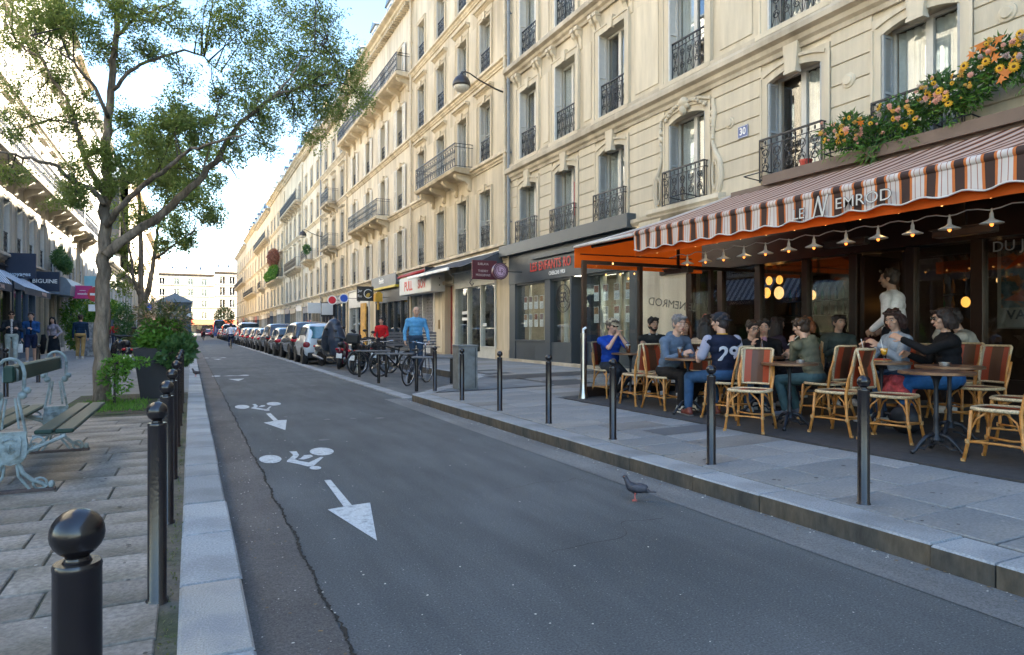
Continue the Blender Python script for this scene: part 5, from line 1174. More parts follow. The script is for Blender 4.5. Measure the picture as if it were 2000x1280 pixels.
def maple_mesh():
    b = MB(); P = []
    for k in range(5):
        a = R(-20 + k * 55); rr = .16 if k == 2 else .13
        P += [(rr * math.cos(a), rr * math.sin(a)), (.06 * math.cos(a + .45), .06 * math.sin(a + .45))]
    b.prism(P, 0, .006, 'y'); return b.mesh('maple_leaf', leafmat('leaf_autumn', (.55, .06, .02), (.75, .32, .03), trans=.2))
MP = maple_mesh()
fr = random.Random(12)
for k in range(270):
    c = cl[fr.randint(0, len(cl) - 1)]; x = c[0][0] - .22 - fr.random() * .07; y = c[0][1] + fr.uniform(-.1, .1); z = c[0][2] + fr.uniform(-.2, .22)
    link(FM[fr.choice((0, 0, 1, 1, 2, 2, 3))], 'flower', pl, (x, y, z), rot=(fr.uniform(-.5, .5), fr.uniform(0, 6), PI / 2 + fr.uniform(-.8, .5)), scale=[fr.uniform(.3, .85)] * 3)
for (y, z, s) in [(5.18, 5.02, .7), (5.05, 4.92, .85), (4.95, 5.02, .8), (5.28, 4.95, .6), (5.0, 4.8, .6), (4.88, 4.56, .7), (4.93, 4.5, .6), (4.8, 4.66, .6), (6.9, 4.5, .5), (7.15, 4.4, .45)]:
    link(MP, 'maple_leaf', pl, (-.3, y, z), rot=(fr.uniform(-.4, .4), fr.uniform(0, 6), PI / 2 + fr.uniform(-.6, .3)), scale=[s] * 3)
# red pot and white dish on the balcony ledge
rp = thing('flower_pot', 'red plastic pot standing behind the first floor railing left of the flowers', 'flower pot', (9.93, 8.45, 4.16)); b = MB(); b.lathe([(.08, 0), (.105, .16), (.115, .16), (.115, .19), (.09, .19)], 14); b.obj('pot', mat('pot_red', (.5, .05, .03), .5), rp, smooth=True, ang=40)
# ---- pendant lamps under the valance and their cable
cable = thing('lamp_cable', 'white cable sagging between the pendant lamps under the awning', 'cable', (6.5, 0, 0))
ly = [3.52, 3.89, 4.25, 4.62, 5.0, 5.42, 5.78, 6.14, 6.5, 6.87, 7.22, 7.6, 3.15]
pp = []
for k in range(60):
    y = 2.4 + k * .095; pp.append((0, y, 2.40 + .018 * math.cos(2 * PI * y / .37)))
b = MB(); b.tube(pp, .006, 5); b.obj('wire', mat('cable_white', (.5, .5, .5), .6), cable)
def pend():
    o = thing('pendant_lamp', 'x', 'lamp'); M_en = mat('lamp_enamel', (.60, .60, .58), .35)
    b = MB(); b.lathe([(.094, 0), (.096, .004), (.03, .036), (.018, .05), (.016, .09), (.01, .10), (.006, .14)], 20); b.obj('shade', M_en, o, smooth=True, ang=50)
    b = MB(); b.lathe([(.092, -.001), (.03, .03), (.004, .032)], 20); b.obj('shade_inside', mat('enamel_inside', (.65, .6, .5), .4), o, smooth=True)
    b = MB(); b.ell((0, 0, -.006), (.017, .017, .022), 8, 6); b.obj('bulb', mat('bulb_glow', (1, .4, .12), .5, emit=.22, ecol=(1, .26, .04)), o, smooth=True); return o
p0 = pend(); ords = ['fourteenth', 'twelfth']
names = {3.52: 'white cone lamp at the right end of the string, near the heater', 3.89: 'second white cone lamp from the right end of the string', 4.25: 'third white cone lamp from the right end of the string', 4.62: 'fourth white cone lamp from the right, above the open door', 5.0: 'fifth white cone lamp from the right end of the string', 5.42: 'sixth white cone lamp from the right end of the string', 5.78: 'seventh white cone lamp from the right end of the string', 6.14: 'eighth white cone lamp from the right end of the string', 6.5: 'ninth white cone lamp from the right end of the string', 6.87: 'tenth white cone lamp from the right end of the string', 7.22: 'eleventh white cone lamp from the right end of the string', 7.6: 'leftmost white cone lamp of the string by the orange flap', 3.15: 'white cone lamp cut off by the right edge of the photo'}
for k, y in enumerate(ly):
    if k == 0: o = p0; o.location = (6.5, y, 2.26); o['label'] = names[y]; o['group'] = 'white cone lamps strung under the awning'
    else: o = dup(p0, (6.5, y, 2.26), 0, names[y])
bulbs = thing('bulb_garland', 'garland of tiny warm bulbs hung along the inside of the awning front', 'garland', (6.3, 0, 0))
b = MB(); b.tube([(0, 2.2 + k * .2, 2.56 + .01 * math.sin(k)) for k in range(31)], .004, 4); b.obj('wire', M_iron, bulbs)
bmesh_ = MB(); bmesh_.ell((0, 0, 0), (.014, .014, .02), 8, 5); bmm = bmesh_.mesh('bulb', mat('bulb_gold', (1, .6, .25), .5, emit=.3, ecol=(1, .45, .12)), True)
for k in range(14): link(bmm, 'bulb', bulbs, (0, 3.0 + k * .42, 2.47)); 
for (x, y, z) in [(.2, 9.7, 2.26), (.5, 9.7, 2.28), (.8, 9.7, 2.3), (.6, 9.6, 2.2), (0, 9.2, 2.4)]: link(bmm, 'bulb', bulbs, (x, y, z))
# strip lights and heaters under the awning
def heater(x, y, z, rz, lb):
    o = thing('patio_heater', lb, 'heater', (x, y, z), rz); b = MB(); b.box(-.33, .33, -.07, .07, -.03, .05); b.box(-.36, .36, -.09, .09, .05, .07); b.obj('housing', mat('heater_metal', (.12, .10, .09), .4, metal=.6), o, bevel=.005)
    b = MB(); b.box(-.3, .3, -.05, .05, -.035, -.03); b.obj('element', mat('heater_element', (.3, .26, .22), .3, metal=.7), o)
    b = MB(); b.box(-.02, .02, -.02, .02, .07, .45); b.obj('bracket', M_brown, o); o.rotation_euler = (0, R(0), rz)
heater(8.0, 4.62, 2.42, PI / 2, 'slim infrared heater under the awning at the right, above the woman in black'); heater(8.0, 9.6, 2.36, PI / 2, 'slim infrared heater under the awning at its left end'); heater(8.6, 6.6, 2.55, PI / 2, 'infrared heater under the awning above the open door')
for (x, y, z, lb) in [(7.2, 6.9, 2.95, 'left tilted glowing spotlight under the awning'), (7.2, 4.85, 2.98, 'right tilted glowing spotlight under the awning')]:
    o = thing('spotlight', lb, 'spotlight', (x, y, z)); o.rotation_euler = (0, .5, .3); b = MB(); b.box(-.05, .05, -.1, .1, -.03, .03); b.obj('housing', M_brown, o); b = MB(); b.box(-.045, .045, -.095, .095, -.036, -.031); b.obj('diffuser', mat('spot_glow', (1, .7, .3), .5, emit=6, ecol=(1, .6, .2)), o)
# glass wind screen at the left end with brown posts
sc_ = thing('glass_screen', 'brown framed glass wind screen at the left end of the terrace with NEMROD lettering', 'screen', (0, 9.45, 0))
for x in (5.86, 7.0, 8.6): b = MB(); b.box(x, x + .07, -.035, .035, gz(x) - .02, 2.40); b.obj('post', M_brown2, sc_)
b = MB(); b.box(5.86, 9.7, -.03, .03, 2.40, 2.46); b.box(5.93, 9.7, -.025, .025, .30, .36); b.obj('rail', M_brown2, sc_)
b = MB(); b.box(5.93, 9.7, -.02, .02, gz(6) , .30); b.obj('lower_panel', M_brown, sc_)
G_scr = glass('screen_glass', (.9, .92, .92), 1.2)
for a, c in ((5.93, 7.0), (7.07, 8.6)): b = MB(); b.box(a, c, -.004, .004, .36, 2.40); b.obj('pane', G_scr, sc_)
text('LE NEMROD', .2, mat('etched', (.22, .20, .17), .7), 'etched_lettering', sc_, (7.75, -.008, 1.75), (PI / 2, -.1, PI), ext=.001)
# steel ashtray post
ap = thing('ashtray_post', 'slim stainless steel ashtray post at the end of the glass screen', 'ashtray', (5.80, 9.32, gz(5.8)))
b = MB(); b.lathe([(.085, 0), (.085, .02), (.06, .12), (.042, .30), (.040, 1.0), (.046, 1.0), (.046, 1.08)], 18); b.obj('column', mat('brushed_steel', (.50, .48, .45), .28, metal=1, var=.1), ap, smooth=True, ang=40)
b = MB(); b.tube([(.0, 0, 1.08), (.0, 0, 1.14), (.05, 0, 1.17)], .02, 8); b.obj('head', M_whitep, ap)
# ---- bistro furniture
M_rat = mat('rattan_cane', (.50, .22, .055), .38, var=.3, vs=14, col2=(.36, .14, .03), c2s=6, c2t=(.5, .7))
M_wrap = mat('cane_binding', (.42, .24, .09), .6, var=.4, vs=60)
M_plw = mat('cream_binding', (.55, .42, .25), .55, var=.5, vs=90)
def weave_mat():
    m = bpy.data.materials.new('woven_panel'); m.use_nodes = True; n = m.node_tree.nodes; l = m.node_tree.links
    tc = n.new('ShaderNodeTexCoord'); sp = n.new('ShaderNodeSeparateXYZ'); l.new(tc.outputs['Object'], sp.inputs[0])
    ab = n.new('ShaderNodeMath'); ab.operation = 'ABSOLUTE'; l.new(sp.outputs[0], ab.inputs[0])
    m5 = n.new('ShaderNodeMath'); m5.operation = 'MULTIPLY'; m5.inputs[1].default_value = 4.5; l.new(ab.outputs[0], m5.inputs[0])
    cr = n.new('ShaderNodeValToRGB'); cr.color_ramp.interpolation = 'CONSTANT'; e = cr.color_ramp.elements; e[0].color = (.12, .045, .02, 1); e[1].position = .30; e[1].color = (.44, .06, .014, 1); x = e.new(.62); x.color = (.54, .43, .27, 1)
    l.new(m5.outputs[0], cr.inputs[0])
    # herringbone: diagonal stripes mirrored about the centre line
    ad = n.new('ShaderNodeMath'); ad.operation = 'ADD'; l.new(ab.outputs[0], ad.inputs[0]); a2 = n.new('ShaderNodeMath'); a2.operation = 'ADD'; l.new(sp.outputs[1], a2.inputs[0]); l.new(sp.outputs[2], a2.inputs[1]); l.new(a2.outputs[0], ad.inputs[1])
    mu = n.new('ShaderNodeMath'); mu.operation = 'MULTIPLY'; mu.inputs[1].default_value = 62; l.new(ad.outputs[0], mu.inputs[0]); fr_ = n.new('ShaderNodeMath'); fr_.operation = 'FRACT'; l.new(mu.outputs[0], fr_.inputs[0])
    gt = n.new('ShaderNodeMath'); gt.operation = 'GREATER_THAN'; gt.inputs[1].default_value = .58; l.new(fr_.outputs[0], gt.inputs[0])
    mx = n.new('ShaderNodeMix'); mx.data_type = 'RGBA'; l.new(gt.outputs[0], mx.inputs[0]); l.new(cr.outputs[0], mx.inputs[6])
    d = n.new('ShaderNodeVectorMath'); d.operation = 'SCALE'; d.inputs['Scale'].default_value = .28; l.new(cr.outputs[0], d.inputs[0]); l.new(d.outputs[0], mx.inputs[7])
    l.new(mx.outputs[2], n['Principled BSDF'].inputs['Base Color']); n['Principled BSDF'].inputs['Roughness'].default_value = .45
    bp = n.new('ShaderNodeBump'); bp.inputs['Strength'].default_value = .4; bp.inputs['Distance'].default_value = .003; l.new(fr_.outputs[0], bp.inputs['Height']); l.new(bp.outputs[0], n['Principled BSDF'].inputs['Normal']); return m
M_weave = weave_mat()
def chair_proto():
    o = thing('bistro_chair', 'x', 'chair'); sh = .455
    # seat
    b = MB(); P = []
    for k in range(20):
        a = 2 * PI * k / 20; ca, sa = math.cos(a), math.sin(a); e = 3.2; rx, ry = .215, .205
        P.append((rx * math.copysign(abs(ca) ** (2 / e), ca), ry * math.copysign(abs(sa) ** (2 / e), sa)))
    n = 20; b.v = [(x, y, sh - .012) for x, y in P] + [(x, y, sh) for x, y in P] + [(x * .5, y * .5, sh - .006) for x, y in P] + [(0, 0, sh - .008)]
    b.f = [(i, (i + 1) % n, (i + 1) % n + n, i + n) for i in range(n)] + [(i + n, (i + 1) % n + n, (i + 1) % n + 2 * n, i + 2 * n) for i in range(n)] + [(i + 2 * n, (i + 1) % n + 2 * n, 3 * n) for i in range(n)] + [tuple(range(n))[::-1]]
    b.m = [0] * len(b.f); b.obj('seat', M_weave, o, smooth=True, ang=50)
    b = MB(); b.tube([(x, y, sh - .006) for x, y in P + P[:2]], .017, 8); b.obj('seat_rim', M_plw, o, smooth=True)
    # back panel, curved
    def bk(x, t): return (x, -.195 - .03 * t - .05 * (1 - (x / .2) ** 2) - .04 * t * t, sh + .055 + .385 * t)
    b = MB(); nx_, nz = 10, 6
    for j in range(nz + 1):
        for i in range(nx_ + 1): w_ = .155 + .02 * j / nz; b.v.append(bk(-w_ + 2 * w_ * i / nx_, j / nz))
    for j in range(nz):
        for i in range(nx_): k = j * (nx_ + 1) + i; b.f.append((k, k + 1, k + nx_ + 2, k + nx_ + 1)); b.m.append(0)
    b.obj('backrest', M_weave, o, smooth=True)
    b = MB(); b.tube([bk(-.155 - .02 * t, t) for t in (0, .25, .5, .75, 1)] + [bk(x, 1.03) for x in (-.15, -.08, 0, .08, .15)] + [bk(.155 + .02 * t, t) for t in (1, .75, .5, .25, 0)] + [bk(x, 0) for x in (.1, 0, -.1, -.155)], .013, 7); b.obj('back_rim', M_plw, o, smooth=True)
    # legs
    for sx in (-1, 1):
        b = MB(); b.tube([(sx * .205, .225, 0), (sx * .19, .19, .2), (sx * .185, .175, sh - .02)], [.0155, .015, .015], 8); b.obj('leg', M_rat, o, smooth=True)
        b = MB(); b.tube([(sx * .215, -.255, 0), (sx * .19, -.19, .22), (sx * .18, -.175, sh - .02), (sx * .195, -.21, sh + .14), (sx * .185, -.255, sh + .28)], [.0155, .015, .015, .014, .012], 8); b.obj('leg', M_rat, o, smooth=True)
        b = MB(); b.tube([(sx * .175, -.18, sh - .02), (sx * .17, -.215, sh + .2), bk(sx * .172, 1)], .012, 7); b.obj('back_stile', M_rat, o, smooth=True)
        b = MB(); b.tube([(sx * .193, .195, .17), (sx * .13, 0, .165), (sx * .193, -.195, .17)], .011, 6); b.obj('stretcher', M_rat, o, smooth=True)
        for yy in (.19, -.19):
            s_ = 1 if yy > 0 else -1
            b = MB(); b.tube([(sx * .19, yy, .24), (sx * .17, yy * .75, .36), (sx * .175, yy * .35, sh - .025)], .009, 6); b.tube([(sx * .19, yy, .24), (sx * .14, yy * .96, .36), (sx * .06, yy * .92, sh - .025)], .009, 6); b.obj('brace', M_rat, o, smooth=True)
    for sy in (1, -1): b = MB(); b.tube([(-.193, sy * .2, .17), (0, sy * .12, .165), (.193, sy * .2, .17)], .010, 6); b.obj('stretcher', M_rat, o, smooth=True)
    b = MB()
    for sx in (-1, 1):
        for sy in (-1, 1):
            b.lathe([(.019, .155), (.02, .17), (.019, .19)], 8, c=(sx * .195, sy * .2)); b.lathe([(.018, 0), (.018, .025)], 8, c=(sx * .208, .228 if sy > 0 else -.258))
    b.obj('binding', M_wrap, o)
    return o
ch0 = chair_proto(); ch_used = [False]
def face(dx, dy): return math.atan2(dy, dx) - PI / 2
def chair(x, y, dx, dy, label, h=0):
    rz = face(dx, dy)
    z = gz(x) + .013
    if not ch_used[0]: o = ch0; ch_used[0] = True; o.location = (x, y, z); o.rotation_euler = (0, 0, rz); o['label'] = label
    else: o = dup(ch0, (x, y, z), rz, label)
    o['group'] = 'rattan bistro chairs on the terrace'; return o
def table_proto():
    o = thing('bistro_table', 'x', 'table'); M_top = mat('table_top', (.10, .05, .035), .28, var=.2, vs=6, col2=(.16, .09, .06), c2s=3); M_edge = mat('table_edge', (.20, .11, .06), .35, metal=.4)
    b = MB(); b.lathe([(.285, .715), (.295, .72), (.295, .735), (.288, .742), (.003, .742)], 32); b.obj('tabletop', M_top, o, smooth=True, ang=30)
    b = MB(); b.lathe([(.290, .712), (.303, .716), (.303, .738), (.296, .741)], 32); b.obj('rim', M_edge, o, smooth=True, ang=30)
    b = MB(); b.lathe([(.05, .12), (.035, .16), (.024, .2), (.02, .3), (.028, .33), (.02, .36), (.018, .6), (.03, .66), (.05, .70), (.12, .712)], 14); b.obj('column', M_iron, o, smooth=True, ang=60)
    b = MB(); b.tube([(.03, 0, .17), (.10, 0, .15), (.17, 0, .08), (.21, 0, .025), (.245, 0, .012)], [.022, .02, .016, .016, .022], 8); b.tube([(.03, 0, .08), (.09, 0, .07), (.12, 0, .04), (.17, 0, .05)], .010, 6); b.ell((.14, 0, .10), (.03, .012, .03), 7, 5); me = b.mesh('foot', M_iron, True)
    for k in range(3): link(me, 'foot', o, rz=R(30 + 120 * k))
    return o
tb0 = table_proto(); tb_used = [False]; TB = {}
def table(x, y, label, rz=0):
    z = gz(x) + .013
    if not tb_used[0]: o = tb0; tb_used[0] = True; o.location = (x, y, z); o['label'] = label
    else: o = dup(tb0, (x, y, z), rz, label)
    o['group'] = 'round bistro tables on the terrace'; return o
table(6.35, 8.78, 'small round table in front of the man in the blue t-shirt')
table(5.98, 6.98, 'round table holding the beers between the grey-haired man and the number 29 shirt', .5)
table(6.12, 5.43, 'round table on a black column in front of the boy in the olive hoodie', 1)
table(6.07, 3.75, 'empty round table nearest the camera on a cast iron tripod foot', .2)
table(6.85, 4.10, 'round table with the ashtray, directly behind the empty nearest one', .8)
table(6.98, 4.92, 'round table with two yellow drinks in front of the woman in pale denim', .4)
table(6.92, 6.62, 'round table with the cola bottle in the middle of the teenagers', .1)
table(7.25, 8.02, 'round table among the group against the cafe wall', .1)
chair(6.25, 9.22, .0, -1, 'rattan chair under the man in the blue t-shirt')
chair(6.05, 8.14, .1, 1, 'empty rattan chair seen from the side, back to back with the grey-haired man')
chair(6.06, 7.55, .05, -1, 'rattan chair under the grey-haired man in the blue sweatshirt')
chair(6.12, 6.42, -.3, .95, 'rattan chair under the man wearing the number 29')
chair(5.64, 5.55, -.89, -.46, 'empty chair with a red and cream woven back, turned towards the street before the teenagers')
chair(6.28, 4.90, -.1, 1, 'empty rattan chair with its brown back to us beside the boy in olive')
chair(6.95, 5.62, .0, 1, 'rattan chair under the boy in the olive hoodie')
chair(6.36, 4.36, .3, -.95, 'empty chair with a bright red and cream striped back facing the nearest table')
chair(6.13, 3.22, -.15, 1, 'large rattan chair nearest the camera at the right edge, back to us')
chair(7.0, 3.55, -.3, 1, 'chair with a cream herringbone back behind the nearest rattan chair')
chair(7.75, 4.35, -1, .2, 'rattan chair under the woman in black'); chair(7.75, 5.18, -1, .1, 'rattan chair under the woman in pale denim')
chair(7.1, 7.06, -.2, -1, 'rattan chair under the boy with glasses'); chair(7.45, 7.1, -.3, -1, 'rattan chair under the teenager in a black jacket')
chair(6.78, 7.62, .8, .6, 'rattan chair under the woman in beige with her back to us'); chair(7.35, 8.65, -.4, -1, 'rattan chair under the woman with long red-brown hair'); chair(7.85, 8.7, -.5, -1, 'rattan chair under the dark-haired man in the back row')
chair(7.1, 9.2, -.4, -1, 'rattan chair under the bearded man'); chair(7.95, 6.75, -.8, -.5, 'rattan chair under the red-haired woman'); chair(8.3, 4.9, -1, 0, 'empty rattan chair back seen between the woman in black and the right-hand chairs')
# drinks
G_gl = glass('drink_glass', (.95, .97, .97), 2.0)
def drink(x, y, zt, kind, label):
    o = thing({'beer': 'beer_glass', 'cock': 'cocktail_glass', 'cola': 'cola_bottle', 'ash': 'ashtray', 'cup': 'coffee_cup', 'water': 'water_glass'}[kind], label, {'beer': 'glass', 'cock': 'glass', 'cola': 'bottle', 'ash': 'ashtray', 'cup': 'cup', 'water': 'glass'}[kind], (x, y, gz(zt) + .013 + .743))
    if kind == 'beer':
        b = MB(); b.lathe([(.028, .004), (.036, .12)], 14); b.obj('beer', mat('beer_amber', (.42, .11, .015), .1), o, smooth=True); b = MB(); b.lathe([(.031, 0), (.041, .155), (.0395, .155), (.030, .004)], 14); b.obj('glass', G_gl, o, smooth=True); b = MB(); b.lathe([(.036, .12), (.037, .135)], 14); b.obj('foam', M_paper, o)
    elif kind == 'cock':
        b = MB(); b.lathe([(.03, 0), (.006, .012), (.006, .06), (.03, .09), (.042, .16), (.040, .16)], 14); b.obj('glass', G_gl, o, smooth=True); b = MB(); b.lathe([(.012, .075), (.029, .092), (.039, .15)], 14); b.obj('juice', mat('orange_juice', (.75, .36, .01), .3, emit=.0), o, smooth=True); b = MB(); b.tube([(.0, 0, .08), (-.04, .01, .25)], .004, 5); b.obj('straw', M_paper, o)
    elif kind == 'cola':
        b = MB(); b.lathe([(.03, 0), (.032, .03), (.027, .08), (.031, .13), (.013, .19), (.012, .235)], 14); b.obj('glass', mat('cola_glass', (.06, .03, .02), .08), o, smooth=True); b = MB(); b.lathe([(.0315, .085), (.0315, .125)], 14); b.obj('label_band', mat('cola_red', (.55, .02, .02), .4), o)
    elif kind == 'ash':
        b = MB(); b.lathe([(.045, 0), (.05, .03), (.044, .03), (.040, .01)], 16); b.obj('dish', mat('pewter', (.45, .42, .38), .35, metal=.8), o, smooth=True, ang=40)
    elif kind == 'cup':
        b = MB(); b.lathe([(.05, 0), (.055, .008), (.02, .01), (.033, .055), (.030, .055)], 14); b.obj('cup', M_whitep, o, smooth=True, ang=40)
    else:
        b = MB(); b.lathe([(.028, 0), (.034, .10), (.032, .10), (.026, .006)], 12); b.obj('glass', G_gl, o, smooth=True); b = MB(); b.lathe([(.026, .006), (.029, .05)], 12); b.obj('water', mat('pale_drink', (.5, .5, .3), .2), o)
    return o
drink(5.93, 7.08, 5.98, 'beer', 'half-full amber beer glass in front of the grey-haired man'); drink(6.1, 6.88, 5.98, 'beer', 'second amber beer glass nearer the man in the number 29 shirt'); drink(6.25, 8.7, 6.35, 'beer', 'beer glass on the table of the man in the blue t-shirt')
drink(6.82, 6.5, 6.92, 'cola', 'cola bottle with a red label on the teenagers table'); drink(6.85, 6.68, 6.92, 'water', 'pale yellow drink beside the cola bottle'); drink(7.02, 6.75, 6.92, 'cup', 'small white cup on the teenagers table')
drink(6.83, 5.02, 6.98, 'cock', 'left yellow cocktail with a straw in front of the woman in denim'); drink(6.85, 4.80, 6.98, 'cock', 'right yellow cocktail with a straw nearer the woman in black')
drink(6.8, 4.12, 6.85, 'ash', 'pewter ashtray on the table behind the empty nearest one'); drink(6.2, 5.35, 6.12, 'ash', 'small ashtray on the table before the boy in olive'); drink(7.0, 3.42, 7.0, 'cup', 'white cup by the chair with the herringbone back')
pz = thing('food_board', 'board with a red pizza between the two women', 'food', (7.02, 4.98, gz(6.98) + .757)); b = MB(); b.lathe([(.13, 0), (.13, .012)], 20); b.obj('board', M_wrap, pz); b = MB(); b.lathe([(.11, .012), (.115, .02), (.1, .024)], 20); b.obj('pizza', mat('pizza', (.5, .09, .04), .6, var=.4, vs=40), pz)
# ---------------------------------------------------------------- people
def cap(b, p0, p1, r0, r1, n=12, fl=None):
    p0 = Vector(p0); p1 = Vector(p1); d = p1 - p0; L = d.length; d = d.normalized() if L > 1e-6 else Vector((0, 0, 1))
    pts = []; rr = []
    for a in (80, 50, 20): pts.append(p0 - d * r0 * math.sin(R(a))); rr.append(r0 * math.cos(R(a)))
    for t in (0, .5, 1): pts.append(p0 + d * L * t); rr.append(r0 + (r1 - r0) * t)
    for a in (20, 50, 80): pts.append(p1 + d * r1 * math.sin(R(a))); rr.append(r1 * math.cos(R(a)))
    b.tube(pts, rr, n, flat=fl)
def remesh(o, v, sm=2, fac=.6):
    m = o.modifiers.new('skin_union', 'REMESH'); m.mode = 'VOXEL'; m.voxel_size = v; m.use_smooth_shade = True
    if sm: s = o.modifiers.new('relax', 'SMOOTH'); s.iterations = sm; s.factor = fac
    return o
def ik(S, W, l1, l2, pole):
    S = Vector(S); W = Vector(W); d = W - S; L = min(d.length, (l1 + l2) * .995); d.normalize()
    a = (l1 * l1 - l2 * l2 + L * L) / (2 * L); h = math.sqrt(max(l1 * l1 - a * a, 0)); pole = Vector(pole); q = pole - d * pole.dot(d); q.normalize()
    return S + d * a + q * h, S + d * L
SKINS = {'light': (.54, .33, .235), 'tan': (.38, .23, .16), 'brown': (.25, .12, .07)}
def cloth(c, nm=None): return mat('cloth_%d_%d_%d' % tuple(int(q * 250) for q in c), c, .85, var=.3, vs=6, bump=.9, bs=11, spec=.2)
def hand(b, Wr, dirv, palm, curl=.7, side=1, s=1.0):
    d = Vector(dirv).normalized(); p = Vector(palm); p = (p - d * p.dot(d)).normalized(); x = d.cross(p) * side
    c = Wr + d * .045 * s
    for k in (-1, 0, 1): cap(b, Wr + x * .012 * k * s, c + x * .022 * k * s + d * .035 * s, .019 * s, .016 * s, 8)
    for k, L in enumerate((.062, .072, .068, .052)):
        o = c + d * .042 * s + x * (.030 - .020 * k) * s; a = curl * .9
        m = o + (d * math.cos(a * .6) + p * math.sin(a * .6)) * L * .5 * s; e = m + (d * math.cos(a * 1.6) + p * math.sin(a * 1.6)) * L * .5 * s
        cap(b, o - d * .01, m, .0105 * s, .0095 * s, 6); cap(b, m, e, .0095 * s, .0082 * s, 6)
    o = Wr + d * .025 * s + x * .03 * s; m = o + (d * .6 + x * .7 + p * .3).normalized() * .032 * s; cap(b, o, m, .0125 * s, .0105 * s, 6); cap(b, m, m + (d + p * .5).normalized() * .028 * s, .0105 * s, .009 * s, 6)
def person(label, x, y, z, rz, pose='sit', s=1.0, lean=(0, .04), head=(0, 0), hands=None, feet=None, shirt=(.3, .3, .3), trou=(.05, .06, .08), shoe=(.5, .5, .5), hair=(.03, .02, .015), style='short', skin='light', sleeve='long', vox=.0085, open_=None, shorts=False, hood=False, glasses=None, capc=None, fem=False, beard=False, bulk=1.0, elbow=None, skirt=None, hipz=None, fine=True, collar=None, group='people at the cafe'):
    o = thing('person', label, 'person', (x, y, z), rz, group); o.scale = (s, s, s)
    M_s = mat('skin_' + skin, SKINS[skin], .5, var=.1, vs=18, spec=.35)
    sit = pose == 'sit'
    pz_ = hipz or (.545 if sit else .93); P = Vector((0, -.02 if sit else 0, pz_))
    ch = P + Vector((lean[0] * .7, lean[1] * .7, .30)); nk = P + Vector((lean[0], lean[1], .485)); sw = (.165 if fem else .185) * bulk ** .5
    shL = nk + Vector((-sw, 0, -.068)); shR = nk + Vector((sw, 0, -.068))
    hc = nk + Vector((lean[0] * .15, lean[1] * .35 + .02, .175)); HM = Matrix.Translation(hc) @ Matrix.Rotation(head[0], 4, 'Z') @ Matrix.Rotation(head[1], 4, 'X')
    kn, an = [], []
    for i, sx in enumerate((-1, 1)):
        hp = P + Vector((sx * .095, .03, -.02))
        if sit:
            ft = Vector(feet[i]) if feet else Vector((sx * .12, .36, .0)); ankle = ft + Vector((0, -.03, .085))
            k_, a_ = ik(hp, ankle, .43, .42, (0, .5, 1))
        else:
            ft = Vector(feet[i]) if feet else Vector((sx * .1, .02, 0)); ankle = ft + Vector((0, -.03, .085)); k_, a_ = ik(hp, ankle, .425, .42, (0, 1, .0))
        kn.append((hp, k_)); an.append((a_, ft))
    hd = hands or ([(-.13, .36, .80), (.13, .36, .80)] if sit else [(-.25, .06, .88 - .08), (.25, .06, .80)])
    el = []
    for i, (S, W) in enumerate(((shL, hd[0]), (shR, hd[1]))):
        sx = -1 if i == 0 else 1; e, w = ik(S, W, .28, .25, elbow[i] if elbow else (sx * .6, -.5, -1)); el.append((S, e, w))
    # body, one continuous surface
    b = MB(); B_ = bulk
    def torso(b, g, top=True, low=True):
        if low: b.ell(P + Vector((0, 0, -.0)), (.155 * B_ + g, .115 * B_ + g, .11 + g), 14, 9)
        for t, rx, ry in ((.25, .14, .105), (.45, .138, .10), (.65, .155, .108), (.82, .165, .108)):
            b.ell(P + (nk - P) * t, ((rx - (.012 if fem else 0)) * B_ + g, ry * B_ + g, .10 + g), 14, 9)
        if top:
            cap(b, shL, shR, .058 + g, .058 + g, 12)
            for S in (shL, shR): cap(b, nk + Vector((0, 0, -.02)), S + Vector((0, 0, .008)), .05 + g * .6, .048 + g, 10)
        if fem: 
            for sx in (-1, 1): b.ell(P + (nk - P) * .68 + Vector((sx * .065, .085, 0)), (.062 + g, .05 + g, .062 + g), 10, 7)
    torso(b, 0)
    cap(b, nk + Vector((0, -.005, -.05)), hc + Vector((0, -.015, -.05)), .058 if not fem else .05, .052 if not fem else .046, 12)
    b.ell((0, 0, .02), (.076, .096, .098), 16, 11, M=HM); b.ell((0, .022, -.045), (.058, .068, .068), 14, 9, M=HM); b.ell((0, .052, -.088), (.03, .03, .024), 10, 7, M=HM)
    cap_pts = [((0, .098, .012), (0, .122, -.022))]
    n_ = MB(); cap(n_, (0, .088, .018), (0, .110, -.022), .010, .0155, 8); n_.ell((0, .085, -.058), (.026, .014, .012), 8, 5); n_.ell((0, .083, .036), (.055, .016, .012), 10, 5)
    for sx in (-1, 1): n_.ell((sx * .079, -.005, -.005), (.012, .022, .034), 8, 6); n_.ell((sx * .045, .062, -.018), (.024, .024, .022), 8, 6)
    b.add(n_.v, n_.f, 0, HM)
    for i in (0, 1):
        S, e, w = el[i]; cap(b, S, e, .047 * B_ ** .5, .037, 10); cap(b, e, w, .038, .026, 10)
        dv = (w - e).normalized(); inw = Vector((1 if i == 0 else -1, .1, -.25)) if not sit else Vector((1 if i == 0 else -1, 0, -.6)); hand(b, w, dv, inw, .8, 1 if i == 0 else -1)
        hp, k_ = kn[i]; a_, ft = an[i]; cap(b, hp, k_, .078 * B_ ** .5, .052, 12); cap(b, k_, (k_ + a_) / 2 + Vector((0, -.012, 0)), .053, .048, 12); cap(b, (k_ + a_) / 2 + Vector((0, -.012, 0)), a_, .048, .034, 12); cap(b, a_ + Vector((0, -.03, -.045)), a_ + Vector((0, .12, -.05)), .034, .03, 10)
    remesh(b.obj('body', M_s, o), vox if fine else .012, 1 if fine else 2)
    # clothes
    b = MB(); torso(b, .016, low=True if not sit else True)
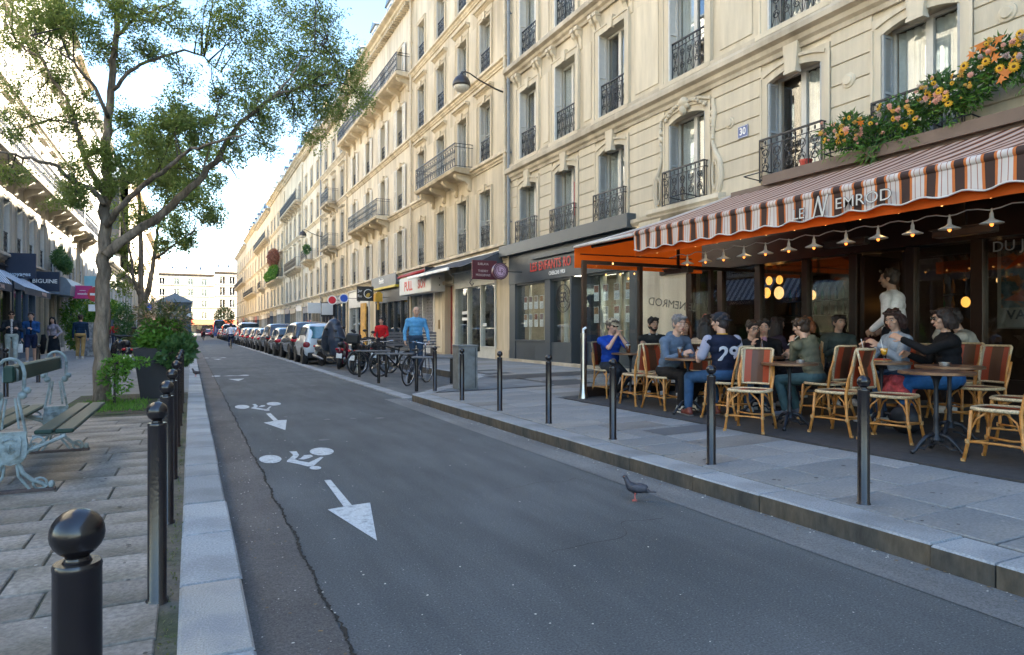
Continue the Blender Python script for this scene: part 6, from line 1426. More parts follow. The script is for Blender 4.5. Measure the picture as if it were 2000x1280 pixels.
    for i in (0, 1):
        S, e, w = el[i]
        if sleeve == 'long': cap(b, S, e, .058 * B_ ** .5, .050, 12); cap(b, e, w - (w - e) * .04, .050, .040, 12)
        elif sleeve == 'roll': cap(b, S, e, .058, .052, 12); cap(b, e, e + (w - e) * .25, .052, .048, 12)
        else: cap(b, S, S + (e - S) * .72, .060, .058, 12)
    if hood: b.ell(nk + Vector((0, -.085, .01)), (.10, .055, .07), 12, 7)
    if not hood or True: b.lathe([(.066, -.01), (.060, .03), (.056, .035)], 14, M=Matrix.Translation(nk + Vector((0, .0, .0))))
    remesh(b.obj('top', cloth(shirt), o), .011 if fine else .014, 2)
    if collar:
        b = MB()
        for sx in (-1, 1): b.add([(sx * .01, .062, .0), (sx * .075, .02, .05), (sx * .085, .045, .0), (sx * .04, .098, -.04)], [(0, 1, 2, 3), (3, 2, 1, 0)], 0, Matrix.Translation(nk))
        b.obj('collar', cloth(collar), o)
    if open_:   # an open jacket shows a strip of the shirt below
        b = MB(); a0, a1 = P + (nk - P) * .2, nk + Vector((0, 0, -.02)); 
        for t in range(6): q0 = a0 + (a1 - a0) * t / 5; b.ell(q0 + Vector((0, .022, 0)), (.055, .118 * B_, .07), 10, 7)
        remesh(b.obj('inner_shirt', cloth(open_), o), .014)
    b = MB(); b.ell(P + Vector((0, 0, -.0)), (.165 * B_ + .01, .125 * B_ + .01, .115), 14, 9)
    for i in (0, 1):
        hp, k_ = kn[i]; a_, ft = an[i]; cap(b, hp, k_ if not shorts else hp + (k_ - hp) * .8, .094 * B_ ** .5, .070 if not shorts else .085, 12)
        if not shorts and not skirt: cap(b, k_, a_ + Vector((0, 0, .03)), .069, .055, 12)
    if skirt: b.lathe([(.13, .95), (.18, .8), (.22, .45), (.24, .28), (.2, .27), (.1, .9)], 18)
    remesh(b.obj('skirt' if skirt else 'trousers', cloth(trou), o), .012 if fine else .015, 2)
    for i in (0, 1):
        a_, ft = an[i]; b = MB(); f0 = a_ + Vector((0, -.045, -.045)); f1 = a_ + Vector((0, .145, -.055)); cap(b, f0, f1, .042, .036, 12); cap(b, a_ + Vector((0, -.02, 0)), a_ + Vector((0, .03, -.03)), .044, .042, 10)
        remesh(b.obj('shoe', mat('shoe_%d_%d' % (int(shoe[0] * 99), int(shoe[2] * 99)), shoe, .5, var=.15, vs=20), o), .011)
        b = MB(); b.box(-.036, .036, -.085, .175, -.094, -.072); b.obj('sole', mat('sole_pale' if shoe[0] > .3 else 'sole_dark', (.5, .48, .44) if shoe[0] > .3 else (.12, .11, .1), .7), o, tuple(a_), bevel=.008)
    # face
    for sx in (-1, 1):
        b = MB(); b.ell((sx * .031, .086, .012), (.013, .010, .008), 8, 6, M=HM); b.obj('eye', mat('eye_white', (.45, .42, .4), .3), o, smooth=True)
        b = MB(); b.ell((sx * .031, .0945, .011), (.0062, .004, .0062), 8, 5, M=HM); b.obj('iris', mat('iris', (.03, .02, .015), .3), o)
        b = MB(); b.tube([(sx * .014, .103, .032), (sx * .032, .102, .038), (sx * .05, .088, .032)], .0042, 5, M=HM); b.obj('eyebrow', mat('brow', tuple(q * .8 for q in hair), .8), o)
    b = MB(); b.ell((0, .096, -.059), (.024, .008, .0075), 8, 5, M=HM); b.obj('lips', mat('lips', (.42, .15, .12), .5), o, smooth=True)
    rr = random.Random(hash(label) % 1000 if False else sum(map(ord, label)))
    M_h = mat('hair_%d_%d' % (int(hair[0] * 200), int(hair[1] * 200)), hair, .6, var=.45, vs=30, stretch=(1, 1, .25), bump=.6, bs=45)
    b = MB()
    if style != 'bald':
        b.ell((0, -.018, .032), (.084, .098, .098), 14, 9); b.ell((0, -.04, -.01), (.078, .075, .085), 12, 8)
        for k in range(26):
            a = rr.uniform(-2.6, 2.6) - PI / 2 + 0; zz = rr.uniform(.035, .125); q = math.sqrt(max(0, 1 - ((zz - .02) / .115) ** 2)); b.ell((.085 * q * math.cos(a), -.012 + .10 * q * math.sin(a), zz), (rr.uniform(.018, .032),) * 3, 7, 5)
        for sx in (-1, 1): b.ell((sx * .072, .012, .03), (.014, .04, .045), 8, 6)
        for k in range(7): b.ell((-.06 + .02 * k, .082 + rr.uniform(-.008, .006), .088 + rr.uniform(-.01, .012)), (.02, .02, .02), 7, 5)
        if style == 'long':
            for k in range(9):
                a = R(180 + 22.5 * k); xx, yy = .082 * math.cos(a), -.02 + .082 * math.sin(a); b.tube([(xx, yy, .02), (xx * 1.15, yy * 1.1, -.08), (xx * 1.2, yy * 1.15 - .01, -.17), (xx * 1.05, yy * 1.1 - .02, -.27 - .03 * rr.random())], [.03, .032, .03, .014], 8)
            for sx in (-1, 1): b.tube([(sx * .075, .02, .05), (sx * .088, .02, -.03), (sx * .10, .01, -.14), (sx * .09, .02, -.22)], [.02, .024, .024, .01], 8)
        if style == 'pony':
            b.tube([(0, -.10, .05), (0, -.15, .02), (.01, -.16, -.08), (0, -.15, -.17)], [.03, .035, .03, .01], 8)
        if style == 'bob':
            for k in range(9):
                a = R(180 + 22.5 * k); xx, yy = .086 * math.cos(a), -.02 + .085 * math.sin(a); b.tube([(xx, yy, .03), (xx * 1.2, yy * 1.15, -.05), (xx * 1.15, yy * 1.15, -.12)], [.032, .036, .018], 8)
            for sx in (-1, 1): b.tube([(sx * .074, .03, .06), (sx * .09, .025, -.02), (sx * .085, .02, -.1)], [.02, .024, .012], 8)
    else:
        for k in range(11): a = R(170 + 20 * k); b.ell((.072 * math.cos(a), -.02 + .085 * math.sin(a), -.005), (.018, .018, .03), 7, 5)
    hb = MB(); hb.add(b.v, b.f, 0, HM); remesh(hb.obj('hair', M_h, o), .0095 if fine else .014, 1)
    if beard:
        q = MB(); q.ell((0, .045, -.082), (.052, .052, .036), 10, 7); 
        for sx in (-1, 1): q.ell((sx * .05, .03, -.05), (.018, .04, .04), 8, 6)
        q.tube([(-.03, .09, -.045), (0, .108, -.042), (.03, .09, -.045)], .008, 6); hb = MB(); hb.add(q.v, q.f, 0, HM); remesh(hb.obj('beard', M_h, o), .009, 1)
    if glasses:
        g = MB(); zg, yg = .014, .103
        if glasses == 'head': zg, yg = .105, .075
        for sx in (-1, 1):
            if glasses in ('sun', 'head'): g.ell((sx * .033, yg, zg), (.027, .008, .019), 12, 7)
            else: g.tube([(sx * .033 + .025 * math.cos(a), yg + .004, zg + .018 * math.sin(a)) for a in [2 * PI * k / 12 for k in range(13)]], .0028, 5)
            g.tube([(sx * .058, yg - .01, zg + .006), (sx * .08, .0, zg + .006)], .003, 5)
        g.tube([(-.01, yg + .004, zg + .006), (.01, yg + .004, zg + .006)], .003, 5)
        hb = MB(); hb.add(g.v, g.f, 0, HM); hb.obj('sunglasses' if glasses != 'clear' else 'glasses', mat('lens_dark', (.012, .01, .01), .12), o, smooth=True)
    if capc:
        c_, back = capc; q = MB(); q.lathe([(.092, .035), (.093, .06), (.085, .10), (.06, .13), (.02, .142), (.003, .143)], 18, sy=1.15, c=(0, -.008))
        sg2 = -1 if back else 1
        q.add([(-.075, sg2 * .07, .04), (-.055, sg2 * .155, .022), (0, sg2 * .175, .02), (.055, sg2 * .155, .022), (.075, sg2 * .07, .04), (-.075, sg2 * .07, .05), (-.055, sg2 * .155, .03), (0, sg2 * .175, .028), (.055, sg2 * .155, .03), (.075, sg2 * .07, .05)], [(0, 1, 2, 3, 4), (9, 8, 7, 6, 5), (0, 5, 6, 1), (1, 6, 7, 2), (2, 7, 8, 3), (3, 8, 9, 4)])
        hb = MB(); hb.add(q.v, q.f, 0, HM); hb.obj('cap', cloth(c_), o, smooth=True, ang=50)
    o['_nk'] = tuple(nk); o['_hm'] = tuple(hc); return o
def sitp(label, x, y, dx, dy, **k): return person(label, x, y, gz(x) + .013, face(dx, dy), 'sit', **k)
tblz = .76
p = sitp('man in a blue t-shirt, beige cap and sunglasses, hands clasped at his mouth', 6.25, 9.20, -.12, -1, s=.97, shirt=(.010, .055, .34), sleeve='short', trou=(.02, .025, .035), shoe=(.05, .06, .08), hair=(.10, .08, .06), capc=((.38, .32, .22), False), glasses='sun', hands=[(-.03, .27, 1.07), (.03, .27, 1.05)], lean=(0, .05), elbow=[(-.5, .6, -1), (.5, .6, -1)], head=(.15, -.1), bulk=1.08, feet=[(-.1, .12, 0), (.1, .3, 0)], vox=.0075)
p = sitp('bearded dark-haired man in a charcoal jumper, arms folded, behind the glass screen', 7.1, 9.18, -.5, -.86, s=.98, shirt=(.018, .02, .022), trou=(.02, .02, .025), hair=(.012, .009, .008), beard=True, skin='tan', hands=[(.12, .2, .86), (-.10, .22, .84)], collar=(.35, .35, .34), head=(.3, 0))
p = sitp('grey-haired man in a blue-grey sweatshirt and white sneakers leaning on the table', 6.08, 7.50, .02, -1, s=.99, shirt=(.115, .155, .215), trou=(.016, .014, .014), shoe=(.62, .60, .52), hair=(.19, .175, .17), lean=(0, .16), hands=[(-.16, .42, .80), (.13, .44, .80)], head=(-.15, -.08), bulk=1.12, feet=[(-.22, .22, 0), (.12, .42, 0)], vox=.0075, hood=True)
p = sitp('man in a navy baseball shirt numbered 29 and a backwards cap, seen from behind', 6.12, 6.45, .22, .97, s=1.0, shirt=(.010, .014, .032), trou=(.028, .07, .145), shoe=(.14, .03, .02), hair=(.03, .02, .02), capc=((.018, .024, .034), True), lean=(0, .08), hands=[(-.16, .40, .80), (.18, .38, .80)], head=(.55, 0), bulk=1.12, feet=[(-.34, .34, 0), (.06, .34, 0)], vox=.0075, sleeve='short')
nk = Vector(p['_nk'])
M_num = mat('number_print', (.66, .66, .70), .7)
text('29', .25, M_num, 'shirt_number', p, (.0, nk.y - .158, nk.z - .225), (R(90 + 10), 0, 0), ext=.004, sx=1.15, bold=.006)
b = MB(); b.tube([(.062 * math.cos(a), nk.y + .06 * math.sin(a), nk.z + .03) for a in [2 * PI * k / 16 for k in range(17)]], .010, 6); b.obj('collar_trim', mat('gold_trim', (.5, .26, .03), .7), p)
for sx in (-1, 1):
    b = MB(); S = nk + Vector((sx * .20, 0, -.045)); cap(b, S + Vector((sx * .0, 0, 0)), S + Vector((sx * .07, .03, -.2)), .066, .063, 12); b.obj('sleeve', mat('sleeve_grey', (.33, .33, .42), .85, bump=.3, bs=20), p, smooth=True)
p = sitp('woman with long red-brown hair resting her cheek on her hand in the back row', 7.32, 8.62, -.62, -.8, s=.95, fem=True, shirt=(.03, .025, .03), trou=(.03, .03, .04), hair=(.17, .055, .022), style='long', hands=[(-.1, .3, .78), (.07, .16, 1.04)], head=(-.1, -.05))
p = sitp('woman in a beige jacket with long black hair, back turned to the street', 6.8, 7.55, .55, .85, s=.95, fem=True, shirt=(.36, .28, .20), trou=(.03, .03, .04), hair=(.012, .010, .010), style='long', head=(-.2, 0))
p = sitp('dark-haired man in black sitting at the far end of the back row', 7.8, 8.6, -.55, -.85, s=1.0, shirt=(.015, .015, .018), trou=(.02, .02, .03), hair=(.02, .015, .012), skin='tan', head=(.2, 0), fine=False)
p = sitp('boy with dark curly hair and thin glasses drinking through a straw', 7.1, 7.02, -.45, -.9, s=.92, shirt=(.016, .018, .022), trou=(.05, .09, .15), hair=(.025, .018, .015), glasses='clear', lean=(0, .14), hands=[(-.12, .36, .8), (.05, .3, .95)], head=(.2, -.15))
p = sitp('teenager in a black jacket over a pink shirt with black fringe', 7.4, 7.02, -.72, -.7, s=.93, shirt=(.014, .013, .014), open_=(.5, .28, .38), trou=(.03, .03, .04), hair=(.010, .009, .009), style='short', lean=(0, .08), head=(0, -.05))
p = sitp('boy in an olive hooded sweatshirt and teal trousers drinking through a white straw', 6.93, 5.78, -.15, 1, s=.94, shirt=(.125, .125, .085), trou=(.05, .10, .115), shoe=(.10, .12, .16), hair=(.035, .018, .010), hood=True, lean=(0, .13), hands=[(.05, .34, .99), (.12, .38, .80)], head=(.1, -.12), vox=.0075)
b = MB(); b.tube([(.06, .24, 1.10), (.1, .44, .96)], .007, 5); b.obj('straw', M_paper, p)
p = sitp('red-haired woman in dark clothes behind the boy in olive', 7.95, 6.72, -.85, .1, s=.95, fem=True, shirt=(.05, .06, .035), trou=(.03, .03, .04), hair=(.26, .09, .035), style='bob', head=(.1, -.05), fine=False)
p = sitp('woman in a pale denim shirt with sunglasses pushed up, holding a dark wallet', 7.62, 5.16, -.95, .32, s=1.0, fem=True, shirt=(.30, .36, .44), trou=(.03, .06, .12), hair=(.035, .014, .012), style='bob', glasses='head', hands=[(-.15, .36, .90), (.08, .38, .88)], head=(.35, -.22), feet=[(-.25, .42, 0), (.02, .4, 0)], shoe=(.55, .55, .5), vox=.0075, collar=(.33, .39, .47))
b = MB(); b.box(-.06, .06, .36, .40, .86, .99); b.obj('wallet', mat('wallet', (.06, .012, .025), .4), p, bevel=.008)
p = sitp('woman in a black cardigan with dark wavy hair and sunglasses reaching for her glass', 7.5, 4.50, -.75, .66, s=1.0, fem=True, shirt=(.010, .010, .012), trou=(.02, .09, .24), hair=(.022, .012, .010), style='bob', glasses='sun', hands=[(-.12, .48, .98), (.15, .34, .80)], head=(.1, -.12), bulk=1.08, feet=[(-.1, .5, 0), (.16, .36, 0)], shoe=(.18, .09, .04), vox=.0075)
p = sitp('woman with dark hair facing the wall in the middle of the back row', 8.35, 7.7, .9, -.3, s=.96, fem=True, shirt=(.04, .03, .05), trou=(.03, .03, .04), hair=(.02, .014, .012), style='long', fine=False)
p = sitp('young man in a grey-green top leaning back near the cafe door', 8.6, 6.75, -.6, -.8, s=.97, shirt=(.08, .10, .09), trou=(.03, .03, .04), hair=(.03, .02, .015), fine=False, head=(.3, 0))
# red jacket over a lap
j = thing('jacket', 'red checked jacket bundled on the lap below the table with the yellow drinks', 'jacket', (7.1, 4.85, gz(7.1) + .55)); b = MB()
for k in range(16): b.ell((rnd.uniform(-.12, .12), rnd.uniform(-.16, .16), rnd.uniform(-.16, .02)), (rnd.uniform(.05, .08), rnd.uniform(.05, .09), rnd.uniform(.05, .09)), 8, 6)
remesh(b.obj('cloth', mat('red_check', (.36, .045, .05), .8, var=.5, vs=25), j), .014)
hb_ = thing('handbag', 'dark shoulder bag resting on the ground under the women table', 'bag', (6.85, 4.55, gz(6.85) + .013)); b = MB(); b.ell((0, 0, .15), (.14, .17, .16), 14, 9); remesh(b.obj('bag_body', mat('bag_black', (.015, .015, .018), .5, bump=.3, bs=12), hb_), .02); b = MB(); b.tube([(0, -.1, .27), (0, -.06, .42), (0, .06, .42), (0, .1, .27)], .01, 6); b.obj('strap', M_iron, hb_, smooth=True)
# waiter, standing in the doorway, in profile
p = person('waiter in a white shirt standing in profile in the open doorway', 8.40, 5.72, .30, face(-.25, 1), 'stand', s=1.06, shirt=(.74, .72, .72), trou=(.015, .015, .018), shoe=(.02, .02, .02), hair=(.03, .018, .012), hands=[(-.2, .2, .95), (.2, .22, .95)], head=(.1, -.02), bulk=1.1, vox=.0085, skin='tan', sleeve='long', collar=(.62, .6, .6))
p = sitp('person in a pale jacket bending over behind the glass right of the women', 9.0, 5.0, -.5, .85, s=1.0, shirt=(.38, .35, .30), trou=(.03, .03, .04), hair=(.03, .02, .02), lean=(0, .22), head=(0, -.5), fine=False, hands=[(-.1, .4, 1.15), (.12, .4, .9)])
# people on foot
def stp(label, x, y, rz, group='pedestrians', **k):
    k.setdefault('fine', False); k.setdefault('vox', .012); return person(label, x, y, .13 if x < 0 else gz(x), rz, 'stand', group=group, **k)
stp('leftmost walker, a man in sunglasses, dark jacket and pale trousers', -5.5, 27.9, face(.2, -1), s=1.06, shirt=(.025, .032, .045), open_=(.6, .6, .62), trou=(.42, .47, .45), hair=(.02, .015, .012), glasses='sun', hands=[(-.16, .3, 1.15), (.14, .3, 1.17)], feet=[(-.1, .1, 0), (.1, -.12, .0)])
stp('man in a royal blue jacket and dark shorts with white socks carrying a white bag', -5.02, 28.3, face(.1, -1), s=1.04, shirt=(.02, .075, .21), open_=(.015, .018, .03), trou=(.012, .018, .05), shorts=True, shoe=(.62, .6, .6), hair=(.02, .014, .012), hands=[(-.04, .22, 1.16), (.24, .1, .85)], feet=[(-.08, -.1, 0), (.1, .14, 0)])
bg_ = thing('shopping_bag', 'small white bag in the hand of the man in blue shorts', 'bag', (-5.30, 28.12, .72)); b = MB(); b.box(-.07, .07, -.06, .06, -.2, .1); b.obj('bag_body', M_whitep, bg_, bevel=.01); b = MB(); b.tube([(-.04, 0, .1), (0, 0, .2), (.04, 0, .1)], .006, 4); b.obj('handle', M_whitep, bg_)
stp('black-haired woman walking in a grey jumper and long dark skirt', -4.85, 31.5, face(-.5, -.8), s=.98, fem=True, shirt=(.33, .28, .31), trou=(.014, .017, .022), hair=(.012, .010, .010), style='long', skirt=True, hands=[(-.22, .12, .95), (.3, -.1, .95)], head=(.5, 0), feet=[(-.1, .12, 0), (.1, -.12, 0)])
ct = thing('coat', 'black coat hanging over the arm of the woman in the grey jumper', 'coat', (-5.15, 31.2, .95)); b = MB(); b.tube([(0, 0, .18), (.02, 0, 0), (-.03, .02, -.3), (-.02, 0, -.58)], [.07, .10, .11, .06], 10); b.obj('cloth', cloth((.012, .012, .014)), ct, smooth=True)
stp('man walking away in a navy jacket and mustard chinos', -4.02, 31.9, face(.05, 1), s=1.05, shirt=(.010, .028, .058), trou=(.36, .23, .09), hair=(.03, .018, .012), bulk=1.1, feet=[(-.12, .14, 0), (.1, -.14, 0)], shoe=(.45, .4, .36))
stp('pedestrian in dark clothes far down the left pavement beside the kiosk', -4.2, 60, face(0, -1), shirt=(.04, .04, .06), trou=(.03, .03, .05))
stp('balding man in a light blue denim shirt standing over the parked bicycles', 5.25, 16.6, face(-.12, -1), s=1.02, group='pedestrians', fine=True, vox=.0095, shirt=(.115, .33, .56), trou=(.03, .05, .08), hair=(.3, .26, .24), style='bald', hands=[(-.30, .16, .86), (.30, .16, .86)], head=(0, -.2), bulk=1.2, collar=(.13, .36, .6))
stp('person in a red top crouching behind the parked bicycles', 5.75, 21.9, face(-.6, -1), s=.9, shirt=(.50, .015, .02), trou=(.03, .03, .04), hair=(.03, .02, .02), hands=[(-.15, .3, 1.0), (.15, .3, 1.0)])
stp('two-tone dressed pedestrian far down the right pavement among the shop signs', 8.2, 62, face(0, -1), shirt=(.35, .42, .45), trou=(.05, .05, .08))
stp('pedestrian in red far down the right pavement', 7.6, 74, face(0, 1), shirt=(.4, .05, .05), trou=(.05, .05, .08))
# ---------------------------------------------------------------- bicycles, scooters, cars
M_tyre = mat('tyre_rubber', (.016, .016, .017), .8, var=.15, vs=30); M_chrome = mat('chrome', (.55, .55, .57), .2, metal=1); M_rim = mat('alloy_rim', (.30, .31, .33), .35, metal=.8); M_blk = mat('black_plastic', (.014, .014, .016), .45)
def ring(b, c, r, th, ax='x', n=28, k=6, m=0):
    b.tube([(c[0] + (0 if ax == 'x' else r * math.cos(a)), c[1] + (r * math.cos(a) if ax == 'x' else 0), c[2] + r * math.sin(a)) for a in [2 * PI * q / n for q in range(n + 1)]], th, k, m, close=False)
def wheel_spoked(parent, c, r=.34, th=.018, spokes=16, hubm=None):
    b = MB(); ring(b, (0, 0, 0), r, th); w = b.obj('wheel', M_tyre, parent, c, smooth=True)
    b = MB(); ring(b, (0, 0, 0), r - th * 1.1, .008, k=5); b.obj('rim', M_chrome, w, smooth=True)
    b = MB()
    for q in range(spokes): a = 2 * PI * q / spokes; b.tube([(.012 * (-1) ** q, .02 * math.cos(a + 1), .02 * math.sin(a + 1)), (0, (r - .02) * math.cos(a), (r - .02) * math.sin(a))], .0018, 3)
    b.tube([(-.04, 0, 0), (.04, 0, 0)], .018, 8); b.obj('spokes', M_chrome, w, kind='stuff'); return w
def bicycle(x, y, z, rz, label, frame=(.03, .03, .035), step=False, basket=False, mud=True, lean=.05, bulky=False):
    o = thing('bicycle', label, 'bicycle', (x, y, z), rz, 'bicycles'); o.rotation_euler = (0, lean, rz)
    th = .021 if bulky else .014; r = .335; wb = .53
    wheel_spoked(o, (0, wb, r), r, .028 if bulky else .017); wheel_spoked(o, (0, -wb, r), r, .028 if bulky else .017)
    bbk = (0, -.08, .28); st = (0, -.2, .72); hd = (0, .34, .86 if not step else .8); hd2 = (0, .38, .68)
    b = MB()
    if not step: b.tube([st, hd], th, 8)
    b.tube([bbk, (0, .15, .40) if step else (0, .2, .53), hd2], th * 1.15, 8); b.tube([bbk, st, (0, -.22, .80)], th, 8); b.tube([hd2, hd, (0, .33, .92)], th, 8)
    for s in (-1, 1): b.tube([(s * .05, -wb, r), (s * .02, -.18, .66)], .008, 6); b.tube([(s * .05, -wb, r), (s * .03, -.1, .28)], .009, 6); b.tube([(s * .05, wb, r), (s * .045, wb - .05, r + .28), (s * .02, .385, .70)], .011, 6)
    b.obj('frame', mat('bike_%d' % int(frame[0] * 999 + frame[2] * 99), frame, .35, metal=.2), o, smooth=True)
    b = MB(); b.tube([(-.30, .18, .98), (-.26, .26, 1.0), (-.1, .36, .97), (.1, .36, .97), (.26, .26, 1.0), (.30, .18, .98)], .012, 6); b.tube([(0, .34, .86), (0, .36, .98)], .014, 6); b.obj('handlebar', M_chrome, o, smooth=True)
    for s in (-1, 1): b = MB(); b.tube([(s * .29, .2, .985), (s * .31, .1, .975)], .017, 6); b.obj('grip', M_blk, o)
    b = MB(); b.prism([(-.06, -.32), (.06, -.32), (.075, -.24), (.02, -.04), (-.02, -.04), (-.075, -.24)], .80, .85, 'z'); b.obj('saddle', M_blk, o, bevel=.012)
    b = MB(); b.lathe([(.09, -.004), (.09, .004)], 20, M=Matrix.Translation((.05, -.08, .28)) @ Matrix.Rotation(PI / 2, 4, 'Y')); b.tube([(.06, -.08, .28), (.075, .02, .14)], .009, 6); b.tube([(-.06, -.08, .28), (-.075, -.18, .42)], .009, 6); b.box(.06, .15, -.02, .06, .12, .15); b.box(-.15, -.06, -.22, -.14, .41, .44); b.obj('crank', M_chrome, o)
    if mud:
        for cy in (wb, -wb):
            b = MB(); b.tube([(0, cy + (r + .03) * math.cos(a), r + (r + .03) * math.sin(a)) for a in [R(20 + 15 * q) for q in range(10)]], .022, 6, flat=.35); b.obj('mudguard', M_blk, o, smooth=True)
        b = MB(); 
        for s in (-.05, .05): b.tube([(s, -.22, .70), (s, -.75, .71)], .007, 5)
        b.tube([(-.05, -.75, .71), (.05, -.75, .71)], .007, 5); b.tube([(.05, -.7, .71), (.05, -wb, r)], .006, 5); b.tube([(-.05, -.7, .71), (-.05, -wb, r)], .006, 5); b.obj('rack', M_blk, o)
    if basket:
        b = MB(); b.box(-.18, .18, .40, .68, .76, .78); 
        for q in range(9): t = -.18 + .36 * q / 8; b.tube([(t, .40, .77), (t * 1.1, .38, 1.0)], .004, 4); b.tube([(t, .68, .77), (t * 1.1, .70, 1.0)], .004, 4)
        for z_ in (.85, .93, 1.0): b.tube([(-.19, .39, z_), (.19, .39, z_), (.19, .7, z_), (-.19, .7, z_), (-.19, .39, z_)], .005, 4)
        b.obj('basket', M_blk, o)
    return o
bicycle(4.95, 15.5, .0, -.75, 'dark framed bicycle leaning on the rail in front of the man in denim', (.03, .03, .05))
bicycle(5.35, 17.3, .0, -.3, 'bicycle with a thick curved black frame behind the front one', (.02, .02, .022), step=True, bulky=True)
bicycle(5.25, 18.6, .0, face(-.91, -.41), 'black fat-tyred electric bicycle with a loaded rack, second from the camera', (.015, .015, .02), bulky=True, basket=True)
bicycle(4.9, 19.6, .0, face(-.95, -.3), 'black electric bicycle nearest the two scooters', (.02, .018, .018), bulky=True)
# rails the bicycles lean on
M_rail = mat('rack_rail', (.16, .155, .16), .5, metal=.5)
for (x, y, lb) in ((4.32, 13.6, 'low bicycle rail with a flat bar next to the last bollard'), (4.15, 16.1, 'second low bicycle rail with a flat bar, further from the camera'), (4.2, 18.4, 'third low bicycle rail beside the electric bicycles')):
    o = thing('bicycle_rack', lb, 'bicycle rack', (x, y, .0), -.5, 'bicycle racks by the kerb')
    for xx in (.0, .75): b = MB(); b.lathe([(.038, 0), (.036, .70)], 12, c=(xx, 0)); b.obj('post', M_boll, o, smooth=True, ang=40)
    b = MB(); b.box(-.1, .88, -.05, .05, .70, .745); b.obj('rail', M_rail, o, bevel=.01)
def scooter(x, y, z, rz, label, c, cover=None, s=1.0, screen=False, box=False):
    o = thing('scooter', label, 'scooter', (x, y, z), rz, 'parked scooters'); o.scale = (s, s, s); o.rotation_euler = (0, .08, rz)
    Mp = mat('scooter_%d_%d' % (int(c[0] * 99), int(c[2] * 99)), c, .25, var=.05, coat=.5)
    for cy, nm in ((.62, 'f'), (-.62, 'r')):
        b = MB(); b.lathe([(.10, -.055), (.20, -.06), (.255, -.04), (.265, 0), (.255, .04), (.20, .06), (.10, .055)], 24, M=Matrix.Rotation(PI / 2, 4, 'Y')); w = b.obj('wheel', M_tyre, o, (0, cy, .265), smooth=True, ang=50)
        b = MB(); b.lathe([(.03, -.06), (.15, -.045), (.15, .045), (.03, .06)], 16, M=Matrix.Rotation(PI / 2, 4, 'Y')); b.obj('rim', M_rim, w, smooth=True, ang=40)
    def blob(pts, nm, m, v=.022):
        b = MB()
        for (p0, p1, r0, r1) in pts: cap(b, p0, p1, r0, r1, 12)
        return remesh(b.obj(nm, m, o), v, 3)
    blob([((0, -.80, .60), (0, -.25, .55), .13, .15), ((0, -.85, .66), (0, -.5, .62), .08, .13), ((0, -.3, .50), (0, -.1, .40), .15, .12)], 'rear_body', Mp)
    blob([((0, -.1, .24), (0, .35, .24), .13, .12), ((0, .40, .30), (0, .36, .80), .16, .12), ((-.1, .42, .45), (-.1, .38, .75), .10, .08), ((.1, .42, .45), (.1, .38, .75), .10, .08)], 'leg_shield', Mp)
    blob([((0, .50, .52), (0, .74, .50), .08, .06), ((0, .74, .50), (0, .86, .38), .06, .04)], 'front_mudguard', Mp)
    b = MB(); b.tube([(0, .62, .265), (0, .50, .55), (0, .36, .98)], [.035, .04, .03], 8); b.obj('fork', M_blk, o, smooth=True)
    blob([((0, -.62, .77), (0, -.02, .74), .11, .12), ((0, -.7, .82), (0, -.45, .82), .09, .10)], 'seat', M_blk)
    b = MB(); b.tube([(-.34, .26, 1.02), (-.2, .34, 1.03), (0, .36, 1.0), (.2, .34, 1.03), (.34, .26, 1.02)], [.018, .02, .05, .02, .018], 8); b.obj('handlebar', M_blk, o, smooth=True)
    for sx in (-1, 1):
        b = MB(); b.tube([(sx * .22, .34, 1.04), (sx * .30, .36, 1.22)], .008, 5); b.ell((sx * .32, .36, 1.26), (.07, .02, .045), 10, 6); b.obj('mirror', M_blk, o, smooth=True)
        b = MB(); b.ell((sx * .09, -.88, .67), (.05, .03, .035), 10, 6); b.obj('tail_light', mat('tail_red', (.5, .01, .02), .2), o, smooth=True)
    b = MB(); b.ell((0, .50, .80), (.10, .05, .07), 12, 8); b.obj('headlight', mat('lamp_clear', (.5, .52, .55), .1), o, smooth=True)
    b = MB(); b.box(-.09, .09, -.90, -.885, .38, .54); b.obj('number_plate', M_whitep, o); b = MB(); b.tube([(.14, -.3, .25), (.17, -.6, .32), (.17, -.85, .38)], [.03, .05, .05], 10); b.obj('exhaust', M_rim, o, smooth=True)
    if screen: 
        b = MB(); b.add([(-.22, .42, .98), (.22, .42, .98), (.16, .28, 1.42), (-.16, .28, 1.42), (0, .50, 1.0), (0, .36, 1.46)], [(0, 4, 5, 3), (4, 1, 2, 5)]); b.obj('windscreen', G_gl, o)
    if box: b = MB(); b.box(-.2, .2, -1.0, -.62, .88, 1.2); b.obj('top_box', M_blk, o, bevel=.05)
    if cover:
        b = MB(); pr_ = [(0, -.55, .80), (0, -.2, 1.0), (0, .15, 1.25), (0, .34, 1.40)]
        b.tube([(0, -.25, .62), (0, .05, .95), (0, .28, 1.25), (0, .38, 1.50), (0, .40, 1.58)], [.20, .30, .30, .18, .05], 12); b.tube([(0, .45, .4), (0, .44, .9), (0, .40, 1.3)], [.26, .3, .2], 12)
        remesh(b.obj('rain_cover', mat('cover_blue', cover, .35, var=.3, vs=4, bump=.5, bs=9), o), .03, 2)
    return o
scooter(4.55, 24.2, 0, PI + .35, 'large dark scooter under a blue-grey rain cover behind the white city car', (.05, .055, .065), cover=(.03, .045, .075), s=1.08)
scooter(4.62, 23.0, 0, -.3, 'maroon and black scooter with a round tail light between the covered one and the bicycles', (.10, .012, .03), s=1.0)
scooter(5.65, 22.9, 0, -.2, 'black scooter parked behind the maroon one, only its mirrors and seat showing', (.02, .02, .022), screen=False)
scooter(4.75, 21.1, 0, -.45, 'all-black scooter at the bicycle end of the scooter row', (.016, .016, .018), s=1.0, box=True)
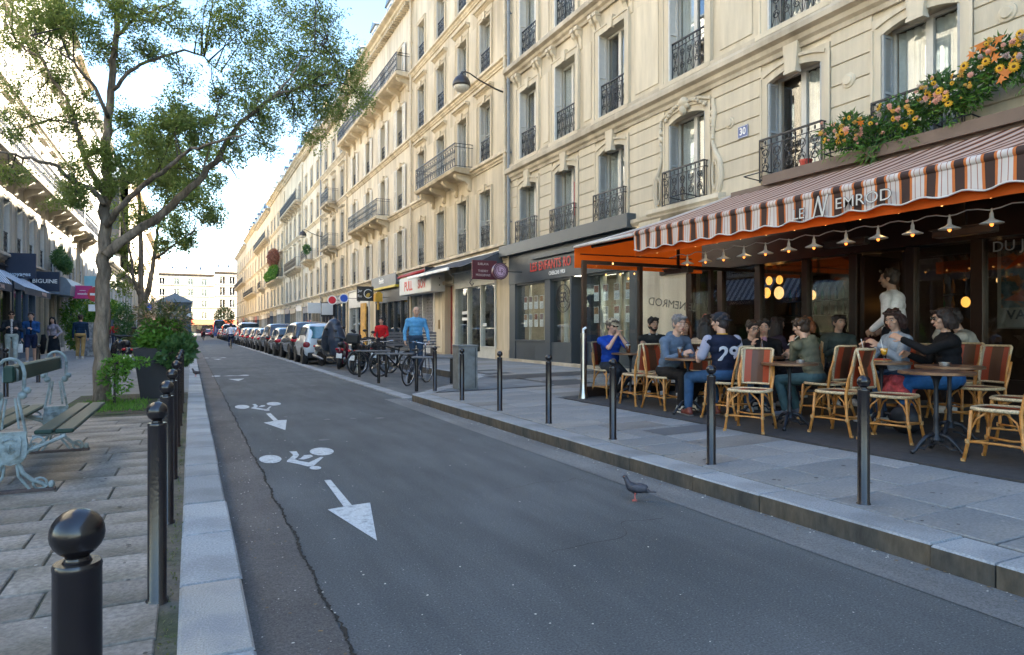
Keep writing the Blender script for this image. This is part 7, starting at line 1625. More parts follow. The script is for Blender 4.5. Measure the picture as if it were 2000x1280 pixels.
# ---- cars
G_car = mat('car_glass', (.02, .035, .045), .06, spec=.9)
def car(x, y, label, col, L=4.3, W=1.78, H=1.55, kind='hatch', z=0, rz=0, light=(.45, .01, .02), blue=False):
    # local: +Y is the front; built by lofting cross-sections from rear to front
    o = thing('parked_car', label, 'car', (x, y, z), rz, 'cars parked along the right-hand kerb')
    Mp = mat('car_%d_%d_%d' % tuple(int(q * 99) for q in col), col, .22, var=.03, coat=.6, metal=.15)
    h = L / 2; w = W / 2; bl = .20; sh = H * .60 if kind != 'van' else H * .5
    if kind == 'smart': prof = [(-h, .48, .86, .0), (-h + .04, .30, .98, .4), (-h + .12, .24, .99, .95), (-h + .35, .2, 1.0, 1.0), (-.1, .2, 1.0, 1.0), (.35, .2, 1.0, .93), (.75, .2, .98, .35), (h - .3, .22, .92, .0), (h - .05, .3, .78, 0), (h, .42, .62, 0)]
    elif kind == 'suv': prof = [(-h, .50, .86, .0), (-h + .06, .30, 1.0, .35), (-h + .25, .24, 1.0, .9), (-h + .5, .22, 1.02, 1.0), (0, .22, 1.0, 1.0), (.5, .22, .99, .85), (1.0, .22, .98, .18), (1.25, .22, .96, 0), (h - .15, .3, .88, 0), (h, .45, .68, 0)]
    elif kind == 'van': prof = [(-h, .4, 1.0, .9), (-h + .05, .28, 1.0, 1.0), (0, .24, 1.0, 1.0), (1.0, .24, 1.0, .98), (1.5, .24, .98, .3), (h - .2, .3, .9, 0), (h, .45, .7, 0)]
    else: prof = [(-h, .48, .82, .0), (-h + .06, .30, .96, .12), (-h + .35, .24, .99, .72), (-h + .75, .22, 1.0, .96), (-.1, .2, 1.0, 1.0), (.35, .2, .99, .86), (.85, .2, .97, .2), (1.1, .22, .95, 0), (h - .2, .3, .86, 0), (h, .44, .62, 0)]
    secs = []
    for (yy, zl, ws, gh) in prof:
        end = abs(abs(yy) - h) < .08; wf = w * (.90 if abs(abs(yy) - h) < .01 else .97 if end else 1)
        zs = sh * ws; zr = zs + (H - sh) * gh if gh > 0 else zs + .015
        tum = .80 if gh > .3 else .90
        secs.append([(0, zl), (wf * .85, zl), (wf * .98, zl + .12), (wf, (zl + zs) * .52), (wf * .985, zs - .06), (wf * .93, zs), (wf * (.93 + (tum - .93) * min(gh * 1.5, 1)), zs + (zr - zs) * .88), (wf * (tum - .12), zr - .01), (0, zr + .02)])
    b = MB(); k = 9; n = len(prof)
    for sx in (1, -1):
        base = len(b.v)
        for i, S in enumerate(secs): b.v += [(sx * p[0], prof[i][0], p[1]) for p in S]
        for i in range(n - 1):
            for j in range(k - 1):
                q = base + i * k + j; f = (q, q + k, q + k + 1, q + 1); b.f.append(f if sx < 0 else f[::-1]); b.m.append(0)
        for i in (0, n - 1):
            for j in range(k - 2):
                f = (base + i * k, base + i * k + j + 1, base + i * k + j + 2); b.f.append(f if (sx < 0) == (i == 0) else f[::-1]); b.m.append(0)
    ob = b.obj('body', Mp, o, smooth=True); md = ob.modifiers.new('weld', 'WELD'); md.merge_threshold = .002; sb = ob.modifiers.new('round', 'SUBSURF'); sb.levels = 1; sb.render_levels = 2
    def P(i, j, sx=1, off=.012):
        p = secs[i][j]; return Vector((sx * (p[0] + off * (1 if j < 7 else 0)), prof[i][0], p[1] + (off if j >= 7 else 0)))
    cab = [i for i in range(n) if prof[i][3] >= .7]; i0, i1 = cab[0], cab[-1]
    for sx in (-1, 1):
        b = MB(); lo = []; hi = []
        for i in range(i0, i1 + 1):
            a, c = P(i, 5, sx), P(i, 6, sx); lo.append(a + (c - a) * .14 + Vector((sx * -.012, 0, 0))); hi.append(a + (c - a) * .88 + Vector((sx * -.004, 0, 0)))
        if i1 + 1 < n:
            a = P(i1 + 1, 5, sx); lo.append(lo[-1] + (a - lo[-1]) * .75 + Vector((0, 0, .03))); hi.append(lo[-1] + Vector((0, 0, .03)))
        m_ = len(lo); b.v = [tuple(v) for v in lo + hi]; b.f = [((q, q + 1, q + 1 + m_, q + m_) if sx > 0 else (q + m_, q + 1 + m_, q + 1, q)) for q in range(m_ - 1)]; b.m = [0] * (m_ - 1); b.obj('side_window', G_car, o)
        b = MB(); b.ell((sx * (w + .09), prof[i1][0] + .15, sh + .06), (.10, .06, .07), 10, 6); b.obj('door_mirror', M_blk if kind == 'smart' else Mp, o, smooth=True)
        for yy in ((-h + (.38 if kind == 'smart' else .78)), h - (.42 if kind == 'smart' else .82)):
            b = MB(); r = .31 if kind != 'suv' else .345; b.lathe([(r * .55, -.10), (r * .95, -.10), (r, -.07), (r, .07), (r * .95, .10), (r * .55, .10)], 24, M=Matrix.Rotation(PI / 2, 4, 'Y')); wv_ = b.obj('wheel', M_tyre, o, (sx * (w - .09), yy, r), smooth=True, ang=40)
            b = MB(); b.lathe([(.04, .0), (.05, .09)], 10, M=Matrix.Rotation(sx * PI / 2, 4, 'Y')); b.lathe([(r * .55, .04), (r * .64, .095), (r * .6, .1), (r * .5, .05)], 20, M=Matrix.Rotation(sx * PI / 2, 4, 'Y'))
            for q in range(7): b.box(-.018, .018, 0, r * .58, .06, .085, 0, Matrix.Rotation(sx * PI / 2, 4, 'Y') @ Matrix.Rotation(2 * PI * q / 7, 4, 'Z'))
            b.obj('rim', M_rim, wv_)
            b = MB(); b.tube([(sx * (w + .003), yy + (r + .05) * math.cos(a), r + (r + .05) * math.sin(a)) for a in [R(10 + 16 * q) for q in range(11)]], .03, 6); b.obj('wheel_arch', M_blk, o, smooth=True)
        b = MB()
        if kind == 'suv' or kind == 'hatch': b.ell((sx * w * .82, -h + .06, sh * .88), (w * .22, .07, .09), 12, 8)
        elif kind == 'smart': b.ell((sx * w * .84, -h + .09, sh * .80), (.15, .12, .145), 12, 8)
        else: b.box(sx * w * .86 - .06, sx * w * .86 + .06, -h - .02, -h + .05, sh * .7, sh * 1.3)
        b.obj('tail_light', mat('tail_%d' % int(light[0] * 99), light, .15), o, smooth=(kind != 'van'))
        b = MB(); b.ell((sx * w * .72, h - .13, sh * .72), (w * .2, .1, .07), 12, 7); b.obj('headlight', mat('lamp_clear', (.5, .52, .55), .1), o, smooth=True)
    # rear window: follows the tailgate
    ia = 1 if kind != 'hatch' else 1; A1, A2 = (P(1, 5), P(i0, 6)) if kind in ('smart', 'suv', 'van') else (P(1, 5), P(i0, 6))
    z0r, z1r = sh + .05, H - .12; y0r = prof[1][0] - .03; y1r = prof[i0][0] - (.03 if kind != 'hatch' else .02)
    if kind == 'hatch': y0r += .05
    b = MB(); wr = w * .78
    def ry(t): return y0r + (y1r - y0r) * t
    b.v = []; nn = 6
    for t in range(4):
        for q in range(nn + 1):
            u_ = -1 + 2 * q / nn; tt = t / 3; b.v.append((u_ * wr * (1 - .1 * tt), ry(tt) - .035 + .06 * u_ * u_, z0r + (z1r - z0r) * tt))
    b.f = [(t * (nn + 1) + q, t * (nn + 1) + q + 1, (t + 1) * (nn + 1) + q + 1, (t + 1) * (nn + 1) + q) for t in range(3) for q in range(nn)]; b.m = [0] * len(b.f)
    b.obj('rear_window', mat('car_glass_blue', (.02, .10, .14), .06, spec=.9) if blue else G_car, o, smooth=True)
    # windscreen
    b = MB(); a0, a1 = P(i1, 6), P(i1 + 1, 5) if i1 + 1 < n else P(i1, 5)
    b.v = [(-a1.x * .86, a1.y + .02, a1.z + .03), (a1.x * .86, a1.y + .02, a1.z + .03), (a0.x * .86, a0.y + .03, a0.z + .02), (-a0.x * .86, a0.y + .03, a0.z + .02)]; b.f = [(1, 0, 3, 2)]; b.m = [0]; b.obj('windscreen', G_car, o)
    b = MB(); b.box(-w * .82, w * .82, -h - .035, -h + .15, .24, .46); b.obj('bumper', M_blk if kind != 'van' else Mp, o, bevel=.03)
    b = MB(); b.box(-.26, .26, -h - .045, -h - .03, sh * .66, sh * .66 + .11); b.obj('number_plate', M_whitep, o)
    return o
car(4.62, 27.0, 'small white two-seat city car, nearest of the parked cars', (.62, .66, .70), L=2.7, W=1.66, H=1.56, kind='smart', light=(.20, .02, .03), blue=True)
cl_ = [(4.72, 31.2, 'black sport utility car with a bright roof rail, right behind the small white car', (.035, .033, .035), 4.4, 1.85, 1.66, 'suv'), (4.6, 36.2, 'dark grey hatchback, third parked car from the camera', (.05, .05, .055), 4.2, 1.76, 1.46, 'hatch'),
       (4.68, 41.0, 'black sport utility car with large red tail lights, fourth parked car', (.045, .032, .03), 4.5, 1.85, 1.66, 'suv'), (4.58, 45.8, 'silver-grey hatchback, fifth parked car', (.20, .20, .20), 4.0, 1.74, 1.46, 'hatch'),
       (4.62, 50.4, 'bronze-brown hatchback, sixth parked car from the camera', (.12, .09, .07), 4.1, 1.75, 1.48, 'hatch'), (4.6, 55.2, 'dark metallic hatchback, seventh parked car', (.07, .065, .065), 4.2, 1.76, 1.5, 'hatch'),
       (4.62, 60.2, 'light grey estate car in the middle of the row', (.26, .26, .26), 4.4, 1.78, 1.52, 'hatch'), (4.75, 66, 'tall pale van rising above the row of parked cars', (.45, .50, .52), 5.0, 1.95, 2.0, 'van'),
       (4.62, 72.5, 'dark parked car beyond the pale van', (.06, .06, .07), 4.3, 1.78, 1.5, 'hatch'), (4.6, 78, 'grey parked car two behind the pale van', (.14, .14, .15), 4.2, 1.76, 1.48, 'hatch'), (4.62, 84, 'black distant parked car', (.03, .03, .03), 4.3, 1.8, 1.6, 'suv'),
       (4.6, 90, 'silver distant parked car', (.35, .35, .36), 4.2, 1.76, 1.48, 'hatch'), (4.65, 97, 'white van far down the row', (.6, .6, .6), 5.0, 1.95, 2.1, 'van'), (4.6, 104, 'brown distant parked car', (.16, .11, .08), 4.2, 1.76, 1.5, 'hatch'), (4.6, 112, 'dark blue distant parked car', (.02, .03, .07), 4.2, 1.76, 1.5, 'hatch'), (4.4, 125, 'tall blue delivery truck near the end of the row', (.03, .06, .20), 6.0, 2.1, 3.0, 'van'), (2.6, 132, 'dark red car driving away in the carriageway far ahead', (.25, .02, .04), 4.2, 1.76, 1.5, 'hatch')]
for (x, y, lb, c, L, W, H, kd) in cl_: car(x, y, lb, c, L, W, H, kd, light=(.5, .01, .02))
# cyclists riding in the street
def cyclist(x, y, label, rz, shirt, trou, s=1.0, helmet=False):
    p = person(label, x, y, 0, rz, 'sit', s=s, shirt=shirt, trou=trou, shoe=(.03, .03, .05), hair=(.05, .03, .02), hipz=.98, feet=[(-.1, .12, .12), (.1, .06, .40)], hands=[(-.25, .42, 1.05), (.25, .42, 1.05)], lean=(0, .16), fine=False, vox=.013, group='cyclists')
    c, sn = math.cos(rz), math.sin(rz); b = bicycle(x + sn * -.02, y + .02, 0, rz, 'bicycle ridden by the ' + label.split(',')[0], (.03, .05, .09), lean=0)
    return p
cyclist(2.55, 50.5, 'cyclist in a white shirt and navy trousers, riding away beside the parked cars', 0, (.62, .64, .72), (.015, .03, .09), 1.0)
cyclist(1.5, 92, 'distant cyclist in orange-brown clothes, far down the middle of the street', 0, (.20, .09, .06), (.03, .03, .04), 1.0)
# electrical cabinet on the right pavement
cb = thing('utility_cabinet', 'grey steel street cabinet behind the bollards near the kerb corner', 'cabinet', (4.85, 12.15, gz(4.85)), 0)
M_cab = mat('cabinet_grey', (.17, .175, .17), .55, var=.2, vs=9, col2=(.12, .12, .11), c2s=5)
b = MB(); b.box(-.20, .20, -.16, .16, 0, .82); b.obj('housing', M_cab, cb, bevel=.008); b = MB(); b.box(-.215, .215, -.175, .175, .82, .86); b.obj('lid', M_cab, cb, bevel=.008); b = MB(); b.box(.145, .155, -.164, -.158, .02, .8); b.box(-.155, -.145, -.164, -.158, .02, .8); b.obj('door_seam', M_iron, cb)
b = MB(); b.box(-.13, .13, -.168, -.16, .05, .78); b.obj('door', M_cab, cb, bevel=.003)
# slatted bench by the far shop
be = thing('bench', 'grey slatted bench against the shop behind the bicycles', 'bench', (7.6, 24.3, gz(7.6)), 0)
for k in range(5): b = MB(); b.box(-1.0, 1.0, .25, .28, .5 + k * .11, .58 + k * .11); b.obj('slat', mat('slat_grey', (.14, .13, .13), .7), be)
for k in range(4): b = MB(); b.box(-1.0, 1.0, -.2 + k * .11, -.11 + k * .11, .43, .46); b.obj('slat', mat('slat_grey', (.14, .13, .13), .7), be)
for x in (-.8, .8): b = MB(); b.box(x - .03, x + .03, -.2, .3, 0, .43); b.obj('leg', M_iron, be)
# pigeons
def pigeon(x, y, z, rz, label, s=1.0):
    o = thing('pigeon', label, 'pigeon', (x, y, z), rz); o.scale = (s, s, s); Mb = mat('pigeon_feathers', (.035, .035, .045), .55, var=.35, vs=20, col2=(.06, .05, .055), c2s=12)
    b = MB(); cap(b, (0, .035, .115), (0, -.045, .10), .042, .036, 12); cap(b, (0, -.04, .10), (0, -.10, .088), .034, .018, 10); cap(b, (0, .05, .125), (0, .075, .175), .030, .020, 10); b.ell((0, .085, .195), (.018, .022, .019), 10, 7); cap(b, (0, .02, .085), (0, 0, .06), .02, .012, 8)
    b.box(-.018, .018, -.17, -.08, .078, .088); remesh(b.obj('body', Mb, o), .005, 2)
    for sx in (-1, 1):
        b = MB(); b.ell((sx * .036, -.03, .112), (.012, .075, .030), 10, 6, M=Matrix.Rotation(R(0), 4, 'X')); b.obj('wing', mat('pigeon_wing', (.05, .048, .06), .6, var=.3, vs=30), o, smooth=True)
        b = MB(); b.tube([(sx * .016, .0, .07), (sx * .018, .005, .035), (sx * .018, .0, .006)], [.008, .004, .0035], 6)
        for a in (-.5, 0, .5): b.tube([(sx * .018, .0, .005), (sx * .018 + .02 * math.sin(a), .026 * math.cos(a), .003)], .0028, 4)
        b.tube([(sx * .018, .0, .005), (sx * .018, -.014, .003)], .0028, 4); b.obj('leg', mat('pigeon_foot', (.50, .12, .10), .6), o)
        b = MB(); b.ell((sx * .015, .092, .199), (.004, .004, .004), 6, 4); b.obj('eye', mat('pigeon_eye', (.5, .15, .03), .3), o)
    b = MB(); b.tube([(0, .104, .194), (0, .120, .188)], [.006, .002], 6); b.obj('beak', mat('beak', (.1, .1, .1), .5), o); return o
pigeon(3.04, 4.14, .004, face(-.72, .62), 'dark pigeon standing in the gutter by the right-hand kerb', .92)
pigeon(.12, 18.5, .13, 1.0, 'tiny dark pigeon on the left kerb beyond the bollards', 1.0)
# cast iron bench on the left pavement
M_cast = mat('cast_iron_pale_blue', (.20, .245, .25), .5, var=.3, vs=14, col2=(.09, .11, .10), c2s=11, c2t=(.52, .66), bump=.4, bs=40)
M_slat = mat('bench_green', (.012, .036, .028), .5, var=.3, vs=5, col2=(.02, .045, .036), c2s=3, stretch=(1, .1, 1), spec=.25)
bn = thing('park_bench', 'double-sided park bench with dark green slats and pale blue cast iron ends', 'bench', (-1.16, 5.85, .13), 0)
def cast_end(y):
    b = MB(); t = .022
    def tb(pts, r, n=7): b.tube([(p[0] * .92, y, p[1]) for p in pts], r * .72, n)
    # arched top, tapered uprights, central shield, splayed feet with rings
    tb([(-.085, .74), (-.09, .86), (-.075, .92), (-.04, .955), (0, .965), (.04, .955), (.075, .92), (.09, .86), (.085, .74)], .018)
    tb([(-.045, .80), (-.045, .88), (-.02, .905), (.0, .91), (.02, .905), (.045, .88), (.045, .80)], .010)
    for s in (-1, 1):
        tb([(s * .085, .76), (s * .075, .70), (s * .05, .68), (s * .065, .60), (s * .085, .50), (s * .095, .44)], .014)
        tb([(s * .028, .68), (s * .045, .55), (s * .055, .46)], .011)
        b.ell((s * .10, y, .735), (.025, .02, .025), 8, 6); b.ell((s * .07, y, .70), (.03, .02, .03), 8, 6)
        tb([(s * .07, .24), (s * .12, .30), (s * .20, .33), (s * .30, .37), (s * .36, .395)], .019)
        ringp = [(s * .175 + .045 * math.cos(a), .355 + .038 * math.sin(a)) for a in [2 * PI * q / 12 for q in range(13)]]; tb(ringp, .010)
        tb([(s * .05, .22), (s * .08, .14), (s * .14, .085), (s * .20, .06), (s * .235, .03)], .021); tb([(s * .04, .2), (s * .05, .12), (s * .10, .05), (s * .13, .01)], .014)
        ringp = [(s * .19 + .045 * math.cos(a), .058 + .04 * math.sin(a)) for a in [2 * PI * q / 12 for q in range(13)]]; tb(ringp, .013)
        b.ell((s * .245, y, .045), (.022, .02, .03), 8, 6)
    b.prism([(-.10, .44), (.10, .44), (.095, .40), (.105, .34), (.095, .26), (.07, .22), (0, .20), (-.07, .22), (-.095, .26), (-.105, .34), (-.095, .40)], y - .018, y + .018, 'y')
    b.prism([(-.06, .41), (.06, .41), (.07, .38), (.06, .27), (0, .235), (-.06, .27), (-.07, .38)], y - .027, y + .027, 'y')
    for q in range(7): b.ell((-.04 + .0135 * q, y - .03, .39 - .004 * abs(q - 3)), (.006, .006, .006), 5, 4)
    b.tube([(-.03, y - .03, .31), (0, y - .033, .285), (.03, y - .03, .31), (0, y - .033, .30), (-.03, y - .03, .31)], .005, 5); b.tube([(0, y - .033, .30), (0, y - .033, .35), (.02, y - .033, .33)], .004, 5)
    e = b.obj('bench_end', M_cast, bn, smooth=True, ang=45)
    q = MB(); q.box(-.26, .27, y - .03, y + .03, -.002, .022); q.obj('foot_bar', mat('rusty_iron', (.07, .05, .045), .8, var=.3, vs=30), bn, bevel=.004)
    return e
for y in (0, 1.80): cast_end(y)
for sx in (-1, 1):
    for (xa, xc) in ((.13, .245), (.258, .375)):
        b = MB(); b.box(sx * xa, sx * xc, .04, 2.10, .405, .437); b.obj('slat', M_slat, bn, bevel=.008)
b = MB(); b.box(-.032, .032, -.06, 1.86, .795, .915); b.obj('back_slat', M_slat, bn, bevel=.01)
b = MB()
for y in (.28, 1.6):
    for sx in (-1, 1): b.tube([(sx * .08, y, .36), (sx * .2, y, .38), (sx * .34, y, .40)], .014, 6)
b.obj('seat_support', M_cast, bn)
# ---------------------------------------------------------------- trees and plants
def dist_pt(px, py, t):
    s, c = math.sin(math.atan(628 / 1300)), math.cos(math.atan(628 / 1300)); r = (px - 1000) / 1300; u = (645 - py) / 1300
    return Vector(((s + r * c) * t, (c - r * s) * t, 1.3 + u * t))
M_bark = mat('bark', (.175, .142, .108), .95, var=.6, vs=14, bump=1.0, bs=26, col2=(.085, .068, .05), c2s=5, stretch=(1, 1, .22))
M_twig = mat('twig', (.05, .04, .032), .9, var=.3)
LT1 = leafmat('leaf_locust', (.19, .27, .06), (.32, .37, .12), trans=.62); LT2 = leafmat('leaf_locust_bright', (.18, .29, .05), (.28, .35, .11), trans=.55)
def tree(name, label, base, t0, limbs, clumps, nleaf, ln, wd, seed, r0, br=.2, twigs=True):
    o = thing(name, label, 'tree', (base[0], base[1], .13)); ofs = -Vector((base[0], base[1], .13)); r = random.Random(seed)
    allp = []
    def path(L, ra, rb, dt, first=None, nm='limb'):
        pts = [dist_pt(px, py, t0 + dt * k / max(1, len(L) - 1)) + ofs for k, (px, py) in enumerate(L)]
        if first is not None: pts[0] = first
        out = [];
        for i in range(len(pts) - 1):      # light smoothing and wobble
            for q in range(4): t = q / 4; p = pts[i].lerp(pts[i + 1], t); out.append(p + Vector((r.gauss(0, .012), r.gauss(0, .02), r.gauss(0, .012))) * (1 if i or q else 0))
        out.append(pts[-1]); n = len(out); rr = [ra + (rb - ra) * (k / (n - 1)) ** .85 for k in range(n)]
        b = MB(); b.tube(out, rr, 12 if ra > .06 else 7); b.obj(nm, M_bark, o, smooth=True); allp.extend(out[n // 3:] if nm == 'limb' else out[n // 2:]); return out
    for k, (L, ra, rb, dt) in enumerate(limbs): path(L, ra, rb, dt, nm='trunk' if k == 0 else 'limb')
    # twigs from the limbs out to the leaf clumps
    C = []
    for (px, py, rp, dt, w) in clumps:
        c = dist_pt(px, py, t0 + dt) + ofs; rad = rp / 1300 * (t0 + dt); C.append((c, rad, w))
    b = MB(); tips = []
    for (c, rad, w) in C:
        near = sorted(allp, key=lambda p: (p - c).length)[:3]
        for q in range(3):
            s0 = near[q % len(near)]; e = c + Vector((r.gauss(0, rad * .5), r.gauss(0, rad * .5), r.gauss(0, rad * .4))); m = s0.lerp(e, .5) + Vector((r.gauss(0, .05), r.gauss(0, .05), .08 * (e - s0).length))
            L_ = (e - s0).length
            if L_ > 1.3 and q: continue
            b.tube([s0, s0.lerp(m, .55), m, m.lerp(e, .6), e], [.012 + .004 * L_, .010, .008, .006, .003], 5)
            for z in range(4):
                a = m.lerp(e, r.random()); d = Vector((r.gauss(0, 1), r.gauss(0, 1), r.gauss(0, .7))).normalized() * rad * r.uniform(.4, .9); b.tube([a, a + d * .5 + Vector((0, 0, .02)), a + d], [.005, .004, .002], 4); tips.append((a, a + d, w))
    b.obj('branches', M_twig, o, kind='stuff')
    tot = sum(w * rad ** 2 for _, rad, w in C); cs = [(tuple(c), (rad * .5,) * 3, w * rad ** 2) for c, rad, w in C]
    T = np.array([[*a, *e] for a, e, w in tips]); 
    def f1(n, rg):
        k = rg.choice(len(T), n); t = rg.uniform(.1, 1.15, (n, 1)); P = T[k, :3] * (1 - t) + T[k, 3:] * t + rg.normal(size=(n, 3)) * .05; D = (T[k, 3:] - T[k, :3]); D = D / np.linalg.norm(D, axis=1, keepdims=True) + rg.normal(size=(n, 3)) * .8 + np.array([0, 0, -.2]); return P, D
    # sub-clumps give the crown its lumps and holes
    rg0 = np.random.default_rng(seed); sub = []
    for c, rad, w in C:
        for q in range(int(7 + 10 * w)):
            d = rg0.normal(size=3); d /= np.linalg.norm(d); p = np.array(c) + d * rad * rg0.uniform(.2, 1.0) ** .7 * np.array([1, 1, .85]); sub.append((tuple(p), tuple([rad * rg0.uniform(.25, .58)] * 3), w * rad))
    leaves(int(nleaf * .62), blobs(sub), LT1, ln, wd, seed, parent=o, nm='crown', curl=.4); leaves(int(nleaf * .22), f1, LT1, ln, wd, seed + 1, parent=o, nm='crown'); leaves(int(nleaf * .16), blobs(sub[::2]), LT2, ln, wd, seed + 2, parent=o, nm='crown')
    return o
limbs = [([(200, 800), (199, 740), (198, 660), (200, 570), (203, 490), (207, 430), (208, 370), (207, 300), (213, 220), (219, 140), (228, 60), (233, -40), (238, -150)], .138, .028, .2),
         ([(206, 500), (240, 468), (300, 432), (350, 388), (395, 345), (430, 305), (452, 262), (490, 222), (540, 185), (600, 170), (660, 160)], .085, .012, 1.0),
         ([(208, 440), (240, 400), (290, 352), (340, 318), (372, 292), (430, 276), (480, 262)], .055, .012, -1.2),
         ([(206, 400), (180, 372), (140, 350), (110, 325), (60, 310), (0, 298), (-70, 285)], .05, .012, -1.0), ([(204, 380), (176, 330), (161, 290), (150, 240), (130, 190), (100, 152), (80, 112), (50, 98), (14, 60), (4, -10)], .05, .01, 1.0),
         ([(212, 230), (185, 170), (150, 130), (115, 100), (60, 70)], .035, .008, -1.2), ([(222, 175), (250, 140), (300, 115), (360, 98), (400, 110), (438, 150)], .035, .008, .8), ([(228, 70), (270, 32), (312, 16), (360, -5)], .03, .008, -.8),
         ([(150, 240), (110, 235), (60, 245), (-10, 262)], .025, .007, .5), ([(430, 305), (450, 330), (470, 350)], .02, .005, .5), ([(540, 185), (590, 120), (640, 80)], .018, .005, 1.2), ([(395, 345), (420, 240), (430, 190)], .018, .005, .3)]
cp = [(640, 90, 62, 1.6, 0.83), (690, 150, 42, 1.8, 0.83), (600, 160, 70, 1.2, 0.98), (540, 110, 70, 1.0, 0.9), (560, 210, 60, 1.4, 0.9), (640, 220, 48, 1.8, 0.75), (490, 60, 60, .8, 0.75), (560, 40, 60, 1.2, 0.75), (620, 30, 40, 1.4, 0.6), (470, 170, 55, .3, 0.83), (500, 235, 48, 1.0, 0.83),
      (430, 250, 45, .4, 0.68), (700, 195, 30, 2, 0.6), (610, 275, 30, 1.6, 0.52), (380, 250, 45, -.3, 1.1), (340, 230, 42, -.5, 1.3), (300, 280, 50, -.5, 1), (260, 330, 42, .2, 0.92), (350, 320, 40, .6, 0.8), (250, 240, 36, .2, 0.8), (450, 20, 50, .6, 0.6), (400, 60, 45, .4, 0.69), (330, 40, 45, -.5, 0.57), (290, 90, 42, .3, 0.63), (350, 150, 35, .5, 0.4), (250, 30, 45, -.4, 1),
      (210, 110, 40, .4, 0.8), (150, 50, 60, -.6, 1), (70, 30, 70, -.8, 1), (10, 100, 50, .8, 0.57), (110, 150, 45, .6, 0.63), (60, 190, 50, .8, 0.46), (170, 215, 40, .3, 0.69), (120, 260, 45, .2, 0.46), (30, 250, 40, -.3, 0.46), (20, 340, 30, -.8, 0.34), (90, 90, 50, 1, 0.69), (160, 330, 40, -.2, 0.57), (200, 300, 36, 0, 1), (150, 390, 26, -.4, 0.92), (110, 400, 24, .2, 0.34), (210, 370, 26, 0, 0.69), (520, 290, 26, 1, 0.38), (470, 300, 35, .6, 0.45), (430, 180, 26, .3, 0.38), (0, -40, 90, 0, 0.8), (150, -60, 90, 0, 0.92), (300, -60, 80, 0, 0.69), (450, -60, 80, .5, 0.68), (590, -50, 70, 1, 0.6)]
tree('street_tree', 'large spreading street tree with furrowed trunk and airy green crown beside the bench', (-1.28, 12.51), 10.7, limbs, cp, 90000, .055, .023, 21, .15)
l2 = [([(277, 690), (277, 640), (277, 600), (275, 560), (275, 500), (274, 430), (270, 350), (268, 280)], .14, .025, .2), ([(280, 600), (292, 560), (300, 520), (306, 460), (312, 420), (335, 380)], .10, .02, 1), ([(304, 505), (340, 478), (370, 458), (410, 440)], .04, .01, -1),
      ([(272, 575), (262, 550), (255, 500), (243, 440), (236, 400)], .06, .015, -1), ([(266, 560), (250, 520), (225, 470)], .035, .01, .5)]
c2 = [(380, 400, 42, 0, 1), (420, 420, 26, .5, .9), (340, 370, 45, .5, 1.2), (390, 345, 40, .5, 1), (310, 330, 45, 0, 1.1), (270, 350, 35, 0, .9), (350, 440, 30, -.5, .8), (250, 420, 35, 0, .7), (235, 480, 24, 0, .7), (300, 430, 26, .2, .6), (365, 480, 20, -.5, .5), (320, 480, 18, 0, .4), (410, 300, 36, 1, .8), (265, 520, 22, .5, .35), (240, 560, 20, .5, .5), (330, 290, 50, 0, .8)]
tree('street_tree', 'second forked street tree further back behind the dark planter', (-1.36, 23.0), 20.2, l2, c2, 26000, .085, .045, 33, .16)
def bush(x, y, z, label, cs, n, lm, ln=.09, wd=.05, name='shrub', stem=True, extra=None, seed=9, cat='shrub'):
    o = thing(name, label, cat, (x, y, z))
    if stem: b = MB(); b.tube([(0, 0, 0), (.01, 0, cs[0][0][2])], [.022, .012], 6); b.obj('stem', M_twig, o)
    leaves(n, blobs(cs), lm, ln, wd, seed, parent=o)
    if extra: leaves(n // 3, blobs(cs), extra, ln * .9, wd * .8, seed + 3, parent=o, nm='bright_foliage')
    return o
o = sheet('tree_pit_soil', -1.75, -.5, 10.75, 14.2, .127, mat('soil', (.06, .05, .035), .95, var=.4, vs=20, bump=1, bs=30, col2=(.05, .08, .02), c2s=4))
def grassf(x0, x1, y0, y1, z):
    def f(n, r): P = np.stack([r.uniform(x0, x1, n), r.uniform(y0, y1, n), np.full(n, z)], 1); D = r.normal(size=(n, 3)) * .45 + np.array([0, 0, 1]); return P, D
    return f
g_ = leaves(1300, grassf(-1.5, -.6, 11.0, 12.6, .127), LF2, .07, .012, 8, nm='pit_grass'); g_['label'] = 'tufts of grass and weeds round the foot of the large tree'
g2 = leaves(700, lambda n, r: (np.stack([r.normal(-.078, .012, n), r.uniform(1.5, 12, n) ** 1.0, np.full(n, .118)], 1), r.normal(size=(n, 3)) + np.array([0, 0, .9])), LF3, .016, .008, 18, nm='joint_moss'); g2['label'] = 'moss and tiny weeds in the joint behind the left kerb'
bush(-1.07, 12.05, .13, 'small bright green sapling at the foot of the large tree', [((.05, 0, .62), (.22, .2, .16), 2), ((-.1, .05, .45), (.14, .14, .16), 1), ((.3, 0, .66), (.2, .12, .07), 1), ((.12, 0, .32), (.12, .1, .14), .6), ((-.02, 0, .15), (.08, .08, .12), .3)], 900, LF2, .065, .034)
plt = thing('planter', 'tall dark tapered planter full of mixed plants behind the bollards', 'planter', (-.50, 13.15, .13)); M_pl = mat('planter_dark', (.022, .022, .026), .6, var=.15, vs=5)
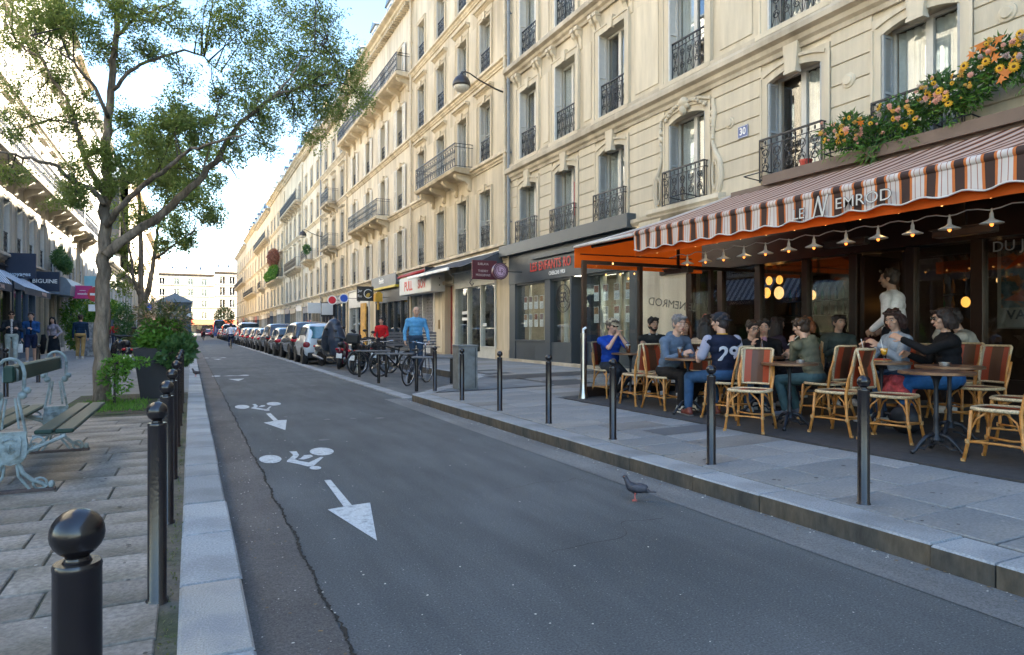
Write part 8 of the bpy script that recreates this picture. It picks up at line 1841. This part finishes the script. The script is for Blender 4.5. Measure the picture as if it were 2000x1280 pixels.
b = MB(); b.add([(-.26, -.26, 0), (.26, -.26, 0), (.26, .26, 0), (-.26, .26, 0), (-.37, -.37, .86), (.37, -.37, .86), (.37, .37, .86), (-.37, .37, .86), (-.32, -.32, .86), (.32, -.32, .86), (.32, .32, .86), (-.32, .32, .86), (-.32, -.32, .80), (.32, -.32, .80), (.32, .32, .80), (-.32, .32, .80)],
      [(3, 2, 1, 0)] + [(q, (q + 1) % 4, (q + 1) % 4 + 4, q + 4) for q in range(4)] + [(q + 4, (q + 1) % 4 + 4, (q + 1) % 4 + 8, q + 8) for q in range(4)] + [(q + 8, (q + 1) % 4 + 8, (q + 1) % 4 + 12, q + 12) for q in range(4)] + [(12, 13, 14, 15)]); b.obj('pot', M_pl, plt)
leaves(1500, blobs([((.05, 0, 1.0), (.38, .32, .14), 2), ((.05, 0, 1.2), (.34, .28, .18), 1)]), LF2, .09, .045, 41, parent=plt); leaves(1600, blobs([((.32, -.22, .82), (.2, .16, .26), 2), ((.4, 0, .86), (.18, .25, .26), 2), ((.2, -.4, .75), (.2, .1, .22), 1)]), LF1, .10, .08, 42, parent=plt, nm='ivy')
leaves(900, blobs([((-.05, .1, 1.4), (.3, .3, .3), 1), ((.25, .1, 1.35), (.25, .3, .3), 1)]), LF3, .13, .022, 43, parent=plt, nm='grassy_foliage'); leaves(250, blobs([((.1, 0, 1.35), (.45, .3, .35), 1)]), leafmat('seed_head', (.30, .20, .12), (.42, .32, .22)), .08, .03, 44, parent=plt, nm='seed_heads')
for k, (x, y, h, lb) in enumerate([(-.75, 16.5, 1.35, 'low green shrub just beyond the tall planter'), (-.6, 20, 1.45, 'green shrub in the row beyond the planter, second one'), (-.7, 25.5, 1.3, 'far green shrub near the second tree'), (-2.6, 33.5, 2.5, 'dark dense shrub seen immediately right of the big trunk'), (-1.9, 29, 1.2, 'brownish low shrub under the second tree')]):
    bush(x, y, .13, lb, [((0, 0, h * .6), (.36, .5, h * .38), 2), ((.12, .3, h * .4), (.3, .45, h * .36), 1)], 1500 if k < 3 else 2200, (LF1, LF1, LF2, LF1, LF3)[k], .10, .055, extra=LF2 if k < 2 else None, seed=50 + k)
bush(-5.2, 41.3, .13, 'tall yellow-green bush in front of the shops next to the pink sign', [((0, 0, 1.9), (.9, .8, 1.1), 2), ((.5, 0, 1.3), (.8, .8, .9), 1.5), ((1.2, .2, 2.3), (.7, .6, .5), 1), ((0, 0, .8), (.7, .7, .7), 1)], 5200, LF2, .16, .08, extra=leafmat('leaf_lime', (.22, .32, .03), (.34, .42, .05)), seed=61)
for (x, y, z, lb, cs, n, lm) in [(-5.75, 39.6, 4.3, 'dark green potted plants spilling over a first floor railing on the left', [((0, 0, .3), (.3, .6, .3), 1), ((.1, -1.0, .55), (.25, .4, .5), 1), ((.25, -.4, .1), (.2, .5, .35), .7), ((0, 1.1, .35), (.25, .5, .4), .8), ((.1, -2, .4), (.25, .4, .35), .7)], 2600, LF1),
                                 (9.1, 86, 9.3, 'rust-red creeper hanging from a balcony far down the right-hand row', [((0, 0, .8), (.6, 3.2, 1.1), 1)], 2600, leafmat('leaf_rust', (.22, .06, .035), (.36, .16, .10))),
                                 (9.1, 84, 7.7, 'green balcony plants below the red creeper', [((0, 2, .7), (.5, 3.5, .8), 1)], 2200, LF2), (9.1, 92, 7.8, 'pale green pot plants along the long balcony further down', [((0, 0, .5), (.4, 3, .6), 1)], 1000, LF2),
                                 (9.2, 60.5, 8.0, 'small potted plant on the boxed balcony before the second lamp', [((0, 0, .4), (.3, .4, .4), 1)], 300, LF1), (9.4, 49, 18.6, 'plants overhanging the roof terrace of the pale townhouse', [((0, 0, .5), (.5, 2.2, .8), 1)], 1200, LF3)]:
    bush(x, y, z, lb, cs, n, lm, .2 if y > 50 else .13, .1 if y > 50 else .06, name='balcony_plant', stem=False, seed=int(y), cat='plant')
bush(7.2, 172, .13, 'small street tree at the far end in front of the closing houses', [((0, 0, 4.2), (2.2, 2, 2.6), 1)], 1800, LF3, .4, .22, name='small_tree', seed=77, cat='tree')
# ---------------------------------------------------------------- small street details
def spots(name, n, xr, yr, zf, m, r0, r1, label, seed, pw=1.3):
    r = random.Random(seed); b = MB()
    for k in range(n):
        x = r.uniform(*xr); y = yr[0] + (yr[1] - yr[0]) * r.random() ** pw; q = r.uniform(r0, r1); z = zf(x) + .0035; c = r.randint(6, 9)
        b.add([(x + q * math.cos(2 * PI * j / c) * r.uniform(.7, 1.15), y + q * math.sin(2 * PI * j / c) * r.uniform(.7, 1.15), z) for j in range(c)], [tuple(range(c))])
    o = b.obj(name, m); o['kind'] = 'stuff'; o['label'] = label
M_gum = mat('gum_dark', (.055, .052, .048), .8, var=.2); M_gum2 = mat('gum_pale', (.34, .33, .31), .8, var=.2)
spots('gum_spots', 240, (3.97, 7.2), (1.2, 16), lambda x: gz(x) + .001, M_gum, .006, .020, 'dark trodden chewing gum spots on the right pavement', 3)
spots('gum_spots', 120, (3.97, 7.2), (1.2, 16), lambda x: gz(x) + .001, M_gum2, .005, .014, 'pale spots on the right pavement', 4)
spots('gum_spots', 170, (-3, -.13), (1.5, 10.5), lambda x: .134, M_gum, .006, .018, 'dark spots on the left pavement', 5)
spots('gum_spots', 60, (-3, -.13), (1.5, 10.5), lambda x: .134, M_gum2, .004, .013, 'pale spots on the left pavement', 6)
spots('oil_stains', 26, (1.2, 3.0), (8, 30), lambda x: -.001, mat('oil_stain', (.055, .056, .058), .5, var=.3, vs=12), .02, .075, 'small dark oil stains on the carriageway', 7)
spots('gutter_leaves', 150, (3.52, 3.64), (1.6, 11.6), lambda x: .006, mat('dead_leaf', (.20, .13, .06), .8, var=.4, vs=40), .004, .012, 'brown leaf scraps gathered along the right kerb', 8, 1.0)
spots('gutter_leaves', 120, (.24, .56), (1.8, 11), lambda x: .006, mat('dead_leaf', (0, 0, 0)), .003, .009, 'brown leaf scraps in the left gutter', 9)
scooter(-1.72, 20.6, .13, .25, 'dark scooter parked on the left pavement just right of the big trunk', (.02, .02, .024), s=1.0)
scooter(-.75, 30.5, .13, -.9, 'pale scooter parked near the left kerb beyond the shrubs', (.42, .46, .50), s=1.0)
gb = thing('utility_cabinet', 'grey poster-covered cabinet on the left pavement beside the no-entry pole', 'cabinet', (-4.15, 35.2, .13)); b = MB(); b.box(-.35, .35, -.2, .2, 0, 1.45); b.box(-.38, .38, -.23, .23, 1.45, 1.52); b.obj('housing', mat('poster_cabinet', (.20, .21, .22), .7, var=.6, vs=7, col2=(.4, .4, .38), c2s=4), gb, bevel=.01)
for (x, y, lb) in ((-4.6, 52, 'woman in a red coat far down the left pavement'), (-3.4, 70, 'far pedestrian in blue near the kiosk'), (-4.9, 45, 'pedestrian in a pale top beyond the pink sign')):
    stp(lb, x, y, face(.1, -1), shirt={'r': (.35, .03, .03), 'b': (.05, .1, .25), 'p': (.5, .48, .42)}['r' if 'red' in lb else 'b' if 'blue' in lb else 'p'], trou=(.04, .04, .06))
